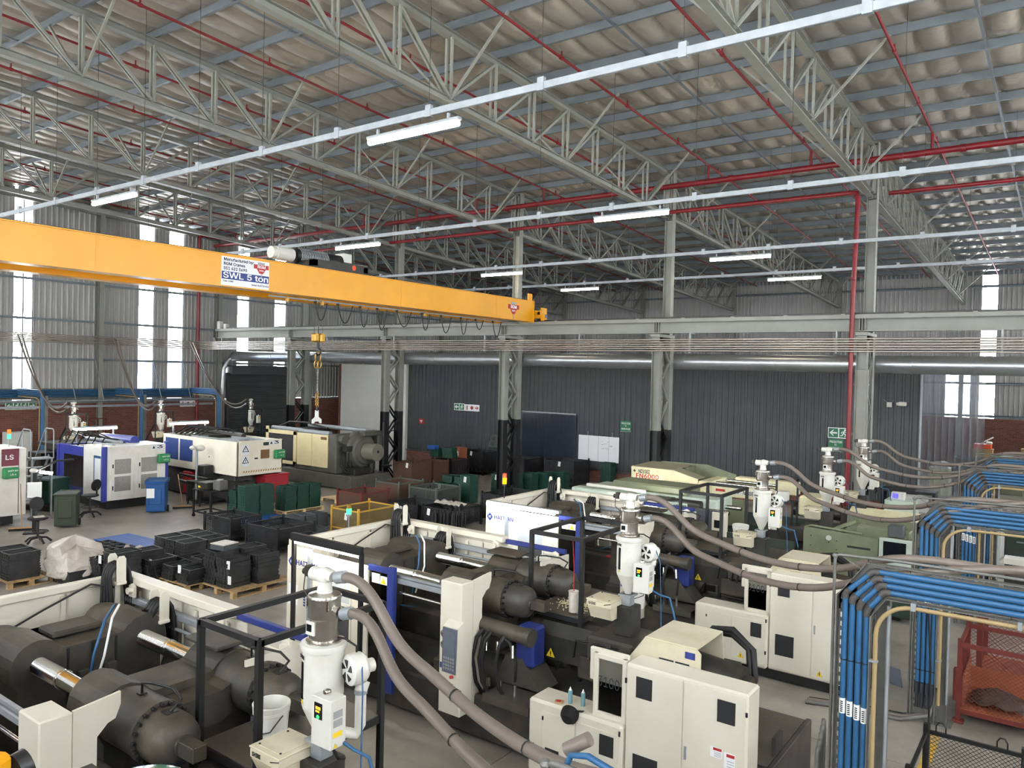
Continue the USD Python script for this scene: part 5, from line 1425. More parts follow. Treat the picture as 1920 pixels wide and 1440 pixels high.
t = thing('moulding_machine', 'pale mint moulding machine marked NISSEI behind the third white machine', 'injection moulding machine')
Y0 = 16.4
MP, OP = M['mint_paint'], M['olive_paint']
obj('bed', MB().box(-10.2, -2.3, Y0 + 0.1, Y0 + 1.9, 0.1, 0.75, 0.03).box(-6.2, -4.6, Y0 + 0.05, Y0 + 0.12, 0.75, 1.3), M['machine_green_dark'], t)
obj('machine_foot', MB().box(-9.9, -9.6, Y0 + 0.3, Y0 + 1.7, 0, 0.1).box(-6.5, -6.2, Y0 + 0.3, Y0 + 1.7, 0, 0.1).box(-2.9, -2.6, Y0 + 0.3, Y0 + 1.7, 0, 0.1), M['black_paint'], t)
obj('rear_bed_panel', MB().box(-6.0, -4.5, Y0 - 0.02, Y0 + 0.1, 0.75, 1.12, 0.01), M['tread_plate'], t)
obj('front_guard', MB().box(-10.1, -6.9, Y0, Y0 + 0.06, 0.5, 1.62, 0.01), MP, t)
obj('top_cover', MB().box(-10.1, -8.3, Y0 + 0.12, Y0 + 0.5, 1.6, 1.86, 0.02).box(-10.1, -6.6, Y0 + 0.9, Y0 + 1.9, 1.5, 1.82, 0.03), MP, t)
obj('olive_cover', MB().box(-9.4, -7.4, Y0 + 0.95, Y0 + 1.85, 1.82, 2.02, 0.04), OP, t)
obj('top_tube', MB().cyl((-9.75, Y0 + 0.3, 1.93), (-8.15, Y0 + 0.3, 1.93), 0.045, n=12), M['dryer_white'], t)
obj('tie_bar', MB().cyl((-8.2, Y0 + 0.6, 1.62), (-6.2, Y0 + 0.6, 1.62), 0.05, n=12).cyl((-8.2, Y0 + 1.4, 1.62), (-6.2, Y0 + 1.4, 1.62), 0.05, n=12), M['chrome'], t)
obj('clamp_head', MB().box(-8.2, -7.6, Y0 + 0.4, Y0 + 1.7, 0.8, 1.78, 0.05).cyl((-7.6, Y0 + 0.7, 1.7), (-6.9, Y0 + 0.7, 1.7), 0.1, n=12), M['dark_steel'], t)
pl = obj('maker_plate', MB().box(-7.62, -6.96, Y0 - 0.01, Y0 + 0.03, 1.64, 1.82, 0.004), MP, t)
plus_logo(pl, (-7.4, Y0 - 0.01, 1.73), 0.07, M['ink_navy'])
obj('maker_lettering', MB().text('NISSEI', 0.085, (-7.28, Y0 - 0.011, 1.69), (1, 0, 0), (0, 0, 1), True, 0.002, 0.3), M['ink_black'], pl)
obj('tinted_guard', MB().box(-6.92, -6.15, Y0 + 0.0, Y0 + 0.03, 1.2, 1.74, 0.006), M['bluegrey_panel'], t)
sp_ = obj('switch_panel', MB().box(-6.36, -6.04, Y0 - 0.04, Y0 + 0.1, 0.6, 1.72, 0.01), M['machine_white'], t)
obj('display', MB().box(-6.3, -6.1, Y0 - 0.05, Y0 - 0.04, 1.38, 1.55), M['screen_dark'], sp_)
bp_ = obj('side_panel', MB().prism([(-4.4, 0.75), (-2.98, 0.75), (-2.98, 1.6), (-4.32, 1.66), (-4.4, 1.6)], (0, Y0, 0), (1, 0, 0), (0, 0, 1), (0, 0.06, 0)), OP, t, 'olive green side panel with a round gauge')
obj('gauge', MB().lathe([(0.0001, 0.0), (0.055, 0.0), (0.055, 0.02), (0.0001, 0.022)], (-3.9, Y0, 1.5), (0, -1, 0), 16), M['dryer_white'], bp_)
obj('slot', MB().box(-3.55, -3.12, Y0 - 0.003, Y0, 1.36, 1.4), M['vent_black'], bp_)
bt = MB()
for x, z in ((-4.25, 1.5), (-4.25, 1.3), (-3.75, 1.46), (-3.75, 1.28), (-3.9, 1.41)):
    bt.cyl((x, Y0 - 0.004, z), (x, Y0, z), 0.012, n=8)
obj('bolt', bt, M['vent_black'], bp_)
obj('top_rail', MB().tube([(-4.42, Y0 + 0.15, 1.5), (-4.4, Y0 + 0.15, 1.64), (-4.3, Y0 + 0.15, 1.68), (-3.3, Y0 + 0.15, 1.64)], 0.025, 8), OP, t)
mo = obj('monitor', MB().box(-2.96, -2.36, Y0 - 0.06, Y0 + 0.02, 1.14, 1.66, 0.01), M['mint_paint'], t, 'pale console with a dark screen')
obj('screen', MB().box(-2.88, -2.48, Y0 - 0.066, Y0 - 0.06, 1.26, 1.6, 0.01), M['screen_dark'], mo)
obj('console', MB().box(-2.96, -2.36, Y0 + 0.02, Y0 + 0.4, 0.75, 1.6, 0.01), OP, t)
obj('drive_frame', MB().bar((-4.0, Y0 + 0.5, 1.55), (-3.6, Y0 + 0.9, 1.75), 0.06).bar((-3.9, Y0 + 0.8, 1.5), (-3.4, Y0 + 0.8, 1.72), 0.06).box(-3.5, -2.5, Y0 + 0.5, Y0 + 0.9, 1.45, 1.72, 0.02), OP, t)
obj('crate_box', MB().box(-2.83, -2.55, Y0 + 0.05, Y0 + 0.3, 1.66, 1.9, 0.02), M['charcoal_paint'], t)
obj('hopper_stool', MB().box(-4.75, -4.05, Y0 + 0.6, Y0 + 1.5, 1.2, 1.5, 0.03).box(-5.6, -4.7, Y0 + 0.75, Y0 + 1.35, 0.95, 1.4, 0.04), M['dark_steel'], t)
obj('hose', MB().tube([(-4.3, Y0 - 0.05, 0.8), (-4.1, Y0 - 0.15, 1.02), (-3.7, Y0 - 0.18, 1.1), (-3.3, Y0 - 0.15, 1.0), (-3.1, Y0 - 0.08, 0.75)], 0.03, 8), M['rubber'], t)
lm = thing('work_lamp', 'lit white tube lamp in front of the mint machine', 'lamp', group='tube lamps on machines')
obj('tube', MB().cyl((-8.85, Y0 - 0.05, 1.7), (-7.65, Y0 - 0.05, 1.7), 0.04, n=10), M['lamp_bright'], lm)
obj('holder', MB().box(-8.88, -8.82, Y0 - 0.08, Y0 + 0.02, 1.66, 1.76).box(-7.68, -7.62, Y0 - 0.08, Y0 + 0.02, 1.66, 1.76), M['galvanised'], lm)

t = thing('moulding_machine', 'cream moulding machine marked FN6000 in red, farthest of the right row', 'injection moulding machine')
Y0 = 20.0
OC = M['old_cream']
obj('bed', MB().box(-10.3, -2.3, Y0 + 0.05, Y0 + 1.9, 0.1, 0.85, 0.03), M['machine_green_dark'], t)
obj('machine_foot', MB().box(-9.9, -9.6, Y0 + 0.3, Y0 + 1.7, 0, 0.1).box(-6.5, -6.2, Y0 + 0.3, Y0 + 1.7, 0, 0.1).box(-2.9, -2.6, Y0 + 0.3, Y0 + 1.7, 0, 0.1), M['black_paint'], t)
obj('front_bed_cover', MB().box(-10.2, -6.9, Y0 - 0.02, Y0 + 0.05, 0.75, 1.46, 0.01), OP, t)
prof = [(-10.25, 1.46), (-10.25, 2.0), (-10.18, 2.08), (-8.92, 2.08), (-8.2, 1.9), (-8.2, 1.46)]
hd = obj('guard_hood', MB().prism(prof, (0, Y0, 0), (1, 0, 0), (0, 0, 1), (0, 0.03, 0)).prism([(-10.25, 1.5), (-10.22, 1.5), (-10.22, 2.08), (-10.25, 2.0)], (0, Y0, 0), (1, 0, 0), (0, 0, 1), (0, 1.3, 0)), OC, t, 'cream sliding guard hood lettered FN6000')
mat('dirty_top', (146, 142, 118), 0.6, var=0.12, scale=4)
obj('hood_top', MB().prism([(-10.18, 2.07), (-8.92, 2.07), (-8.92, 2.09), (-10.18, 2.09)], (0, Y0, 0), (1, 0, 0), (0, 0, 1), (0, 1.25, 0.03)).prism([(-8.92, 2.07), (-8.2, 1.89), (-8.2, 1.91), (-8.92, 2.09)], (0, Y0, 0), (1, 0, 0), (0, 0, 1), (0, 0.5, 0)), M['dirty_top'], t)
obj('rear_guard', MB().prism([(-9.9, 1.46), (-9.9, 2.14), (-8.45, 2.16), (-7.6, 1.95), (-7.6, 1.5)], (0, Y0 + 1.3, 0), (1, 0, 0), (0, 0, 1), (0, 0.04, 0)).box(-8.86, -8.8, Y0 + 0.6, Y0 + 1.3, 1.6, 2.1), OP, t)
obj('maker_lettering', MB().text('NISSEI', 0.1, (-10.0, Y0 - 0.001, 1.9), (1, 0, 0), (0, 0, 1), True, 0.002, 0.36), M['ink_black'], hd)
obj('model_lettering', MB().text('FN6000', 0.12, (-10.08, Y0 - 0.001, 1.76), (1, 0, 0), (0, 0, 1), True, 0.002, 0.72), M['ink_red'], hd)
plus_logo(hd, (-10.12, Y0, 1.95), 0.08, M['ink_navy'])
obj('grease_pot', MB().lathe([(0.0001, 1.3), (0.08, 1.32), (0.11, 1.42), (0.11, 1.46), (0.08, 1.48), (0.08, 1.62), (0.0001, 1.63)], (-10.2, Y0 - 0.14, 0), (0, 0, 1), 14), OP, t)
obj('pale_box', MB().box(-10.05, -9.6, Y0 - 0.05, Y0, 1.42, 1.7, 0.01), MP, t)
obj('hood_rail', MB().box(-9.3, -8.2, Y0 - 0.03, Y0, 1.66, 1.7).cyl((-9.3, Y0 - 0.05, 1.62), (-8.0, Y0 - 0.05, 1.58), 0.02, n=8), OC, t)
obj('stationary_platen', MB().box(-8.2, -7.85, Y0 + 0.0, Y0 + 1.4, 0.85, 1.85, 0.03), OC, t)
obj('injection_cover', MB().box(-7.85, -6.6, Y0 + 0.05, Y0 + 0.3, 1.5, 1.78, 0.02), OC, t)
pl = obj('maker_plate', MB().box(-7.2, -6.6, Y0 + 0.03, Y0 + 0.05, 1.58, 1.74), M['dryer_white'], t)
obj('maker_lettering', MB().text('NISSEI', 0.09, (-6.95, Y0 + 0.028, 1.61), (1, 0, 0), (0, 0, 1), True, 0.002, 0.32), M['ink_black'], pl)
plus_logo(pl, (-7.08, Y0 + 0.03, 1.66), 0.08, M['ink_navy'])
obj('red_plate', MB().box(-7.7, -7.45, Y0 + 0.04, Y0 + 0.05, 1.63, 1.69), M['sign_red'], t)
obj('tie_bar', MB().cyl((-7.85, Y0 + 0.45, 1.78), (-6.4, Y0 + 0.45, 1.78), 0.05, n=10).cyl((-7.85, Y0 + 1.2, 1.78), (-6.4, Y0 + 1.2, 1.78), 0.05, n=10), M['chrome'], t)
obj('rear_cover', MB().box(-7.6, -5.9, Y0 + 1.2, Y0 + 1.6, 1.55, 1.9, 0.03).box(-5.6, -5.0, Y0 + 0.3, Y0 + 1.2, 1.2, 1.7, 0.04), OC, t)
obj('side_panel', MB().box(-4.35, -2.75, Y0, Y0 + 0.06, 0.85, 1.42, 0.01), OP, t)
obj('panel_top', MB().prism([(0, 1.42), (0.5, 1.55), (0.5, 1.57), (0, 1.44)], (-4.35, Y0, 0), (0, 1, 0), (0, 0, 1), (1.6, 0, 0)), OC, t)
obj('grey_box', MB().box(-3.62, -2.95, Y0 + 0.5, Y0 + 1.1, 1.45, 1.82, 0.01), M['mint_paint'], t)
obj('screen_box', MB().box(-3.5, -3.2, Y0 + 0.65, Y0 + 0.85, 1.82, 2.0, 0.01), M['dryer_white'], t, 'small white box with a lit blue screen')
obj('screen', MB().box(-3.47, -3.34, Y0 + 0.64, Y0 + 0.65, 1.86, 1.97), M['screen_blue'], t)
obj('barrel', MB().cyl((-5.9, Y0 + 0.9, 1.25), (-4.0, Y0 + 0.9, 1.25), 0.16, n=14).box(-4.6, -3.9, Y0 + 0.4, Y0 + 1.2, 1.0, 1.5, 0.03), M['dark_steel'], t)
lm2 = thing('work_lamp', 'lit white tube lamp below the FN6000 guard hood', 'lamp', group='tube lamps on machines')
obj('tube', MB().cyl((-9.55, Y0 - 0.06, 1.52), (-8.3, Y0 - 0.06, 1.52), 0.045, n=10), M['lamp_bright'], lm2)
obj('holder', MB().box(-9.58, -9.52, Y0 - 0.1, Y0, 1.48, 1.56).box(-8.33, -8.27, Y0 - 0.1, Y0, 1.48, 1.56), M['galvanised'], lm2)

# red fire hose drum and small stand by the red drop pipe
fr_ = thing('hose_reel', 'red fire hose reel at the foot of the red drop pipe', 'hose reel', (-4.2, 21.85, 0))
obj('drum', MB().lathe([(0.12, -0.12), (0.27, -0.12), (0.27, -0.1), (0.2, -0.09), (0.2, 0.09), (0.27, 0.1), (0.27, 0.12), (0.12, 0.12)], (0, 0, 1.25), (0.3, -1, 0), 20), M['sign_red'], fr_)
obj('stand', MB().box(-0.04, 0.04, -0.04, 0.04, 0, 1.25).box(-0.15, 0.15, -0.15, 0.15, 0, 0.02), M['black_paint'], fr_)
wt = thing('side_stand', 'small black stand holding a white carton behind the third dryer', 'stand', (-5.5, 18.75, 0))
for x in (-0.25, 0.25):
    for y in (-0.2, 0.2):
        obj('leg', MB().box(x - 0.02, x + 0.02, y - 0.02, y + 0.02, 0, 2.3 if y > 0 else 1.75), M['black_paint'], wt)
obj('shelf', MB().box(-0.28, 0.28, -0.22, 0.22, 1.75, 1.78).box(-0.27, 0.27, 0.18, 0.22, 2.26, 2.3).box(-0.28, 0.28, -0.22, 0.22, 1.2, 1.23), M['black_paint'], wt)
ctn = obj('carton', MB().box(-5.7, -5.42, 18.65, 18.9, 1.78, 2.0, 0.01), M['dryer_white'], None, 'white carton on the small black stand', 'carton')
# lamp frames at the white machines
lf = thing('door_light', 'black lamp frame standing before the HAITIAN door of the central machine', 'lamp')
ya = 7.12
obj('upright', MB().box(-9.02, -8.97, ya - 0.025, ya + 0.025, 0, 2.24), M['black_paint'], lf)
obj('upright', MB().box(-7.62, -7.57, ya - 0.025, ya + 0.025, 0, 2.24), M['black_paint'], lf)
obj('header', MB().box(-9.02, -7.57, ya - 0.06, ya + 0.02, 2.22, 2.33, 0.01), M['black_paint'], lf)
obj('tube', MB().cyl((-8.95, ya + 0.0, 2.19), (-7.65, ya + 0.0, 2.19), 0.022, n=8), M['lamp_bright'], lf, 'lit lamp tube under the header')
lg = thing('work_lamp', 'lit white tube lamp on top of the third white machine above its door', 'lamp', group='tube lamps on machines')
obj('tube', MB().cyl((-9.2, 11.9, 2.12), (-7.62, 11.9, 2.12), 0.03, n=8), M['lamp_blue_white'], lg)
obj('holder', MB().box(-9.23, -7.6, 12.0, 12.1, 2.1, 2.16, 0.006), M['galvanised'], lg)
tl = thing('signal_lamp', 'amber signal lamp lit on the third white machine', 'signal lamp', (-9.3, 12.6, 2.13))
emit('amber_glow', (255, 150, 20), 3.0)
emit('green_glow', (70, 240, 140), 2.5)
emit('red_glow', (255, 90, 40), 3.0)
obj('stem', MB().cyl((0, 0, 0), (0, 0, 0.25), 0.012, n=8).cyl((0, 0, 0.25), (0, 0, 0.29), 0.045, n=10), M['black_paint'], tl)
obj('lens', MB().cyl((0, 0, 0.29), (0, 0, 0.42), 0.045, n=12), M['amber_glow'], tl)
obj('cap', MB().lathe([(0.045, 0.42), (0.045, 0.5), (0.0001, 0.52)], n=10), M['orange_paint'], tl)
# ---------------------------------------------------------------- machines along the left wall
mat('lg_cream', (232, 226, 208), 0.4, var=0.02, dirt=(206, 198, 170), dscale=1.2, damt=0.35)
mat('lg_white', (230, 228, 222), 0.4, var=0.02, dirt=(190, 182, 166), dscale=2.5, damt=0.3)
mat('royal_blue', (52, 62, 150), 0.4, var=0.06)
mat('blue_pane', (58, 80, 136), 0.25, var=0.08)
mat('mesh_grey', (150, 148, 142), 0.6, var=0.25, scale=40)
mat('maroon', (112, 34, 58), 0.45)
mat('box_green', (46, 140, 84), 0.45, var=0.05)
mat('board_brown', (128, 94, 62), 0.7)
mat('yellow_cream', (232, 218, 172), 0.4, var=0.03, dirt=(196, 178, 130), dscale=1.5, damt=0.4)
mat('grey_green_iron', (92, 92, 84), 0.45, var=0.08, dirt=(66, 64, 58), dscale=1.6, damt=0.6)
mat('cab_grey', (204, 206, 202), 0.5, var=0.02)


def lg_tag(parent, x, y, z, txt):
    p = obj('number_plate', MB().box(x, x + 0.006, y, y + 0.42, z, z + 0.16), M['sign_white'], parent)
    obj('number', MB().text(txt, 0.1, (x + 0.007, y + 0.17, z + 0.03), (0, 1, 0), (0, 0, 1), True, 0.002, 0.22).prism([(0, 0.03), (0.1, 0.03), (0.05, 0.12)], (x + 0.006, y + 0.03, z), (0, 1, 0), (0, 0, 1), (0.002, 0, 0)), M['ink_black'], p)


def green_box(parent, x, y, z, txt):
    g = obj('letter_box', MB().box(x, x + 0.16, y, y + 0.4, z, z + 0.3, 0.03), M['box_green'], parent, 'green plastic wall box')
    obj('box_lettering', MB().text('SAFETY BOX', 0.035, (x + 0.162, y + 0.1, z + 0.2), (0, 1, 0), (0, 0, 1), True, 0.002, 0.26).text(txt, 0.045, (x + 0.162, y + 0.15, z + 0.09), (0, 1, 0), (0, 0, 1), True, 0.002, 0.16), M['ink_white'], g)


# machine with the blue end (second from the left)
t = thing('moulding_machine', 'white and royal blue moulding machine numbered LG 3 near the left wall', 'injection moulding machine')
X0, X1, Y0, Y1 = -25.75, -24.45, 11.95, 14.05
W = M['lg_white']
obj('end_housing', MB().box(X0, X1, Y0, Y1, 0.32, 2.03, 0.015), W, t)
obj('plinth', MB().box(-29.6, X1 - 0.3, Y0 + 0.25, Y1 - 0.1, 0.02, 0.32), M['black_paint'], t)
obj('corner_post', MB().box(X1 - 0.1, X1 + 0.02, Y0 - 0.02, Y0 + 0.12, 0.3, 2.04, 0.01), M['royal_blue'], t)
obj('corner_post', MB().box(X1 - 0.1, X1 + 0.02, Y1 - 0.06, Y1 + 0.04, 0.3, 2.1, 0.01), M['royal_blue'], t)
for k, (a, b) in enumerate(((12.2, 12.92), (13.06, 13.8))):
    d = obj('door', MB().box(X1, X1 + 0.012, a, b, 0.42, 1.78, 0.004), W, t)
    for z0, z1 in ((1.15, 1.62), (0.6, 1.07)):
        obj('mesh_window', MB().box(X1 + 0.012, X1 + 0.018, a + 0.1, b - 0.1, z0, z1), M['mesh_grey'], d)
    obj('handle', MB().box(X1 + 0.012, X1 + 0.03, a + 0.03, a + 0.06, 1.35, 1.47).box(X1 + 0.012, X1 + 0.03, a + 0.03, a + 0.06, 0.65, 0.78), M['black_paint'], d)
lg_tag(t, X1 + 0.001, 13.5, 1.86, '3')
USED[('x', 'y')] = 0
green_box(t, X1 + 0.02, 13.68, 1.4, 'LG 3')
obj('blue_side', MB().box(-27.7, X0, Y0 + 0.08, Y0 + 0.14, 0.35, 1.93, 0.01).box(-27.75, -27.6, Y0 + 0.05, Y1, 0.35, 1.9, 0.01).box(-27.7, X0, Y1 - 0.1, Y1 - 0.05, 0.35, 1.9), M['royal_blue'], t)
obj('side_window', MB().box(-27.25, -25.9, Y0 + 0.07, Y0 + 0.08, 0.6, 1.62, 0.006), M['screen_dark'], t)
nb = obj('notice_frame', MB().box(-25.05, -24.6, Y0 - 0.01, Y0, 0.8, 1.74), M['pipe_blue'], t)
obj('notice_sheet', MB().box(-24.98, -24.6, Y0 - 0.014, Y0 - 0.01, 0.86, 1.66), M['sign_white'], nb)
obj('top_deck', MB().box(-29.5, X0 + 0.2, Y0 + 0.15, Y1 - 0.1, 1.75, 1.85), M['dark_steel'], t)
obj('clamp_cylinder', MB().cyl((-27.5, 13.4, 2.05), (-25.3, 13.4, 2.1), 0.16, n=14), M['royal_blue'], t)
obj('tie_tube', MB().cyl((-27.6, 12.9, 2.05), (-25.2, 12.9, 2.08), 0.06, n=10).cyl((-26.6, 12.5, 2.0), (-24.9, 12.5, 2.02), 0.05, n=10), M['galvanised'], t)
tb = MB()
rr = random.Random(5)
for k in range(7):
    x = -28.5 + 0.45 * k
    tb.tube([(x, 12.4, 1.85), (x + 0.1, 12.6, 2.2 + 0.15 * rr.random()), (x + 0.35, 12.9, 2.15), (x + 0.5, 13.3, 1.9)], 0.03, 6)
obj('top_hose', tb, M['rubber'], t)
obj('rear_body', MB().box(-30.6, -29.6, Y0 + 0.3, Y1 - 0.2, 0.1, 1.4, 0.03).cyl((-30.5, 13.0, 1.5), (-28.8, 13.0, 1.5), 0.16, n=12), M['dark_steel'], t)

# machine cut by the left edge
t = thing('moulding_machine', 'white moulding machine at the left edge with a maroon LS panel', 'injection moulding machine')
X1 = -24.1
obj('end_housing', MB().box(-25.6, X1, 7.3, 9.62, 0.3, 2.2, 0.015), W, t)
obj('plinth', MB().box(-29.5, X1 - 0.3, 7.5, 9.4, 0.02, 0.3), M['black_paint'], t)
obj('body', MB().box(-29.8, -25.6, 7.4, 9.5, 0.3, 1.9, 0.02), W, t)
lp = obj('logo_panel', MB().box(X1, X1 + 0.02, 8.98, 9.42, 1.72, 2.2, 0.004), M['maroon'], t)
obj('logo_letters', MB().text('LS', 0.13, (X1 + 0.022, 9.06, 1.9), (0, 1, 0), (0, 0, 1), True, 0.002, 0.22), M['ink_white'], lp)
for z0, z1 in ((1.16, 1.52), (0.66, 1.02)):
    obj('door_window', MB().box(X1, X1 + 0.012, 8.3, 8.9, z0, z1, 0.004), M['screen_dark'], t)
lg_tag(t, X1 + 0.001, 8.56, 1.86, '4')
green_box(t, X1 + 0.02, 8.98, 1.38, 'LG 4')
obj('side_seam', MB().box(X1, X1 + 0.004, 9.41, 9.425, 0.35, 1.72), M['vent_black'], t)
tl = thing('signal_lamp', 'signal tower with lit red and green lamps behind the LS machine', 'signal lamp', (-24.8, 9.43, 2.2))
obj('stem', MB().cyl((0, 0, 0), (0, 0, 0.22), 0.012, n=8), M['galvanised'], tl)
obj('green_lens', MB().cyl((0, 0, 0.22), (0, 0, 0.35), 0.05, n=12), M['green_glow'], tl)
obj('red_lens', MB().cyl((0, 0, 0.37), (0, 0, 0.49), 0.05, n=12), M['red_glow'], tl)

# cream machine raised on a dark base
t = thing('moulding_machine', 'long cream moulding machine with two blue windows numbered LG 3, third from the left', 'injection moulding machine')
Y0, Y1, X0, X1 = 15.2, 17.0, -26.75, -22.2
LC = M['lg_cream']
obj('guard_side', MB().box(X0, X1, Y0, Y0 + 0.05, 1.02, 2.16, 0.01), LC, t)
obj('guard_end', MB().box(X1 - 0.05, X1, Y0, Y1, 1.02, 2.18, 0.01), LC, t)
obj('guard_back', MB().box(X0, X1, Y1 - 0.05, Y1, 1.02, 2.16, 0.01).box(X0, X0 + 0.05, Y0, Y1, 1.02, 2.16, 0.01), LC, t)
obj('inner_floor', MB().box(X0 + 0.05, X1 - 0.05, Y0 + 0.05, Y1 - 0.05, 1.0, 1.3), M['dark_steel'], t)
for a, b in ((-26.55, -25.72), (-25.62, -24.82)):
    obj('blue_window', MB().box(a, b, Y0 - 0.006, Y0, 1.28, 2.04, 0.004), M['blue_pane'], t)
obj('hatch', MB().box(-23.95, -23.6, Y0 - 0.006, Y0, 1.25, 1.6, 0.004), LC, t)
obj('hatch_latch', MB().cyl((-23.8, Y0 - 0.01, 1.55), (-23.8, Y0, 1.55), 0.025, n=8), M['black_paint'], t)
obj('top_beam', MB().box(-25.5, -22.6, Y0 + 0.35, Y0 + 0.45, 2.08, 2.16).box(-24.2, -22.4, Y0 + 1.1, Y0 + 1.2, 2.08, 2.18).bar((-23.8, Y0 + 0.3, 2.14), (-23.1, Y0 + 1.2, 2.16), 0.07), M['galvanised'], t)
obj('top_clutter', MB().box(-26.0, -24.5, Y0 + 0.4, Y1 - 0.3, 1.9, 2.2, 0.04).cyl((-26.5, 16.4, 2.25), (-23.6, 16.4, 2.2), 0.1, n=10), M['dark_steel'], t)
hs = MB()
for k in range(6):
    hs.tube([(-26.6 + 0.3 * k, 15.6, 2.15), (-26.4 + 0.3 * k, 15.9, 2.4), (-25.9 + 0.3 * k, 16.3, 2.42), (-25.5 + 0.3 * k, 16.7, 2.2)], 0.035, 6)
obj('top_hose', hs, M['rubber'], t)
ty, ti = MB(), MB()
sh = MB()
for z in (1.82, 1.44):
    sh.box(X1, X1 + 0.004, 15.36, 15.66, z - 0.1, z + 0.24)
    ty.prism([(-0.13, 0), (0.13, 0), (0, 0.22)], (X1 + 0.004, 15.51, z), (0, 1, 0), (0, 0, 1), (0.003, 0, 0))
    ti.prism([(-0.09, 0.02), (0.09, 0.02), (0, 0.17)], (X1 + 0.007, 15.51, z), (0, 1, 0), (0, 0, 1), (0.002, 0, 0))
w = obj('warning_sheet', sh, M['sign_white'], t)
obj('warning_triangle', ty, M['ink_black'], w)
obj('triangle_field', ti, M['sign_white'], w)
mk = MB()
for z in (1.82, 1.44):
    mk.box(X1 + 0.009, X1 + 0.011, 15.5, 15.52, z + 0.06, z + 0.12).box(X1 + 0.009, X1 + 0.011, 15.5, 15.52, z + 0.03, z + 0.045)
obj('triangle_mark', mk, M['ink_black'], w)
obj('brown_board', MB().box(X1, X1 + 0.006, 16.1, 16.45, 1.55, 1.85), M['board_brown'], t)
obj('dark_plate', MB().box(X1, X1 + 0.006, 16.2, 16.42, 1.99, 2.1), M['machine_green_dark'], t)
obj('slot_plate', MB().box(X1, X1 + 0.005, 15.78, 16.05, 1.5, 1.86), LC, t)
obj('slot', MB().box(X1 + 0.005, X1 + 0.008, 15.86, 15.99, 1.55, 1.6), M['black_paint'], t)
lg_tag(t, X1 + 0.001, 16.44, 2.0, '3')
green_box(t, X1 + 0.02, 16.6, 1.52, 'LG 2')
hz = MB()
for k in range(16):
    y = 15.42 + 0.097 * k
    hz.prism([(0, 0), (0.045, 0), (0.075, 0.06), (0.03, 0.06)], (X1, y, 1.12), (0, 1, 0), (0, 0, 1), (0.004, 0, 0))
obj('hazard_stripe', hz, M['brass'], t)
obj('base', MB().box(X0 + 0.3, X1 - 0.5, Y0 + 0.25, Y1 - 0.2, 0.05, 1.0, 0.03).box(X0 - 2.5, X0 + 0.3, Y0 + 0.3, Y1 - 0.2, 0.05, 1.3, 0.03), M['bed_dark'], t)
obj('red_sump', MB().box(-25.6, -25.0, Y0 + 0.1, Y0 + 0.4, 0.1, 0.9, 0.03), M['sign_red'], t)
obj('base_cylinder', MB().cyl((-25.8, Y0 + 0.15, 0.75), (-23.0, Y0 + 0.15, 0.75), 0.07, n=10).cyl((-25.8, Y0 + 0.15, 0.5), (-24.2, Y0 + 0.15, 0.5), 0.1, n=10), M['dark_steel'], t)
obj('shelf_bracket', MB().box(-23.4, -22.3, Y0 + 0.1, Y0 + 0.7, 0.72, 0.8), M['dark_steel'], t)

# big grey hydraulic press with cream doors
t = thing('moulding_machine', 'large grey-green moulding press with pale yellow doors and a round ram', 'injection moulding machine')
Y0, Y1 = 20.05, 22.2
GI, YC = M['grey_green_iron'], M['yellow_cream']
obj('bed', MB().box(-26.3, -22.05, Y0, Y1 - 0.1, 0.03, 0.56, 0.02).box(-25.5, -23.4, Y0 + 0.1, Y1, 0.56, 0.8, 0.03), GI, t)
obj('bed_cover', MB().box(-24.9, -24.2, Y0 - 0.012, Y0, 0.1, 0.44, 0.006).box(-24.1, -23.3, Y0 - 0.012, Y0, 0.12, 0.46, 0.006), GI, t)
obj('bed_cover', MB().box(-22.05, -22.038, Y0 + 0.3, Y0 + 1.1, 0.12, 0.44, 0.006), GI, t)
obj('rear_bed', MB().box(-30.0, -26.3, Y0 + 0.25, Y1 - 0.1, 0.03, 0.7, 0.02), M['bed_dark'], t)
fr_ = obj('guard_frame', MB().box(-27.3, -25.3, Y0 - 0.02, Y0 + 0.03, 0.72, 0.86, 0.01).box(-27.3, -25.3, Y0 - 0.02, Y0 + 0.03, 1.92, 2.08, 0.01).box(-27.3, -27.12, Y0 - 0.02, Y0 + 0.03, 0.72, 2.2, 0.01).box(-25.5, -25.3, Y0 - 0.02, Y0 + 0.03, 0.72, 2.08, 0.01), YC, t, 'pale yellow guard frame with a dark window')
obj('guard_window', MB().box(-27.12, -25.5, Y0, Y0 + 0.02, 0.86, 1.92), M['window_dark'], t)
obj('door', MB().box(-25.26, -24.36, Y0 - 0.02, Y0 + 0.03, 0.76, 2.05, 0.01), YC, t)
d2_ = obj('door', MB().box(-24.34, -23.4, Y0 - 0.02, Y0 + 0.03, 0.76, 2.05, 0.01), YC, t)
obj('door_plate', MB().box(-23.8, -23.46, Y0 - 0.026, Y0 - 0.02, 1.86, 1.97), M['board_brown'], d2_)
obj('yoke', MB().box(-23.4, -22.95, Y0 + 0.0, Y1, 0.56, 2.1, 0.04), GI, t)
obj('top_tube', MB().cyl((-27.2, Y0 + 0.25, 2.12), (-25.2, Y0 + 0.25, 2.12), 0.09, n=12).cyl((-25.2, Y0 + 0.12, 2.1), (-23.4, Y0 + 0.12, 2.1), 0.1, n=12).cyl((-26.5, Y0 + 1.6, 2.2), (-22.9, Y0 + 1.6, 2.2), 0.09, n=12), M['galvanised'], t)
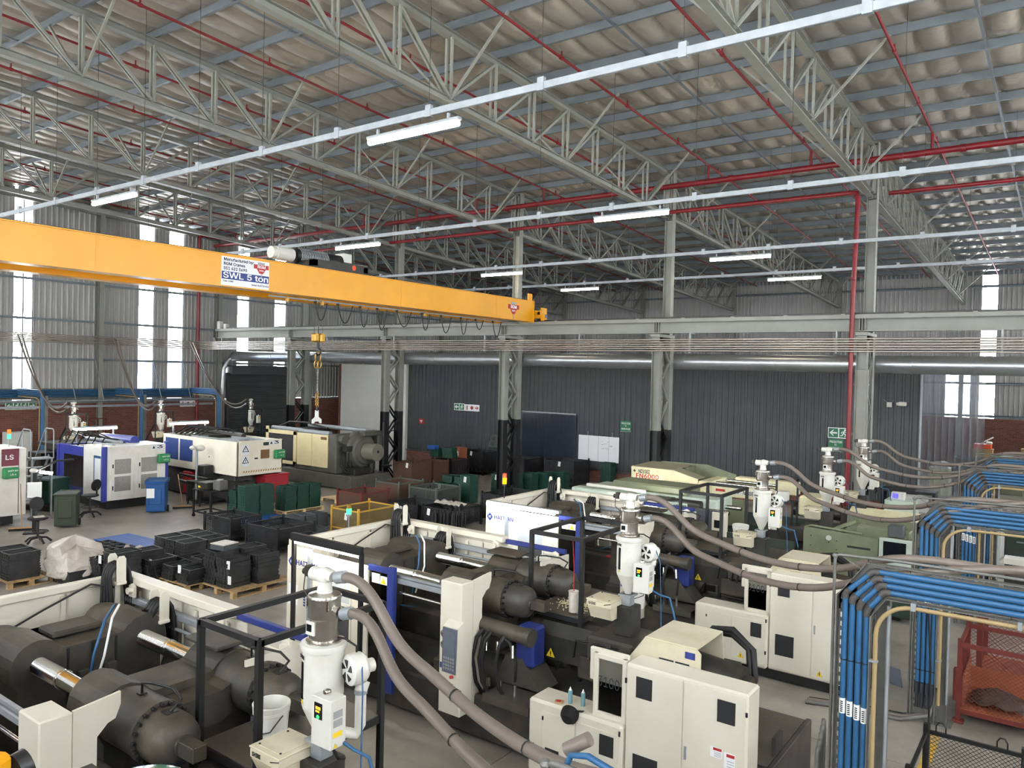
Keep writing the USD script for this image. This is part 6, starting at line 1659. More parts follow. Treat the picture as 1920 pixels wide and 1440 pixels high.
obj('top_cable', MB().tube([(-27.2, Y0 + 0.6, 2.15), (-26.8, Y0 + 0.8, 2.36), (-25.8, Y0 + 0.9, 2.38), (-24.6, Y0 + 1.0, 2.2)], 0.04, 8).box(-26.9, -25.4, Y0 + 0.4, Y1 - 0.3, 1.7, 2.1), M['dark_steel'], t)
yc = 21.2
obj('press_cylinder', MB().lathe([(0.75, 0), (0.78, 0.05), (0.78, 0.3), (0.66, 0.36), (0.62, 0.5), (0.52, 0.54), (0.5, 0.66), (0.4, 0.68)], (-23.1, yc, 1.42), (1, 0, 0), 32), GI, t)
mat('ram_grey', (118, 116, 104), 0.45)
obj('ram', MB().lathe([(0.33, 0), (0.34, 0.02), (0.34, 0.62), (0.32, 0.64), (0.0001, 0.64)], (-22.45, yc, 1.42), (1, 0, 0), 28), M['ram_grey'], t)
obj('ram_bore', MB().cyl((-21.82, yc, 1.45), (-21.8, yc, 1.45), 0.05, n=10), M['vent_black'], t)
obj('cylinder_clamp', MB().box(-23.0, -22.5, yc - 0.1, yc + 0.9, 2.0, 2.2, 0.04).box(-22.95, -22.55, yc + 0.7, yc + 1.0, 1.2, 2.15, 0.05).cyl((-23.2, Y0 + 0.25, 1.9), (-22.7, Y0 + 0.25, 1.9), 0.17, n=12), GI, t)
hs = MB()
for k in range(5):
    y = Y0 + 0.15 + 0.14 * k
    hs.tube([(-22.9, y, 1.5), (-22.75, y - 0.08, 1.35), (-22.75, y - 0.06, 0.9), (-22.6, y + 0.1, 0.65), (-22.3, y + 0.25, 0.68)], 0.03, 8)
obj('hydraulic_hose', hs, M['rubber'], t)
obj('valve_block', MB().box(-22.85, -22.6, Y0 + 0.2, Y0 + 0.75, 1.45, 1.65, 0.02).box(-22.7, -22.25, Y0 + 0.35, Y0 + 1.2, 0.56, 0.82, 0.02).cyl((-22.4, yc + 0.2, 0.56), (-22.4, yc + 0.2, 0.95), 0.12, n=12), M['dark_steel'], t)
obj('support_arm', MB().cyl((-22.3, Y1 - 0.25, 0.56), (-22.3, Y1 - 0.25, 2.55), 0.05, n=10).tube([(-22.3, Y1 - 0.25, 2.15), (-22.3, Y1 + 0.45, 2.2), (-22.3, Y1 + 0.45, 2.4)], 0.02, 6).box(-22.2, -21.95, Y1 - 0.45, Y1 - 0.1, 0.8, 0.86), M['black_paint'], t)

# lamps over the machines
for k, (y0, y1, z, who) in enumerate(((12.65, 14.15, 2.45, 'over the royal blue machine'), (16.2, 17.8, 2.5, 'over the long cream machine'))):
    b = thing('work_lamp', 'lit white tube lamp ' + who + ' near the left wall', 'lamp', group='tube lamps on machines')
    obj('tube', MB().cyl((-28, y0, z - 0.12), (-28, y1, z - 0.12), 0.05, n=10), M['lamp_bright'], b)
    obj('post', MB().box(-28.03, -27.97, y0 + 0.1, y0 + 0.14, 1.3, z - 0.06).box(-28.03, -27.97, y1 - 0.14, y1 - 0.1, 1.3, z - 0.06).box(-28.04, -27.96, y0, y1, z - 0.07, z - 0.03), M['galvanised'], b)

# dryers and racks by the left wall
for k, (y, lab) in enumerate(((14.0, 'small white hopper dryer by the brick wall, leftmost of the three'), (17.5, 'small white hopper dryer by the brick wall, middle of the three'), (21.9, 'small white hopper dryer before the dark shutter door'))):
    dup(d0, (-31.0, y, -0.1), 95, lab)
    t = thing('dryer_stand', ['leftmost', 'middle', 'rightmost'][k] + ' dark stand under the dryers near the left wall', 'stand', (-31.0, y, 0), group='dark dryer stands')
    obj('pedestal', MB().box(-0.25, 0.25, -0.25, 0.25, 0, 1.4, 0.02), M['dark_steel'], t)
    obj('ladder_rail', MB().box(0.26, 0.3, -0.4, -0.36, 0, 2.9).box(0.26, 0.3, 0.36, 0.4, 0, 2.7).box(0.26, 0.3, -0.4, 0.4, 2.66, 2.7).bar((0.28, -0.4, 2.2), (-0.5, -0.5, 1.2), 0.04), M['black_paint'], t)
    yy = y - 0.32
    g = thing('pipe_gantry', ['leftmost', 'middle', 'rightmost'][k] + ' blue pipe rack reaching out from the left brick wall', 'pipe rack', (0, [13.7, 17.72, 21.5][k], 0), group='pipe racks at the left wall')
    obj('tray', MB().box(-35.2, -33.2, 0.06, 0.08, 3.25, 3.55).box(-33.14, -32.86, 0.06, 0.08, 0.02, 3.1).prism([(-33.2, 3.25), (-33.2, 3.55), (-33.1, 3.55), (-32.86, 3.2), (-32.86, 3.0), (-33.14, 3.0), (-33.14, 3.15)], (0, 0.06, 0), (1, 0, 0), (0, 0, 1), (0, 0.02, 0)), M['tray_steel'], g)
    for q in range(4):
        z, x = 3.5 - 0.065 * q, -32.9 - 0.065 * q
        obj('water_pipe', MB().tube([(-35.3, 0.03, z), (-33.2, 0.03, z), (-33.12 - 0.02 * q, 0.03, z - 0.01), (x, 0.03, 3.14 - 0.04 * q), (x, 0.03, 3.05 - 0.04 * q), (x, 0.03, 0.3)], 0.03, 8), M['pipe_blue'], g)
    obj('air_hose', MB().tube([(-35.2, 0.0, 3.2), (-33.5, 0.0, 3.2), (-33.25, 0.0, 3.1), (-33.2, 0, 2.9), (-33.2, 0, 0.3)], 0.025, 8), M['tan_hose'], g)
    obj('post', MB().box(-32.84, -32.74, 0.02, 0.12, 0.0, 3.3), M['tray_steel'], g)
    h = thing('conveying_hose', 'pair of pale hoses hanging from the pipe bundle to the ' + ['leftmost', 'middle', 'shutter door'][k] + ' dryer', 'hose', group='pale hoses at the left wall')
    for s in range(2):
        a = np.array([-34.8, [13.5, 17.4, 21.1][k] + 0.15 * s, 5.75])
        b = np.array([-31.15 + 0.0 * s, y - 0.15, 3.12 - 0.2 * s])
        tt = np.linspace(0, 1, 12)[:, None]
        p = a + (b - a) * tt
        p[:, 2] += -1.25 * 4 * (tt * (1 - tt))[:, 0] * (0.6 + 0.5 * tt[:, 0])
        obj('hose', MB().tube(p, 0.036, 8), M['steel_tube'] if s else M['ribbed_hose'], h)
tr = thing('wall_tray', 'blue water pipes in a tray running along the left brick wall', 'pipe tray')
obj('tray', MB().box(-35.45, -35.4, YF + 0.5, 21.6, 3.08, 3.5).box(-35.45, -35.2, YF + 0.5, 21.6, 3.06, 3.09), M['tray_steel'], tr)
for q in range(5):
    obj('water_pipe', MB().cyl((-35.34, YF + 0.5, 3.44 - 0.07 * q), (-35.34, 21.6, 3.44 - 0.07 * q), 0.03, n=8), M['pipe_blue'], tr)
obj('lower_tube', MB().cyl((-35.1, YF + 0.5, 2.98), (-35.1, 22.6, 2.98), 0.05, n=10).box(-35.2, -35.15, YF + 0.5, 22.6, 2.68, 2.78), M['galvanised'], tr)
st = MB()
for y in (12.2, 15.9, 17.1, 19.8, 21.3):
    st.bar((-35.44, y - 0.2, 4.8), (-35.0, y, 3.0), 0.03)
obj('stay', st, M['galvanised'], tr)


# signs on the walls
def arrow(mb, o, u, w, s, d=1):
    o, u, w = (np.asarray(q, float) for q in (o, u, w))
    n = np.cross(u, w) * 0.004
    mb.prism([(-0.4 * d * s, 0), (-0.05 * d * s, 0.33 * s), (0.08 * d * s, 0.33 * s), (-0.12 * d * s, 0.09 * s), (0.4 * d * s, 0.09 * s), (0.4 * d * s, -0.09 * s), (-0.12 * d * s, -0.09 * s), (0.08 * d * s, -0.33 * s), (-0.05 * d * s, -0.33 * s)], o, u, w, n)


def runner(mb, o, u, w, s):
    o, u, w = (np.asarray(q, float) for q in (o, u, w))
    n = np.cross(u, w) * 0.004
    mb.prism([(0.12 * math.cos(a) * s + 0.1 * s, 0.12 * math.sin(a) * s + 0.36 * s) for a in np.linspace(0, 2 * math.pi, 9)[:-1]], o, u, w, n)
    for a, b, wd in (((0.05, 0.22), (-0.08, -0.06), 0.16), ((-0.08, -0.05), (0.18, -0.12), 0.1), ((0.18, -0.12), (0.1, -0.42), 0.09), ((-0.1, -0.06), (-0.2, -0.3), 0.1), ((-0.2, -0.3), (-0.42, -0.32), 0.09), ((0.02, 0.2), (-0.25, 0.12), 0.08), ((-0.25, 0.12), (-0.3, -0.08), 0.07), ((0.08, 0.18), (0.32, 0.02), 0.08)):
        d = unit(np.subtract(b, a))
        q = np.array([-d[1], d[0]]) * wd / 2
        mb.prism([tuple((np.array(a) + q) * s), tuple((np.array(b) + q) * s), tuple((np.array(b) - q) * s), tuple((np.array(a) - q) * s)], o, u, w, n)


def exit_sign(name, lab, o, u, w, cells, s, bg, fg, cat='sign'):
    """Row of square sign cells; cells of 'l' arrow left, 'r' arrow right, 'm' runner, 'b' extinguisher, 'o' reel."""
    o, u, w = (np.asarray(q, float) for q in (o, u, w))
    n = np.cross(u, w)
    L = len(cells) * s
    t = thing(name, lab, cat)
    obj('sign_frame', MB().prism([(-0.01, -0.01), (L + 0.01, -0.01), (L + 0.01, s + 0.01), (-0.01, s + 0.01)], o, u, w, n * 0.012), M['ink_white'], t)
    plates, marks = MB(), MB()
    for k, c in enumerate(cells):
        a = o + n * 0.013 + u * (k * s + 0.02)
        plates.prism([(0.0, 0.02), (s - 0.04, 0.02), (s - 0.04, s - 0.02), (0, s - 0.02)], a, u, w, n * 0.003)
        cc = o + n * 0.017 + u * (k + 0.5) * s + w * s / 2
        if c in 'lr':
            arrow(marks, cc, u, w, s * 0.9, 1 if c == 'l' else -1)
        elif c == 'd':
            arrow(marks, cc, w, -u, s * 0.9, 1)
        elif c == 'm':
            runner(marks, cc, u, w, s * 0.85)
        elif c == 'b':
            marks.prism([(-0.1 * s, -0.35 * s), (0.1 * s, -0.35 * s), (0.1 * s, 0.15 * s), (0.04 * s, 0.35 * s), (-0.04 * s, 0.35 * s), (-0.1 * s, 0.15 * s)], cc, u, w, n * 0.004)
        elif c == 'o':
            marks.prism([(0.3 * s * math.cos(a_), 0.3 * s * math.sin(a_)) for a_ in np.linspace(0, 2 * math.pi, 13)[:-1]], cc, u, w, n * 0.004)
    obj('sign_plate', plates, bg, t)
    obj('sign_symbol', marks, fg, t)
    return t


ex, ez, ey = (1, 0, 0), (0, 0, 1), (0, 1, 0)
exit_sign('exit_sign', 'green exit sign with arrows both ways on the left brick wall', (-35.38, 13.3, 2.64), ey, ez, 'lmmr', 0.29, M['sign_green'], M['ink_white'])
exit_sign('fire_sign', 'pale fire equipment sign on the left brick wall beside the red pipe', (-35.38, 20.95, 2.6), ey, ez, 'dob', 0.28, M['sign_white'], M['sign_red'])
exit_sign('exit_sign', 'small green exit sign left of a pale fire sign on the charcoal wall', (-24.65, 29.08, 2.75), ex, ez, 'lm', 0.32, M['sign_green'], M['ink_white'])
exit_sign('fire_sign', 'pale pink fire equipment sign right of an exit sign on the charcoal wall', (-23.98, 29.08, 2.75), ex, ez, 'bor', 0.3, M['sign_white'], M['sign_red'])
exit_sign('exit_sign', 'green exit sign with arrow and running man left of the red drop pipe', (-7.05, 29.08, 2.62), ex, ez, 'lm', 0.36, M['sign_green'], M['ink_white'])
for lab, x, z in (('green notice board sign on the charcoal wall above the whiteboard', -15.42, 2.3), ('green lettered sign under the exit sign near the red drop pipe', -7.03, 2.14)):
    t = thing('notice_sign', lab, 'sign')
    obj('sign_plate', MB().box(x, x + 0.5, 29.07, 29.085, z, z + 0.44), M['sign_green'], t)
    obj('sign_lettering', MB().text('PRODUCTION', 0.075, (x + 0.04, 29.068, z + 0.3), ex, ez, True, 0.003, 0.42).text('TO', 0.06, (x + 0.2, 29.068, z + 0.2), ex, ez, True, 0.003, 0.08).text('WAREHOUSE', 0.075, (x + 0.04, 29.068, z + 0.07), ex, ez, True, 0.003, 0.42).box(x - 0.008, x + 0.508, 29.072, 29.08, z - 0.008, z), M['ink_white'], t)
t = thing('fire_sign', 'small red square sign on the charcoal wall near the white pier', 'sign')
obj('sign_plate', MB().box(-27.0, -26.68, 29.07, 29.085, 1.92, 2.2), M['sign_red'], t)
obj('sign_symbol', MB().box(-26.92, -26.76, 29.066, 29.07, 2.06, 2.12).prism([(-0.06, 0.06), (0.06, 0.06), (0, 0)], (-26.84, 29.07, 1.98), ex, ez, (0, -0.004, 0)), M['ink_white'], t)
wb = thing('whiteboard', 'white planning board hung on the charcoal wall', 'whiteboard')
obj('board', MB().box(-17.45, -15.45, 29.03, 29.06, 0.92, 2.02, 0.02), M['sign_white'], wb)
ln = MB()
for x in (-16.95, -16.45, -15.95):
    ln.box(x, x + 0.012, 29.026, 29.03, 0.95, 2.0)
rp = random.Random(7)
for k in range(14):
    x, z = -16.35 + 0.75 * rp.random(), 1.45 + 0.4 * rp.random()
    ln.box(x, x + 0.08 + 0.06 * rp.random(), 29.026, 29.03, z, z + 0.012)
obj('board_lines', ln, M['grey_label'], wb)
obj('hanger', MB().box(-17.0, -16.985, 29.04, 29.05, 2.02, 2.2).box(-15.8, -15.785, 29.04, 29.05, 2.02, 2.2), M['galvanised'], wb)
# strip curtain doorway
sc_ = thing('strip_curtain', 'clear plastic strip curtain over the doorway in the charcoal wall', 'strip curtain')
obj('doorway', MB().box(-20.5, -17.6, 29.055, 29.075, 0.0, 2.86), M['bluegrey_panel'], sc_)
obj('curtain_rail', MB().box(-20.5, -17.6, 29.0, 29.06, 2.86, 2.92), M['galvanised'], sc_)
rp = random.Random(12)
for k in range(15):
    x = -20.48 + 0.191 * k
    v = MB()
    wv = 0.02 * rp.random()
    P = [(x, 29.0 + wv), (x + 0.05, 28.985), (x + 0.15, 28.985), (x + 0.21, 29.0 - wv)]
    for (xa, ya_), (xb, yb_) in zip(P[:-1], P[1:]):
        v.quads([[(xa, ya_, 0.05), (xb, yb_, 0.05), (xb, yb_, 2.86), (xa, ya_, 2.86)]])
    obj('strip', v, M['clear_plastic'], sc_)
# tall clear sheet at the open end of the charcoal wall
cs = thing('plastic_sheet', 'tall clear plastic strip curtain at the right end of the charcoal wall', 'strip curtain')
for k in range(9):
    x = -4.08 + 0.2 * k
    v = MB()
    for (xa, ya_), (xb, yb_) in zip([(x, 29.2), (x + 0.06, 29.17), (x + 0.15, 29.17), (x + 0.22, 29.21)][:-1], [(x, 29.2), (x + 0.06, 29.17), (x + 0.15, 29.17), (x + 0.22, 29.21)][1:]):
        v.quads([[(xa, ya_, 0.05), (xb, yb_, 0.05), (xb, yb_, 5.1), (xa, ya_, 5.1)]])
    obj('strip', v, M['clear_plastic'], cs)
obj('curtain_rail', MB().box(-4.1, -2.2, 29.12, 29.25, 5.1, 5.2), M['charcoal_paint'], cs)
obj('edge_trim', MB().box(-4.12, -4.06, 29.0, 29.06, 0.5, 5.1), M['galvanised'], cs)
cm = thing('wall_camera', 'white camera on the charcoal wall right of the red pipe', 'camera', (-4.72, 29.0, 3.86))
obj('body', MB().box(-0.04, 0.2, -0.16, 0.0, 0, 0.14, 0.02).cyl((-0.1, -0.1, 0.06), (0.0, -0.1, 0.07), 0.06, n=10), M['dryer_white'], cm)
ra = thing('wall_router', 'white box with two aerials on the charcoal wall beside the camera', 'router', (-5.15, 29.05, 3.8))
obj('body', MB().box(0, 0.17, -0.05, 0, 0, 0.17, 0.01), M['dryer_white'], ra)
obj('aerial', MB().bar((0.0, -0.02, 0.17), (-0.1, -0.02, 0.27), 0.012).bar((0.17, -0.02, 0.17), (0.24, -0.02, 0.26), 0.012), M['grey_label'], ra)
for k, x in enumerate((-21.4, -13.75)):
    for s in range(2):
        obj('wall_trunking', MB().box(x + 0.42 * s, x + 0.07 + 0.42 * s + 0.07 * s, 29.03, 29.09, 1.35, 2.25), M['cab_grey'], None, f'pale upright cable cover behind the {["middle", "second"][k]} column, {["left", "right"][s]} one', 'cable cover')
# ---------------------------------------------------------------- crates, cages, bins and small things on the floor
mat('crate_black', (36, 37, 39), 0.5, var=0.15, scale=6, dirt=(70, 68, 64), dscale=3, damt=0.4)
mat('crate_green', (20, 62, 50), 0.5, var=0.15, scale=6)
mat('crate_grey', (72, 76, 80), 0.55, var=0.12, scale=6)
mat('bin_green', (58, 68, 56), 0.5, var=0.08)
mat('bin_blue', (32, 82, 140), 0.45, var=0.06)
mat('bin_red', (158, 34, 46), 0.45, var=0.08)
mat('pallet_blue', (32, 84, 160), 0.5, var=0.08)
mat('pallet_wood', (176, 146, 104), 0.8, var=0.18, scale=7, dirt=(120, 92, 60), dscale=5, damt=0.5)
mat('pallet_wood_pale', (222, 196, 148), 0.75, var=0.12, scale=7)
mat('cage_brown', (84, 58, 46), 0.6, var=0.15, scale=5)
mat('cage_red', (104, 38, 32), 0.5, var=0.12, scale=5)
mat('cage_yellow', (196, 154, 58), 0.5, var=0.1)
mat('cage_greygreen', (78, 86, 78), 0.55, var=0.1)
mat('board_plywood', (150, 86, 58), 0.75, var=0.15, scale=4)
mat('film_white', (196, 188, 178), 0.35, var=0.12, scale=9, bump=0.8, bscale=22)
mat('wood_handle', (180, 140, 96), 0.6)
mat('bristle', (206, 196, 160), 0.8)
mat('carton', (170, 140, 100), 0.8, var=0.06)
mat('paint_yellow', (214, 172, 40), 0.6, var=0.1, dirt=(160, 150, 130), dscale=4, damt=0.8)
mat('sealant_teal', (110, 150, 160), 0.4)
mat('cap_cloth', (18, 18, 20), 0.9)


def wire_mesh(name, rgb, k=14.0, duty=0.3):
    """Far-off expanded metal: a see-through cut-out of crossed strands."""
    usdkit.material(stage, '/World/Looks/' + name, {
        'g': ('geometry', {}), 's': ('separate_xyz', {}), 'a': ('math', {'math_type': 'add'}),
        'p': ('math', {'math_type': 'multiply_add', 'value2': k, 'value3': 500.0}), 'q': ('math', {'math_type': 'multiply_add', 'value2': k, 'value3': 500.0}),
        'zp': ('math', {'math_type': 'add'}), 'zm': ('math', {'math_type': 'subtract'}), 'z2': ('math', {'math_type': 'multiply', 'value2': 1.6}),
        'fa': ('math', {'math_type': 'fraction'}), 'fb': ('math', {'math_type': 'fraction'}),
        'la': ('math', {'math_type': 'less_than', 'value2': duty}), 'lb': ('math', {'math_type': 'less_than', 'value2': duty}), 'm': ('math', {'math_type': 'maximum'}),
        't': ('transparent_bsdf', {}), 'b': ('principled_bsdf', {'base_color': tuple(lin(rgb)), 'roughness': 0.6}), 'x': ('mix_closure', {})},
        [('g.position', 's.vector'), ('s.x', 'a.value1'), ('s.y', 'a.value2'), ('s.z', 'z2.value1'), ('a.value', 'zp.value1'), ('z2.value', 'zp.value2'), ('a.value', 'zm.value1'), ('z2.value', 'zm.value2'),
         ('zp.value', 'p.value1'), ('zm.value', 'q.value1'), ('p.value', 'fa.value1'), ('q.value', 'fb.value1'), ('fa.value', 'la.value1'), ('fb.value', 'lb.value1'), ('la.value', 'm.value1'), ('lb.value', 'm.value2'),
         ('m.value', 'x.fac'), ('t.BSDF', 'x.closure1'), ('b.BSDF', 'x.closure2')], surface='x.closure')
    MATS[name] = UsdShade.Material.Get(stage, '/World/Looks/' + name)


wire_mesh('mesh_black', (34, 35, 38), duty=0.42)
wire_mesh('mesh_brown', (84, 58, 46), duty=0.75)
wire_mesh('mesh_yellow', (104, 88, 54), duty=0.62)
wire_mesh('mesh_greygreen', (58, 64, 58), duty=0.5)


def crate_mesh(w, d, h):
    m = MB()
    m.box(-w / 2 + 0.01, w / 2 - 0.01, -d / 2 + 0.01, d / 2 - 0.01, 0, 0.012)
    for s in (-1, 1):
        m.box(s * w / 2 - s * 0.02, s * w / 2 - s * 0.008, -d / 2 + 0.01, d / 2 - 0.01, 0, h)
        m.box(-w / 2 + 0.01, w / 2 - 0.01, s * d / 2 - s * 0.02, s * d / 2 - s * 0.008, 0, h)
    return m


def crate_rim(w, d, h):
    m = MB()
    for s in (-1, 1):
        m.box(s * w / 2, s * w / 2 - s * 0.024, -d / 2, d / 2, h - 0.02, h)
        m.box(-w / 2, w / 2, s * d / 2, s * d / 2 - s * 0.024, h - 0.02, h)
    for k in range(1, 4):
        x = -w / 2 + w * k / 4
        m.box(x - 0.006, x + 0.006, -d / 2 + 0.02, d / 2 - 0.02, 0.01, h - 0.015)
        for s in (-1, 1):
            m.box(x - 0.01, x + 0.01, s * (d / 2 - 0.008), s * d / 2, 0, h - 0.02)
    return m


PROTO = {}
rcr = random.Random(21)


def crates(kind, x, y, z, n, w, d, h, m, rz=0, where='', group='', wob=0.012):
    """A stack of n crates, each one a thing of its own; numbered from the top in its label."""
    out = None
    for k in range(n):
        dx, dy, da = wob * math.sin(k * 1.3 + x * 7), wob * math.cos(k * 1.1 + y * 5), rcr.uniform(-1.2, 1.2)
        lab = f'{kind} crate, ' + ('topmost' if k == n - 1 else 'lowest' if k == 0 and n > 2 else ORD[n - 1 - k] + ' from top') + f', {where}'
        loc = (x + dx, y + dy, z + k * h)
        key = (kind, w, d, h)
        if key not in PROTO:
            t = thing('crate', lab, 'crate', loc, rz + da, group=group)
            obj('tray', crate_mesh(w, d, h), m, t)
            obj('rim', crate_rim(w, d, h), m, t)
            PROTO[key] = t
        else:
            dup(PROTO[key], loc, rz + da, lab, group)
    return out


def pallet(lab, x, y, w, d, m, rz=0, h=0.14, gap=0.02):
    t = thing('pallet', lab, 'pallet', (x, y, 0), rz, group='pallets')
    nb = max(4, int(d / 0.13))
    for k in range(nb):
        b = -d / 2 + k * d / nb
        obj('deck_board', MB().box(-w / 2, w / 2, b + gap / 2, b + d / nb - gap / 2, h - 0.02, h), m, t)
    for a in (-w / 2, -0.05, w / 2 - 0.1):
        for b in (-d / 2, -0.05, d / 2 - 0.1):
            obj('block', MB().box(a, a + 0.1, b, b + 0.1, 0.02, h - 0.02), m, t)
        obj('skid', MB().box(a, a + 0.1, -d / 2, d / 2, 0, 0.02), m, t)
    return t


def cage(lab, x0, x1, y0, y1, h, m, mm, group='wire stillages', z0=0.0, legs=0.1, solid=0, mid=False):
    t = thing('stillage', lab, 'cage', ((x0 + x1) / 2, (y0 + y1) / 2, z0), 0, group=group)
    a, b = (x1 - x0) / 2, (y1 - y0) / 2
    for sx in (-1, 1):
        for sy in (-1, 1):
            obj('corner_post', MB().box(sx * a - 0.028, sx * a + 0.028, sy * b - 0.028, sy * b + 0.028, 0, h + 0.05), m, t)
    for z in ([h - 0.04, legs + 0.04] + ([h * 0.55] if mid else [])):
        for s in (-1, 1):
            obj('rail', MB().box(-a, a, s * b - 0.015, s * b + 0.015, z - 0.02, z + 0.02), m, t)
            obj('rail', MB().box(s * a - 0.015, s * a + 0.015, -b, b, z - 0.02, z + 0.02), m, t)
    for s in (-1, 1):
        obj('side_mesh', MB().box(-a, a, s * b - 0.003, s * b + 0.003, legs, h - 0.04), mm, t)
        obj('side_mesh', MB().box(s * a - 0.003, s * a + 0.003, -b, b, legs, h - 0.04), mm, t)
    obj('floor_plate', MB().box(-a, a, -b, b, legs, legs + 0.03), m, t)
    return t


GB, GG, GY = 'black plastic crates on the floor', 'dark green plastic crates', 'grey plastic crates'
CB, CG, CGY = M['crate_black'], M['crate_green'], M['crate_grey']
# black stacks on the left
pallet('wooden pallet under the leftmost black crate stacks', -18.3, 7.1, 1.7, 0.9, M['pallet_wood'])
for i in range(3):
    crates('black', -18.75 + 0.46 * i, 6.98 + 0.02 * i, 0.14, 10 if i else 7, 0.44, 0.62, 0.055, CB, 0, f'{["left", "middle", "right"][i]} stack left of the wrapped heap', GB)
pallet('wooden pallet under the stacks right of the wrapped heap', -16.35, 8.6, 1.1, 1.3, M['pallet_wood'])
for i, (x, y, n) in enumerate(((-16.55, 8.25, 7), (-16.1, 8.3, 10), (-16.4, 8.95, 8), (-15.95, 9.0, 6))):
    crates('black', x, y, 0.14, n, 0.42, 0.62, 0.06, CB, 0, ['near left', 'near right', 'far left', 'far right'][i] + ' stack right of the wrapped heap', GB)
pallet('wooden pallet under the wide block of black crates', -16.85, 10.35, 1.45, 1.2, M['pallet_wood'])
for i in range(3):
    for j in range(2):
        crates('black', -17.3 + 0.44 * i, 10.05 + 0.58 * j, 0.14, 8, 0.42, 0.56, 0.06, CB, 0, f'{["near", "far"][j]} {["left", "middle", "right"][i]} stack of the wide block', GB)
pallet('wooden pallet under the low loose black crates', -15.35, 9.3, 1.5, 0.9, M['pallet_wood'])
for i, (x, y, n) in enumerate(((-15.85, 9.1, 3), (-15.35, 9.15, 4), (-14.85, 9.2, 4), (-15.75, 9.7, 4), (-15.2, 9.75, 5))):
    crates('black', x, y, 0.14, n, 0.44, 0.56, 0.075, CB, 0, ['near left', 'near middle', 'near right', 'far left', 'far right'][i] + ' low stack before the wide block', GB, 0.03)
pallet('worn wooden pallet under the tall black crate stacks near the HAITIAN door', -14.1, 9.95, 1.2, 1.5, M['pallet_wood'])
for i, (x, y, n) in enumerate(((-14.0, 9.55, 7), (-14.45, 9.55, 8), (-13.85, 10.15, 7), (-14.3, 10.15, 8))):
    crates('black', x, y, 0.14, n, 0.42, 0.56, 0.085, CB, 0, ['near right', 'near left', 'far right', 'far left'][i] + ' tall stack near the HAITIAN door', GB, 0.02)
bx = thing('carton', 'white cardboard box on top of the tall black crate stacks', 'box', (-14.42, 9.6, 0.82), 8)
obj('box_body', MB().box(-0.2, 0.2, -0.2, 0.2, 0, 0.11, 0.006), M['crate_grey'], bx)
obj('box_lid', MB().box(-0.205, 0.205, -0.205, 0.205, 0.11, 0.13, 0.006), M['film_white'], bx)
for i, (x, y, z, rz, where) in enumerate(((-13.78, 9.27, 0.55, 0, 'near tall stack, upper'), (-13.72, 9.262, 0.25, 0, 'near tall stack, lower'), (-14.95, 8.905, 0.34, 0, 'low loose crates'), (-15.9, 8.8, 0.33, 0, 'left loose crates'), (-16.3, 7.93, 0.5, 0, 'stack right of the wrapped heap'))):
    obj('paper_label', MB().box(-0.05, 0.05, -0.004, 0.0, 0, 0.17).rot(6), M['label_white'], None, f'white paper label hanging on a black crate, {where}', 'label', 'paper labels on black crates', loc=(x, y, z), rz=rz)
# film-wrapped heap
th = np.linspace(0, 2 * np.pi, 41)
lv = np.linspace(0, 1, 15)
g = []
for v in lv:
    rad = (1 - 0.25 * v ** 2 - 0.75 * np.clip((v - 0.75) / 0.25, 0, 1) ** 1.5)
    ring_ = []
    for a in th:
        p = np.array([0.58 * rad * np.sign(math.cos(a)) * abs(math.cos(a)) ** 0.6, 0.5 * rad * np.sign(math.sin(a)) * abs(math.sin(a)) ** 0.6, 0.14 + 0.8 * v - 0.22 * (math.cos(a) > 0.2) * v])
        c = np.array([math.cos(a), math.sin(a), v])
        p[:2] *= 1 + 0.3 * (float(meshkit.noise((c * 3.2)[None], 3)[0]) - 0.5) + 0.16 * (float(meshkit.noise((c * 9)[None], 4)[0]) - 0.5)
        p[2] += 0.12 * (float(meshkit.noise((c * 6)[None], 5)[0]) - 0.5) * (v > 0.05)
        ring_.append(p)
    g.append(ring_)
hp = thing('film_heap', 'heap of crates wrapped in crumpled clear plastic film', 'plastic film', (-17.3, 7.9, 0))
obj('crumpled_film', MB().sheet(np.array(g), 0), M['film_white'], hp)
obj('crate_edge', MB().merge(crate_mesh(1.0, 0.8, 0.3)).move((0.1, 0, 0.02)), CB, hp)
fl_ = thing('film_scrap', 'loose white film lying on the grid before the blue pallet', 'plastic film', (-17.6, 9.4, 0.2))
gg = [[(-0.4 + 0.08 * i, -0.1 + 0.05 * j + 0.04 * math.sin(i * 1.7), 0.12 + 0.07 * math.sin(i * 0.9 + j) + 0.05 * math.sin(j * 2.2)) for j in range(6)] for i in range(11)]
obj('film', MB().sheet(np.array(gg, float), 0), M['film_white'], fl_)
gr = thing('black_grid', 'black grid trays lying on the blue pallet', 'tray', (-18.75, 9.55, 0.14), 4)
m_ = MB()
for k in range(7):
    m_.box(-0.9 + 0.3 * k - 0.012, -0.9 + 0.3 * k + 0.012, -0.3, 0.3, 0, 0.06)
for k in range(4):
    m_.box(-0.9, 0.9, -0.3 + 0.2 * k - 0.012, -0.3 + 0.2 * k + 0.012, 0, 0.06)
obj('grid', m_, CB, gr)
pallet('empty blue plastic pallet on the open floor', -19.3, 10.2, 1.9, 0.95, M['pallet_blue'], 4, 0.15, 0.006)

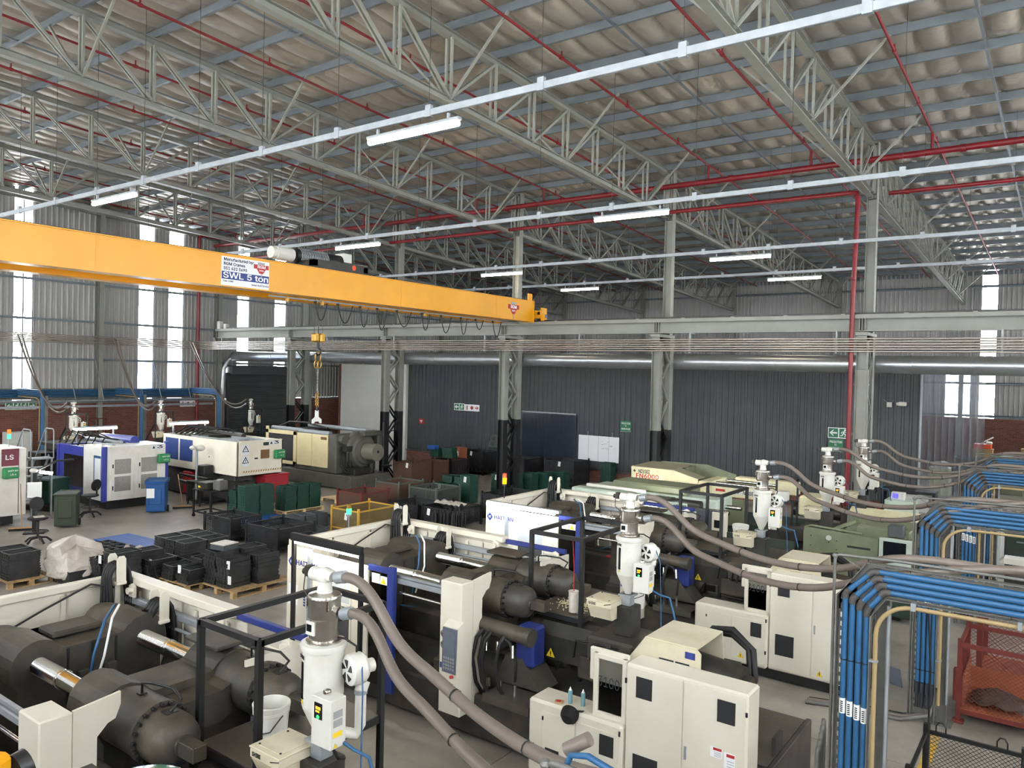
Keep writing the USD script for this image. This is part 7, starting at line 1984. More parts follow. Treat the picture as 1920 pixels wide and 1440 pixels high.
# cages with black crates behind
cage('black wire stillage nearest the green crate stack', -18.95, -17.75, 12.0, 12.9, 0.68, M['black_paint'], M['mesh_black'])
cage('black wire stillage left of the grey crates', -17.15, -15.85, 12.05, 13.2, 0.66, M['black_paint'], M['mesh_black'])
for i, (x, y, n, w) in enumerate(((-18.6, 12.45, 6, 'in the first black stillage'), (-16.8, 12.5, 5, 'left stack in the second black stillage'), (-16.3, 12.6, 6, 'right stack in the second black stillage'), (-15.1, 12.3, 8, 'dark pile behind the HAITIAN panel'))):
    crates('black', x, y, 0.13 if i < 3 else 0.0, n, 0.46, 0.6, 0.075, CB, 0, w, GB)
for i in range(6):
    crates('grey', -17.65 + 0.02 * i + (0.9 if i > 3 else 0), 13.5 + 0.4 * (i % 4), 0.0, 6 if i < 4 else 4, 0.55, 0.37, 0.085, CGY, 0, f'{ORD[i]} stack of the row by the yellow cage', GY)
for i in range(5):
    crates('grey', -17.9 + 0.12 * i, 15.5 + 0.42 * i, 0.0, 3, 0.55, 0.38, 0.085, CGY, 0, f'{ORD[i]} low stack behind the yellow cage', GY)
cage('yellow wire cage behind the central white machine', -17.1, -16.0, 14.85, 16.3, 0.72, M['cage_yellow'], M['mesh_yellow'])
pallet('blue plastic pallet under the tall green crate stack', -19.85, 14.35, 1.2, 1.1, M['pallet_blue'], 2, 0.15, 0.006)
for i, (x, y, n) in enumerate(((-20.0, 14.1, 11), (-20.45, 14.1, 9), (-19.95, 14.6, 11))):
    crates('dark green', x, y, 0.15, n, 0.4, 0.5, 0.085, CG, 0, ['front', 'left', 'right'][i] + ' stack on the blue pallet', GG, 0.008)
pallet('wooden pallet under the square block of green crates', -20.2, 16.1, 0.7, 1.6, M['pallet_wood_pale'])
for i in range(3):
    crates('dark green', -20.15, 15.6 + 0.48 * i, 0.14, 9, 0.5, 0.46, 0.085, CG, 0, f'{["left", "middle", "right"][i]} stack of the square green block', GG, 0.008)
pallet('pale new wooden pallet on the floor before the grey press', -20.5, 18.6, 1.5, 1.3, M['pallet_wood_pale'])
rc = cage('rusty red open frame cage before the pale wooden pallet', -19.2, -18.1, 16.9, 18.1, 0.74, M['cage_red'], M['mesh_brown'])
t = thing('red_bin', 'large red wheeled bin under the cream machine', 'bin', (-22.55, 16.75, 0))
obj('tub', MB().prism([(-0.42, 0.12), (0.42, 0.12), (0.5, 0.95), (-0.5, 0.95)], (-0.4, 0, 0), (0, 1, 0), (0, 0, 1), (0.8, 0, 0)).box(-0.43, 0.43, -0.53, 0.53, 0.93, 0.98, 0.015), M['bin_red'], t)
w_ = MB()
for sx in (-1, 1):
    for sy in (-1, 1):
        w_.cyl((sx * 0.32 - 0.02, sy * 0.35, 0.06), (sx * 0.32 + 0.02, sy * 0.35, 0.06), 0.06, n=10)
obj('castor', w_, M['rubber'], t)
t = thing('red_bin', 'small red bin behind the tall green crate stack', 'bin', (-21.0, 15.1, 0))
obj('tub', MB().lathe([(0.2, 0), (0.27, 0.6), (0.3, 0.61), (0.3, 0.65), (0.25, 0.65), (0.19, 0.05), (0.0001, 0.04)], n=20), M['bin_red'], t)

# wheelie bins
def wheelie(lab, loc, rz, m, lid=True, paper=False):
    t = thing('wheelie_bin', lab, 'wheelie bin', loc, rz, group=None)
    obj('body', MB().prism([(-0.24, 0.06), (0.2, 0.06), (0.26, 0.3), (0.3, 0.95), (-0.3, 0.95), (-0.26, 0.1)], (-0.27, 0, 0), (0, 1, 0), (0, 0, 1), (0.54, 0, 0)).box(-0.3, 0.3, -0.33, 0.32, 0.93, 0.98, 0.012), m, t)
    obj('recess', MB().box(-0.18, 0.18, -0.305, -0.28, 0.3, 0.8, 0.05), m, t)
    if lid:
        obj('lid', MB().prism([(-0.34, 0.98), (0.36, 0.98), (0.36, 1.06), (0.2, 1.08), (-0.3, 1.02)], (-0.3, 0, 0), (0, 1, 0), (0, 0, 1), (0.6, 0, 0)), m, t)
    obj('grip', MB().cyl((-0.25, 0.38, 0.98), (0.25, 0.38, 0.98), 0.018, n=8).box(-0.25, -0.2, 0.3, 0.39, 0.95, 1.0).box(0.2, 0.25, 0.3, 0.39, 0.95, 1.0), m, t)
    obj('wheel', MB().cyl((-0.3, 0.22, 0.1), (-0.25, 0.22, 0.1), 0.1, n=16), M['rubber'], t)
    obj('wheel', MB().cyl((0.25, 0.22, 0.1), (0.3, 0.22, 0.1), 0.1, n=16), M['rubber'], t)
    if paper:
        obj('paper_notice', MB().box(-0.25, -0.02, -0.31, -0.3, 0.5, 0.8), M['label_white'], t)
    return t


wheelie('dark olive wheelie bin without a lid beside the office chair', (-23.0, 10.25, 0), 55, M['bin_green'], False)
wheelie('blue wheelie bin with a white notice beside the royal blue machine', (-23.25, 13.05, 0), 50, M['bin_blue'], True, True)


def chair(lab, loc, rz, cloth=False):
    t = thing('work_chair', lab, 'chair', loc, rz, group=None)
    B = M['rubber']
    obj('gas_stem', MB().cyl((0, 0, 0.12), (0, 0, 0.62), 0.03, n=10), M['dark_steel'], t)
    for k in range(5):
        a = 2 * math.pi * k / 5
        obj('foot', MB().tube([(0.03 * math.cos(a), 0.03 * math.sin(a), 0.15), (0.2 * math.cos(a), 0.2 * math.sin(a), 0.13), (0.31 * math.cos(a), 0.31 * math.sin(a), 0.03)], [0.03, 0.025, 0.028], 8), B, t)
    obj('foot_ring', ring((0, 0, 0.3), 0.24, 0.24, 0.012, 'xy', 20).bar((-0.24, 0, 0.3), (0.24, 0, 0.3), 0.012), M['dark_steel'], t)
    obj('seat', MB().lathe([(0.05, 0.6), (0.2, 0.61), (0.24, 0.63), (0.24, 0.66), (0.2, 0.68), (0.0001, 0.67)], n=22), B, t)
    if cloth:
        obj('seat_cloth', MB().box(-0.1, 0.14, -0.16, 0.1, 0.672, 0.69, 0.008), M['film_white'], t)
    pr = [(0.16 * math.cos(a) * (1 if abs(math.cos(a)) > 0.3 else 1), 0.18 * math.sin(a)) for a in np.linspace(0, 2 * math.pi, 17)[:-1]]
    obj('backrest', MB().prism(pr, (0, 0.22, 0.98), (1, 0, 0), (0, 0.12, 0.99), (0, 0.05, 0)), B, t)
    obj('back_bar', MB().bar((0, 0.1, 0.61), (0, 0.27, 0.64), 0.05, 0.02).bar((0, 0.27, 0.64), (0, 0.27, 0.9), 0.05, 0.02), M['dark_steel'], t)
    return t


chair('black swivel work chair with white cloth on the seat, left foreground of the aisle', (-21.45, 8.85, 0), 75, True)
chair('black swivel work chair before the royal blue machine', (-24.0, 11.35, 0), -75)


def broom(lab, x, y, rz, top):
    t = thing('broom', lab, 'broom', (x, y, 0), rz, group=None)
    obj('head', MB().box(-0.3, 0.3, -0.04, 0.04, 0.06, 0.1, 0.01), M['wood_handle'], t)
    obj('bristles', MB().box(-0.3, 0.3, -0.045, 0.045, 0.0, 0.06), M['black_paint'], t)
    obj('handle', MB().cyl((0, 0, 0.09), top, 0.013, n=8), M['wood_handle'], t)
    return t


broom('wide broom leaning on the white LS machine', -23.3, 9.2, 60, (-0.1, 0.4, 1.25))
broom('wide broom leaning beside the blue wheelie bin', -23.3, 13.95, 60, (-0.15, 0.5, 1.05))
t = thing('robot_stand', 'black post with lamps and a white paper board by the LS machine', 'stand', (-22.75, 9.3, 0), 60)
obj('post', MB().box(-0.05, 0.05, -0.05, 0.05, 0, 1.75).box(-0.25, 0.25, -0.2, 0.2, 0, 0.04, 0.01), M['black_paint'], t)
obj('arm', MB().tube([(0, 0, 1.72), (0.1, 0.0, 1.74), (0.5, 0.1, 1.95), (0.9, 0.12, 1.97)], 0.03, 8), M['black_paint'], t)
obj('lamp_head', MB().ball((-0.02, -0.1, 1.72), 0.09, 10, (1.2, 1, 0.7)), M['dryer_white'], t)
obj('lamp_head', MB().cyl((0.1, -0.08, 1.68), (0.42, -0.05, 1.62), 0.045, n=10), M['lamp_cool'], t)
obj('paper_board', MB().box(-0.17, 0.17, -0.08, -0.07, 0.98, 1.4, 0.004), M['label_white'], t)
t = thing('lamp_stand', 'grey post with two white lamp heads at the corner of the royal blue machine', 'lamp', (-23.75, 14.7, 0))
obj('post', MB().cyl((0, 0, 0), (0, 0, 1.85), 0.04, n=10).box(-0.2, 0.2, -0.2, 0.2, 0, 0.03), M['galvanised'], t)
obj('lamp_head', MB().ball((0.02, 0.12, 1.88), 0.13, 12, (1, 1.2, 0.8)), M['dryer_white'], t)
obj('lamp_head', MB().ball((-0.02, -0.14, 1.9), 0.1, 12, (1, 1.1, 0.8)), M['dryer_white'], t)
obj('pad_holder', MB().box(-0.1, 0.28, 0.1, 0.45, 0.95, 1.3, 0.02), M['black_paint'], t)
t = thing('work_table', 'black steel table behind the blue wheelie bin', 'table', (-23.55, 15.05, 0))
for sx in (-0.35, 0.35):
    for sy in (-0.55, 0.5):
        obj('leg', MB().box(sx - 0.02, sx + 0.02, sy - 0.02, sy + 0.02, 0, 0.78), M['black_paint'], t)
obj('table_top', MB().box(-0.4, 0.4, -0.6, 0.55, 0.78, 0.8), M['black_paint'], t)
obj('lower_shelf', MB().box(-0.35, 0.35, -0.55, 0.5, 0.12, 0.14), M['black_paint'], t)
obj('back_sheet', MB().box(-0.38, -0.36, -0.6, 0.0, 0.1, 0.78), M['dark_steel'], t)
t = thing('trolley_table', 'black trolley table with dark tool boxes on top', 'table', (-21.4, 13.75, 0))
for sx in (-0.45, 0.45):
    for sy in (-0.3, 0.3):
        obj('leg', MB().box(sx - 0.022, sx + 0.022, sy - 0.022, sy + 0.022, 0.08, 0.85), M['black_paint'], t)
        obj('castor', MB().cyl((sx - 0.02, sy, 0.05), (sx + 0.02, sy, 0.05), 0.05, n=10), M['rubber'], t)
obj('table_top', MB().box(-0.48, 0.48, -0.33, 0.33, 0.83, 0.86), M['black_paint'], t)
obj('rail', MB().box(-0.45, 0.45, -0.32, -0.28, 0.15, 0.19).box(-0.45, 0.45, 0.28, 0.32, 0.15, 0.19).box(-0.47, -0.43, -0.3, 0.3, 0.15, 0.19).box(0.43, 0.47, -0.3, 0.3, 0.15, 0.19), M['black_paint'], t)
t = thing('tool_box', 'black equipment box with a yellow label on the trolley table', 'box', (-21.55, 13.75, 0.86))
obj('body', MB().box(-0.25, 0.25, -0.22, 0.22, 0, 0.22, 0.02), M['dark_steel'], t)
obj('yellow_label', MB().box(-0.2, -0.08, -0.226, -0.22, 0.04, 0.1), M['label_yellow'], t)
t = thing('tool_box', 'grey metal box on the trolley table behind the black one', 'box', (-21.1, 13.85, 0.86))
obj('body', MB().box(-0.15, 0.2, -0.15, 0.15, 0, 0.3, 0.02), M['tray_steel'], t)
obj('round_lid', MB().cyl((0.02, 0, 0.3), (0.02, 0, 0.33), 0.1, n=12), M['galvanised'], t)
t = thing('green_tub', 'dark green plastic tub on a base behind the olive wheelie bin', 'tub', (-26.3, 11.2, 0), 20)
obj('tub', MB().box(-0.4, 0.4, -0.4, 0.4, 0.18, 0.98, 0.04), CG, t)
obj('base', MB().box(-0.55, 0.55, -0.5, 0.5, 0, 0.18, 0.02), M['bed_dark'], t)
t = thing('steps', 'aluminium steps with handrails between the LS and the royal blue machine', 'steps', (-26.6, 10.45, 0))
for k in range(6):
    obj('tread', MB().box(0.0 + 0.2 * k, 0.22 + 0.2 * k, -0.3, 0.3, 0.28 + 0.28 * k, 0.31 + 0.28 * k), M['galvanised'], t)
for s in (-0.32, 0.32):
    obj('stringer', MB().bar((-0.05, s, 0.05), (1.2, s, 1.8), 0.02, 0.1), M['galvanised'], t)
    obj('handrail', MB().tube([(-0.1, s, 1.0), (0.0, s, 1.25), (0.85, s, 2.5), (1.0, s, 2.62), (1.45, s, 2.62), (1.5, s, 2.55), (1.5, s, 1.75)], 0.02, 8).cyl((0.95, s, 1.7), (0.95, s, 2.58), 0.016, n=6), M['galvanised'], t)
obj('deck', MB().box(1.1, 1.55, -0.3, 0.3, 1.72, 1.76).box(1.45, 1.5, -0.3, -0.25, 0, 1.72).box(1.45, 1.5, 0.25, 0.3, 0, 1.72), M['galvanised'], t)
t = thing('wall_cabinet', 'pale grey two-door cupboard against the left brick wall', 'cabinet', (-34.9, 13.55, 0))
obj('body', MB().box(-0.3, 0.28, -0.42, 0.48, 0, 1.75, 0.01), M['cab_grey'], t)
obj('door', MB().box(0.28, 0.295, -0.41, 0.025, 0.06, 1.72, 0.004), M['cab_grey'], t)
obj('door', MB().box(0.28, 0.295, 0.035, 0.47, 0.06, 1.72, 0.004), M['cab_grey'], t)
t = thing('ladder', 'rusty caged ladder against the left brick wall behind the lamp', 'ladder', (-34.9, 16.8, 0))
lr = MB()
for s in (-0.35, 0.0, 0.35):
    lr.box(-0.03, 0.03, s - 0.02, s + 0.02, 0, 2.2)
for z in (0.6, 1.2, 2.18):
    lr.box(-0.03, 0.03, -0.35, 0.35, z - 0.02, z + 0.02)
obj('frame', lr, M['cage_red'], t)

# middle ground towards the partition
BPm, MBk = M['black_paint'], M['mesh_black']
cage('brown wire stillage right of the laced column', -21.9, -20.95, 22.2, 23.3, 1.0, M['cage_brown'], M['mesh_brown'])
cage('second brown wire stillage behind the first one', -21.9, -20.95, 23.5, 24.4, 0.95, M['cage_brown'], M['mesh_brown'])
cage('black stillage behind the brown stillages', -22.1, -21.0, 24.7, 25.8, 0.92, BPm, MBk)
cage('tall black stillage by the charcoal wall, left one', -23.9, -22.7, 27.5, 28.6, 1.0, BPm, MBk)
cage('tall black stillage by the charcoal wall beside the green rack', -22.5, -21.3, 27.2, 28.4, 1.05, BPm, MBk)
cage('black stillage by the charcoal wall right of the middle column', -19.9, -18.7, 26.7, 28.0, 1.0, BPm, MBk)
cage('tall black stillage left of the whiteboard', -17.7, -16.3, 26.8, 28.0, 1.1, BPm, MBk, mid=True)
cage('grey-green wire stillage before the rusty cage', -18.0, -16.8, 19.0, 20.2, 0.78, M['cage_greygreen'], M['mesh_greygreen'])
cage('dark stillage with scrap tubes behind the central machine, left one', -17.1, -15.9, 17.15, 18.3, 0.6, BPm, MBk)
cage('dark stillage with white plastic in it', -15.75, -14.6, 17.2, 18.6, 0.62, BPm, MBk)
cage('dark stillage right of the amber signal lamp', -14.9, -13.7, 19.0, 20.6, 0.9, BPm, MBk)
cage('grey-green stillage full of dark parts by the red cage', -19.6, -18.5, 19.0, 20.2, 0.8, M['cage_greygreen'], M['mesh_brown'])
k = 0
for x, y, n, w in ((-18.2, 20.95, 4, 'near left stack behind the grey-green stillage'), (-17.75, 21.0, 4, 'near middle stack behind the grey-green stillage'), (-17.3, 21.3, 6, 'tall right stack behind the grey-green stillage'), (-18.5, 21.7, 5, 'far left stack behind the grey-green stillage'), (-17.9, 21.7, 5, 'far middle stack behind the grey-green stillage'),
                   (-17.5, 23.4, 5, 'first stack of the row before the charcoal wall'), (-17.1, 23.8, 5, 'second stack of the row before the charcoal wall'), (-16.8, 24.4, 5, 'third stack of the row before the charcoal wall'), (-16.5, 25.0, 5, 'fourth stack of the row before the charcoal wall'), (-16.2, 25.7, 5, 'fifth stack of the row before the charcoal wall'),
                   (-14.9, 26.6, 2, 'low pile before the brick base'), (-14.5, 24.9, 2, 'low pile behind the white fence')):
    crates('dark green', x, y, 0.0, n, 0.5, 0.46, 0.165, CG, 0, w, GG)
crates('dark green', -15.65, 28.5, 0.0, 6, 0.5, 0.46, 0.165, CG, 0, 'stack beside the whiteboard', GG)
lt = thing('lidded_tub', 'bright green tub lid behind the third white machine', 'lid', (-11.5, 19.3, 0))
obj('tub', MB().box(-0.3, 0.3, -0.2, 0.2, 0, 1.05, 0.03), CG, lt)
obj('lid', MB().box(-0.33, 0.33, -0.23, 0.23, 1.05, 1.1, 0.02), M['box_green'], lt)
for i, (x, y, z, n, m, w) in enumerate(((-22.0, 24.9, 0.98, 4, CG, 'left pile on the black stillage'), (-21.4, 25.0, 0.98, 5, CG, 'right pile on the black stillage'))):
    crates('dark green', x, y, z, n, 0.5, 0.46, 0.085, m, 12 * i, w, GG)
bb = thing('blue_crate', 'bright blue crate in the green pile beside the laced column', 'crate', (-22.0, 24.6, 1.33), 10)
obj('tray', crate_mesh(0.4, 0.3, 0.15), M['pallet_blue'], bb)
obj('rim', crate_rim(0.4, 0.3, 0.15), M['pallet_blue'], bb)
cb = thing('carton', 'brown carton beside the green pile at the charcoal wall', 'box', (-22.2, 26.6, 0))
obj('box_body', MB().box(-0.25, 0.25, -0.25, 0.25, 0, 1.25, 0.01), M['board_plywood'], cb)
obj('white_panel', MB().box(-0.2, 0.15, -0.256, -0.25, 0.9, 1.1), M['label_white'], cb)
gk = thing('part_rack', 'dark green tilted rack of round holes by the middle column', 'rack', (-21.3, 28.55, 0), 8)
hb = obj('hole_board', MB().prism([(-0.75, 0), (0.75, 0), (0.7, 0.55), (-0.6, 0.62)], (0, 0, 1.15), (1, 0, 0), (0, 0.25, 0.97), (0, 0.03, 0)), M['machine_green_dark'], gk)
hh = MB()
for i in range(4):
    for j in range(2):
        c = np.array([-0.5 + 0.33 * i, 0, 1.15]) + np.array([0, 0.25, 0.97]) * (0.17 + 0.25 * j)
        hh.lathe([(0.0001, 0), (0.1, 0.0), (0.1, 0.008), (0.0001, 0.008)], c, (0, -0.97, 0.25), 12)
obj('hole', hh, M['vent_black'], hb)
obj('leg', MB().bar((-0.6, 0.1, 0), (-0.6, 0.1, 1.2), 0.05).bar((0.6, 0.1, 0), (0.6, 0.1, 1.2), 0.05).bar((-0.6, 0.1, 0.4), (0.6, 0.1, 1.0), 0.04), M['machine_green_dark'], gk)
pf = thing('film_scrap', 'crumpled white plastic in the dark stillage behind the central machine', 'plastic film', (-15.2, 17.9, 0.55))
gg = [[(-0.5 + 0.1 * i, -0.25 + 0.08 * j, 0.1 + 0.1 * math.sin(i * 1.3 + j * 0.7) * math.sin(j * 1.1) + 0.05 * math.sin(i * 3.1)) for j in range(7)] for i in range(11)]
obj('film', MB().sheet(np.array(gg, float), 0), M['film_white'], pf)
sc2 = thing('scrap_tubes', 'upright bundle of thin scrap tubes behind the third white machine', 'tubes', (-14.5, 17.0, 0))
m_ = MB()
rs_ = random.Random(2)
for i in range(60):
    x, y = rs_.uniform(-0.35, 0.35), rs_.uniform(-0.4, 0.4)
    m_.cyl((x, y, 0), (x + rs_.uniform(-0.02, 0.02), y, 0.55 + 0.12 * rs_.random()), 0.022, n=5)
obj('tube', m_, CB, sc2)
for i, (x, y, z) in enumerate(((-17.3, 21.06, 0.75), (-18.2, 20.71, 0.45), (-17.5, 23.16, 0.6), (-17.0, 26.78, 0.85), (-19.3, 26.68, 0.78), (-21.2, 22.18, 0.8), (-22.0, 27.18, 0.85), (-16.6, 17.12, 0.3), (-15.5, 17.18, 0.35), (-16.5, 14.83, 0.4))):
    obj('paper_label', MB().box(-0.06, 0.06, -0.004, 0.0, 0, 0.2).rot(8, 'y'), M['label_white'], None, ['white label on the tall right green stack', 'white label on the near left green stack', 'white label on the green row before the charcoal wall', 'white label on the tall stillage left of the whiteboard', 'white label on the stillage right of the middle column', 'white label on the first brown stillage', 'white label on the tall stillage beside the green rack', 'white label on the dark stillage with scrap tubes', 'white label on the stillage holding white plastic', 'white label on the yellow cage'][i], 'label', 'paper labels on cages and stacks', loc=(x, y, z))
sl = thing('signal_lamp', 'green signal lamp lit in front of the yellow cage', 'signal lamp', (-14.35, 13.0, 0))
obj('stem', MB().cyl((0, 0, 0), (0, 0, 1.05), 0.02, n=8).cyl((0, 0, 1.05), (0, 0, 1.1), 0.07, n=10), M['galvanised'], sl)
obj('lens', MB().cyl((0, 0, 1.1), (0, 0, 1.24), 0.065, n=12), M['green_glow'], sl)
obj('cap', MB().cyl((0, 0, 1.24), (0, 0, 1.34), 0.06, n=12), M['brass'], sl)


# right: red cage, black mesh stillage, floor line
def diamond_mesh(mb, o, u, w, L, Hh, cu, cw, r):
    """Expanded metal: zigzag strands, each row touching the next."""
    o, u, w = (np.asarray(q, float) for q in (o, u, w))
    nr = int(Hh / cw)
    nc = int(L / cu)
    nn = np.cross(u, w)
    for i in range(nr):
        for k in range(nc * 2):
            a = o + u * (k * cu / 2) + w * (i * cw + (0 if (k + i) % 2 == 0 else cw))
            b = o + u * ((k + 1) * cu / 2) + w * (i * cw + (cw if (k + i) % 2 == 0 else 0))
            mb.bar(a, b, r, r, nn)
    return mb


t = thing('red_cage', 'large red stillage with expanded metal sides and a plywood floor at the right edge', 'cage', (0, 0, 0))
x0, x1, y0, y1 = -1.15, 0.55, 12.3, 13.35
CR = M['cage_red']
for x in (x0, x1):
    for y in (y0, y1):
        obj('corner_post', MB().box(x - 0.03, x + 0.03, y - 0.03, y + 0.03, 0.04, 1.16).box(x - 0.07, x + 0.07, y - 0.07, y + 0.07, 0, 0.04, 0.01), CR, t)
for z in (1.08, 0.16):
    for y in (y0, y1):
        obj('rail', MB().box(x0, x1, y - 0.02, y + 0.02, z - 0.03, z + 0.03), CR, t)
    for x in (x0, x1):
        obj('rail', MB().box(x - 0.02, x + 0.02, y0, y1, z - 0.03, z + 0.03), CR, t)
for o, u, L in (((x0, y0, 0.19), (1, 0, 0), x1 - x0), ((x0, y1, 0.19), (1, 0, 0), x1 - x0), ((x0, y0, 0.19), (0, 1, 0), y1 - y0)):
    obj('side_mesh', diamond_mesh(MB(), o, u, (0, 0, 1), L, 0.86, 0.062, 0.026, 0.004), CR, t, kind='stuff')
obj('floor_board', MB().box(x0, x1, y0, y1, 0.18, 0.2), M['board_plywood'], t)
obj('side_board', MB().box(x0 + 0.03, x0 + 0.05, y0 + 0.05, y1, 0.2, 0.62).box(x0, x1, y1 - 0.05, y1 - 0.03, 0.2, 0.5), M['board_plywood'], t)
obj('fork_guide', MB().box(x0 - 0.07, x0 - 0.03, y0 - 0.05, y0 + 0.04, 0.3, 0.75, 0.01), CR, t)
t2 = thing('red_cage', 'second red stillage behind the first at the right edge', 'cage', (0, 0, 0))
x0, x1, y0, y1 = -1.05, 0.6, 14.0, 15.0
for x in (x0, x1):
    for y in (y0, y1):
        obj('corner_post', MB().box(x - 0.04, x + 0.04, y - 0.04, y + 0.04, 0.0, 1.25), CR, t2)
for z in (1.12, 0.16):
    for y in (y0, y1):
        obj('rail', MB().box(x0, x1, y - 0.02, y + 0.02, z - 0.03, z + 0.03), CR, t2)
obj('side_mesh', diamond_mesh(MB(), (x0, y0, 0.19), (1, 0, 0), (0, 0, 1), x1 - x0, 0.9, 0.08, 0.034, 0.005), CR, t2, kind='stuff')
obj('floor_board', MB().box(x0, x1, y0, y1, 0.18, 0.2), M['board_plywood'], t2)
dk = thing('dark_sheet_pile', 'dark crumpled sheets lying in the red stillage', 'sheets', (-0.75, 12.75, 0.2))
gg = [[(-0.3 + 0.08 * i, -0.3 + 0.1 * j, 0.02 + 0.18 * (1 - ((i - 4) / 4.5) ** 2) * (1 - ((j - 3) / 3.6) ** 2) + 0.03 * math.sin(i * 2 + j * 3)) for j in range(7)] for i in range(9)]
obj('sheet', MB().sheet(np.array(gg, float), 0), M['bed_dark'], dk)
t = thing('mesh_stillage', 'black stillage with diamond mesh and two looped handles at the bottom right', 'cage', (0, 0, 0))
x0, x1, y0, y1, hz_ = -1.13, -0.27, 8.0, 9.1, 1.05
for x in (x0, x1):
    for y in (y0, y1):
        obj('corner_post', MB().box(x - 0.03, x + 0.03, y - 0.03, y + 0.03, 0, hz_ + 0.08), BPm, t)
for y in (y0, y1):
    obj('rail', MB().box(x0, x1, y - 0.015, y + 0.015, hz_ - 0.02, hz_ + 0.02).box(x0, x1, y - 0.015, y + 0.015, 0.1, 0.14), BPm, t)
    obj('side_mesh', diamond_mesh(MB(), (x0, y, 0.14), (1, 0, 0), (0, 0, 1), x1 - x0, hz_ - 0.15, 0.05, 0.021, 0.004), BPm, t, kind='stuff')
for x in (x0, x1):
    obj('rail', MB().box(x - 0.015, x + 0.015, y0, y1, hz_ - 0.02, hz_ + 0.02).box(x - 0.015, x + 0.015, y0, y1, 0.1, 0.14), BPm, t)
for x in (x0 + 0.13, x0 + 0.67):
    obj('handle', MB().tube([(x - 0.045, y1, hz_), (x - 0.045, y1, hz_ + 0.08), (x - 0.02, y1, hz_ + 0.12), (x + 0.02, y1, hz_ + 0.12), (x + 0.045, y1, hz_ + 0.08), (x + 0.045, y1, hz_)], 0.008, 6), BPm, t)
obj('floor_line', MB().box(-1.4, -1.28, 8.5, 11.75, 0, 0.002), M['paint_yellow'], None, 'worn yellow line painted on the concrete floor at the right', 'floor line')
cd = thing('floor_cables', 'grey cables and hoses lying on the floor between the first and second pipe racks', 'cable')
for k, (z, m) in enumerate(((0.03, 'tray_steel'), (0.03, 'ribbed_hose'), (0.02, 'rubber'))):
    obj('cable', MB().tube([(-3.0, 11.55 + 0.1 * k, z), (-2.4, 11.75 + 0.1 * k, z), (-1.8, 11.8 + 0.12 * k, z), (-1.45, 11.95 + 0.05 * k, z + 0.1), (-1.38, 12.0, 0.5)], 0.03 if k < 2 else 0.016, 8), M[m], cd)
coil = MB()
for k in range(5):
    coil.merge(ring((0, 0, 0.35 + 0.05 * k), 0.03, 0.32, 0.02, 'yz', 16), None, (0, 0.05 * k, 0))
cc = thing('cable_coil', 'coil of grey cable hung on the foreground pipe rack leg', 'cable', (-1.85, 7.6, 0.55))
obj('coil', coil, M['tray_steel'], cc)
hc = thing('hanging_cable', 'black cable hanging in a loop under the foreground pipe rack', 'cable')
obj('cable', MB().tube([(-0.95, 7.5, 2.76), (-0.93, 7.6, 2.2), (-0.97, 7.9, 1.0), (-1.1, 8.0, 0.3), (-1.4, 7.9, 0.1), (-1.7, 7.7, 0.3)], 0.009, 6), M['rubber'], hc)
# behind the second rack
for i, (x, y, w) in enumerate(((-1.95, 22.6, 'left of the concrete block'), (-0.9, 23.0, 'right of the concrete block'))):
    t = thing('green_cabinet', 'dark green steel cabinet behind the pipe racks, ' + w, 'cabinet', (x, y, 0))
    obj('body', MB().box(-0.35, 0.35, -0.35, 0.35, 0.05, 1.15, 0.02), M['machine_green_dark'], t)
    obj('lid', MB().box(-0.37, 0.37, -0.37, 0.37, 1.15, 1.25, 0.02), M['mint_paint'], t)
    obj('handle', MB().box(-0.1, 0.05, -0.37, -0.35, 0.8, 0.83), M['galvanised'], t)
t = thing('concrete_block', 'pale grey block between the dark green cabinets', 'block', (-1.45, 22.4, 0))
obj('block', MB().box(-0.16, 0.16, -0.25, 0.25, 0, 1.1, 0.01), M['cab_grey'], t)
t = thing('black_unit', 'black and white compressor unit at the right edge behind the second rack', 'machine', (-0.75, 19.6, 0))
obj('shell', MB().box(-0.42, 0.5, -0.3, 0.3, 0.3, 1.0, 0.1), M['dryer_white'], t)
obj('grille', MB().box(-0.3, 0.5, -0.31, -0.3, 0.4, 0.9, 0.004), M['vent_black'], t)
obj('base', MB().box(-0.45, 0.5, -0.32, 0.32, 0, 0.3, 0.01), M['black_paint'], t)
# items on the low cabinet of the central machine
for i, x in enumerate((-4.47, -4.32)):
    t = thing('sealant_tube', f'pale teal sealant cartridge standing on the low cabinet, {["left", "right"][i]} of the two', 'cartridge', (x, 7.4 + 0.03 * i, 1.0), group='sealant cartridges')
    obj('cartridge', MB().lathe([(0.024, 0), (0.025, 0.14), (0.02, 0.148)], n=12), M['sealant_teal'], t)
    obj('nozzle', MB().lathe([(0.02, 0.148), (0.01, 0.165), (0.004, 0.185), (0.0001, 0.186)], n=10), M['label_white'], t)
t = thing('cloth_hat', 'black cloth cap hanging over the edge of the low cabinet', 'cap', (-4.36, 7.24, 1.0))
pr = [(0.115 * math.cos(a), 0.1 * math.sin(a)) for a in np.linspace(0, 2 * math.pi, 17)[:-1]]
obj('crown', MB().lathe([(0.1, -0.02), (0.105, 0.0), (0.095, 0.06), (0.06, 0.1), (0.0001, 0.11)], (0, -0.01, -0.03), (0.1, -0.75, -0.3), 18), M['cap_cloth'], t)
obj('peak', MB().prism([(-0.09, 0), (0.09, 0), (0.06, 0.07), (-0.06, 0.07)], (0.06, 0.02, 0.008), (0.8, 0.5, 0), (0.5, -0.6, 0.1), (0, 0, 0.006)), M['cap_cloth'], t)
t = thing('small_packet', 'small red and brown packet beside the sealant cartridges', 'packet', (-4.57, 7.33, 1.0), 20)
obj('packet', MB().box(-0.05, 0.05, -0.035, 0.035, 0, 0.02, 0.003), M['carton'], t)
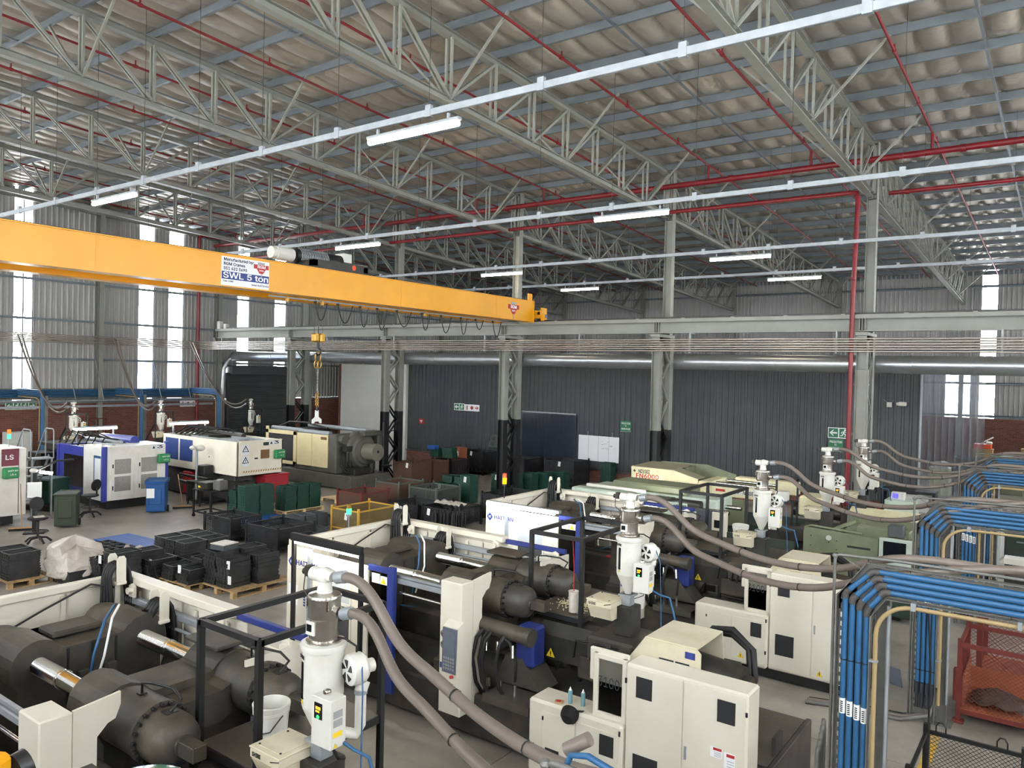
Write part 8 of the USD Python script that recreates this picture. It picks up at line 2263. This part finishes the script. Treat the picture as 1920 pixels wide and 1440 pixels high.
obj('red_print', MB().box(-0.03, 0.02, -0.03, 0.03, 0.02, 0.0215), M['sign_red'], t)
# pellets spilt on the middle platform and plastic jug hung on its leg
pe = MB()
rp = random.Random(6)
for i in range(420):
    a, r = rp.uniform(0, 6.28), abs(rp.gauss(0, 0.16))
    x, y = r * 1.3 * math.cos(a), r * math.sin(a)
    s = 0.006
    h = 0.05 * math.exp(-r * r / 0.012)
    pe.box(x - s, x + s, y - s, y + s, h, h + 0.008)
obj('spilt_pellets', pe, M['bristle'], None, 'pale pellets spilt on the middle black platform deck', 'pellets', kind='stuff', loc=(-5.3, 8.85, 1.601))
jg = thing('hung_jug', 'clear plastic jug hung from a red string on the middle platform', 'jug', (-5.15, 8.55, 1.62))
obj('jug', MB().lathe([(0.06, 0), (0.07, 0.26), (0.075, 0.27), (0.07, 0.27), (0.058, 0.01)], n=16), M['film_white'], jg)
obj('string', MB().tube([(0, 0, 0.27), (-0.02, 0.02, 0.6), (0.0, -0.06, 0.97)], 0.006, 5), M['sign_red'], jg)
# far right beyond the clear sheet
for i, (x, y, w, d, h, m, lab) in enumerate(((-4.35, 36.5, 0.75, 0.6, 1.15, 'old_cream', 'cream box holding a white sack beyond the clear sheet'), (-3.0, 38.5, 0.7, 0.6, 1.9, 'carton', 'tall brown carton seen beyond the clear sheet'), (-2.1, 39.0, 1.1, 0.8, 1.6, 'olive_paint', 'grey-brown box at the far right by the brick wall'), (-1.3, 40.0, 0.8, 0.8, 1.9, 'carton', 'pale carton at the far right by the brick wall'), (-0.6, 41.0, 1.0, 1.0, 2.0, 'bed_dark', 'dark cabinet at the far right edge'))):
    t = thing('storage_box', lab, 'box', (x, y, 0))
    obj('box_body', MB().box(-w / 2, w / 2, -d / 2, d / 2, 0, h - 0.05, 0.01), M[m], t)
    obj('box_lid', MB().box(-w / 2 - 0.02, w / 2 + 0.02, -d / 2 - 0.02, d / 2 + 0.02, h - 0.05, h, 0.01), M[m], t)
cage('wire cage with dark parts beyond the clear sheet', -3.9, -2.7, 36.8, 37.8, 1.6, M['tray_steel'], M['mesh_black'])
sk = thing('white_sack', 'white sack lying on the cream box beyond the clear sheet', 'sack', (-4.3, 36.5, 1.15))
obj('sack', MB().ball((0, 0, 0.13), 0.3, 14, (1.1, 0.8, 0.45)), M['film_white'], sk)
ob = thing('orange_tray', 'orange tray with white tools on the tall carton', 'tray', (-3.0, 38.5, 1.9))
obj('tray', MB().box(-0.35, 0.3, -0.25, 0.25, 0, 0.2, 0.02), M['orange_paint'], ob)
obj('tools', MB().bar((-0.1, 0, 0.2), (0.35, 0.1, 0.5), 0.05).box(0.1, 0.32, -0.2, 0.1, 0.2, 0.3, 0.02), M['dryer_white'], ob)
dt = thing('dark_desk', 'black desk frame with a panel by the right end of the charcoal wall', 'desk', (-4.2, 27.9, 0))
for sx in (-0.75, 0.75):
    obj('leg', MB().box(sx - 0.04, sx + 0.04, -0.3, 0.3, 0, 1.1), BPm, dt)
obj('desk_top', MB().box(-0.8, 0.8, -0.35, 0.35, 1.1, 1.18, 0.01), BPm, dt)
obj('grey_panel', MB().box(-0.3, 0.6, -0.2, -0.16, 0.5, 1.05), M['cab_grey'], dt)
wt_ = thing('green_tub', 'dark green lidded tub on the floor behind the FN6000 machine', 'tub', (-3.2, 23.6, 0))
obj('tub', MB().prism([(-0.4, 0), (0.4, 0), (0.5, 0.75), (-0.5, 0.75)], (0, -0.35, 0), (1, 0, 0), (0, 0, 1), (0, 0.7, 0)), CG, wt_)
obj('lid', MB().box(-0.55, 0.55, -0.4, 0.4, 0.75, 0.82, 0.02), CG, wt_)
# at the very bottom: things on the ledge of the viewing platform
lg_ = thing('viewing_ledge', 'dark ledge of the viewing platform below the picture', 'ledge')
obj('ledge', MB().box(-1.75, -1.1, 0.5, 0.84, 3.8, 3.82), M['bed_dark'], lg_)
obj('bracket', MB().box(-1.5, -1.44, -1.2, 0.6, 3.76, 3.8), M['bed_dark'], lg_)
mat('glossy_green', (30, 104, 74), 0.12, var=0.2, scale=20)
gd = thing('green_bowl', 'glossy green rounded rim at the bottom edge of the picture', 'bowl', (-1.33, 0.72, 3.82))
obj('bowl', MB().lathe([(0.03, 0), (0.08, 0.03), (0.095, 0.09), (0.098, 0.12), (0.09, 0.135), (0.06, 0.142), (0.0001, 0.144)], n=32), M['glossy_green'], gd)
yb = thing('yellow_case', 'yellow case with a black lens ring in the bottom left corner', 'case', (-1.66, 0.58, 3.82), 30)
obj('case', MB().box(-0.1, 0.06, -0.03, 0.03, 0, 0.15, 0.012), M['crane_yellow'], yb)
obj('lens_ring', MB().cyl((0.06, 0.03, 0.11), (0.07, 0.05, 0.115), 0.03, n=16), M['black_paint'], yb)
bh = thing('blue_hose', 'blue hose arched over a grey post cap at the bottom edge of the picture', 'hose', (0, 0, 0))
obj('hose', MB().tube([(-1.66, 2.7, 2.3), (-1.66, 2.7, 3.05), (-1.62, 2.7, 3.15), (-1.54, 2.7, 3.17), (-1.4, 2.7, 3.14), (-1.2, 2.72, 3.07), (-0.9, 2.74, 3.0)], 0.014, 8), M['blue_wire'], bh)
obj('post_cap', MB().cyl((-1.68, 2.76, 3.13), (-1.58, 2.78, 3.2), 0.03, n=12), M['ribbed_hose'], bh)
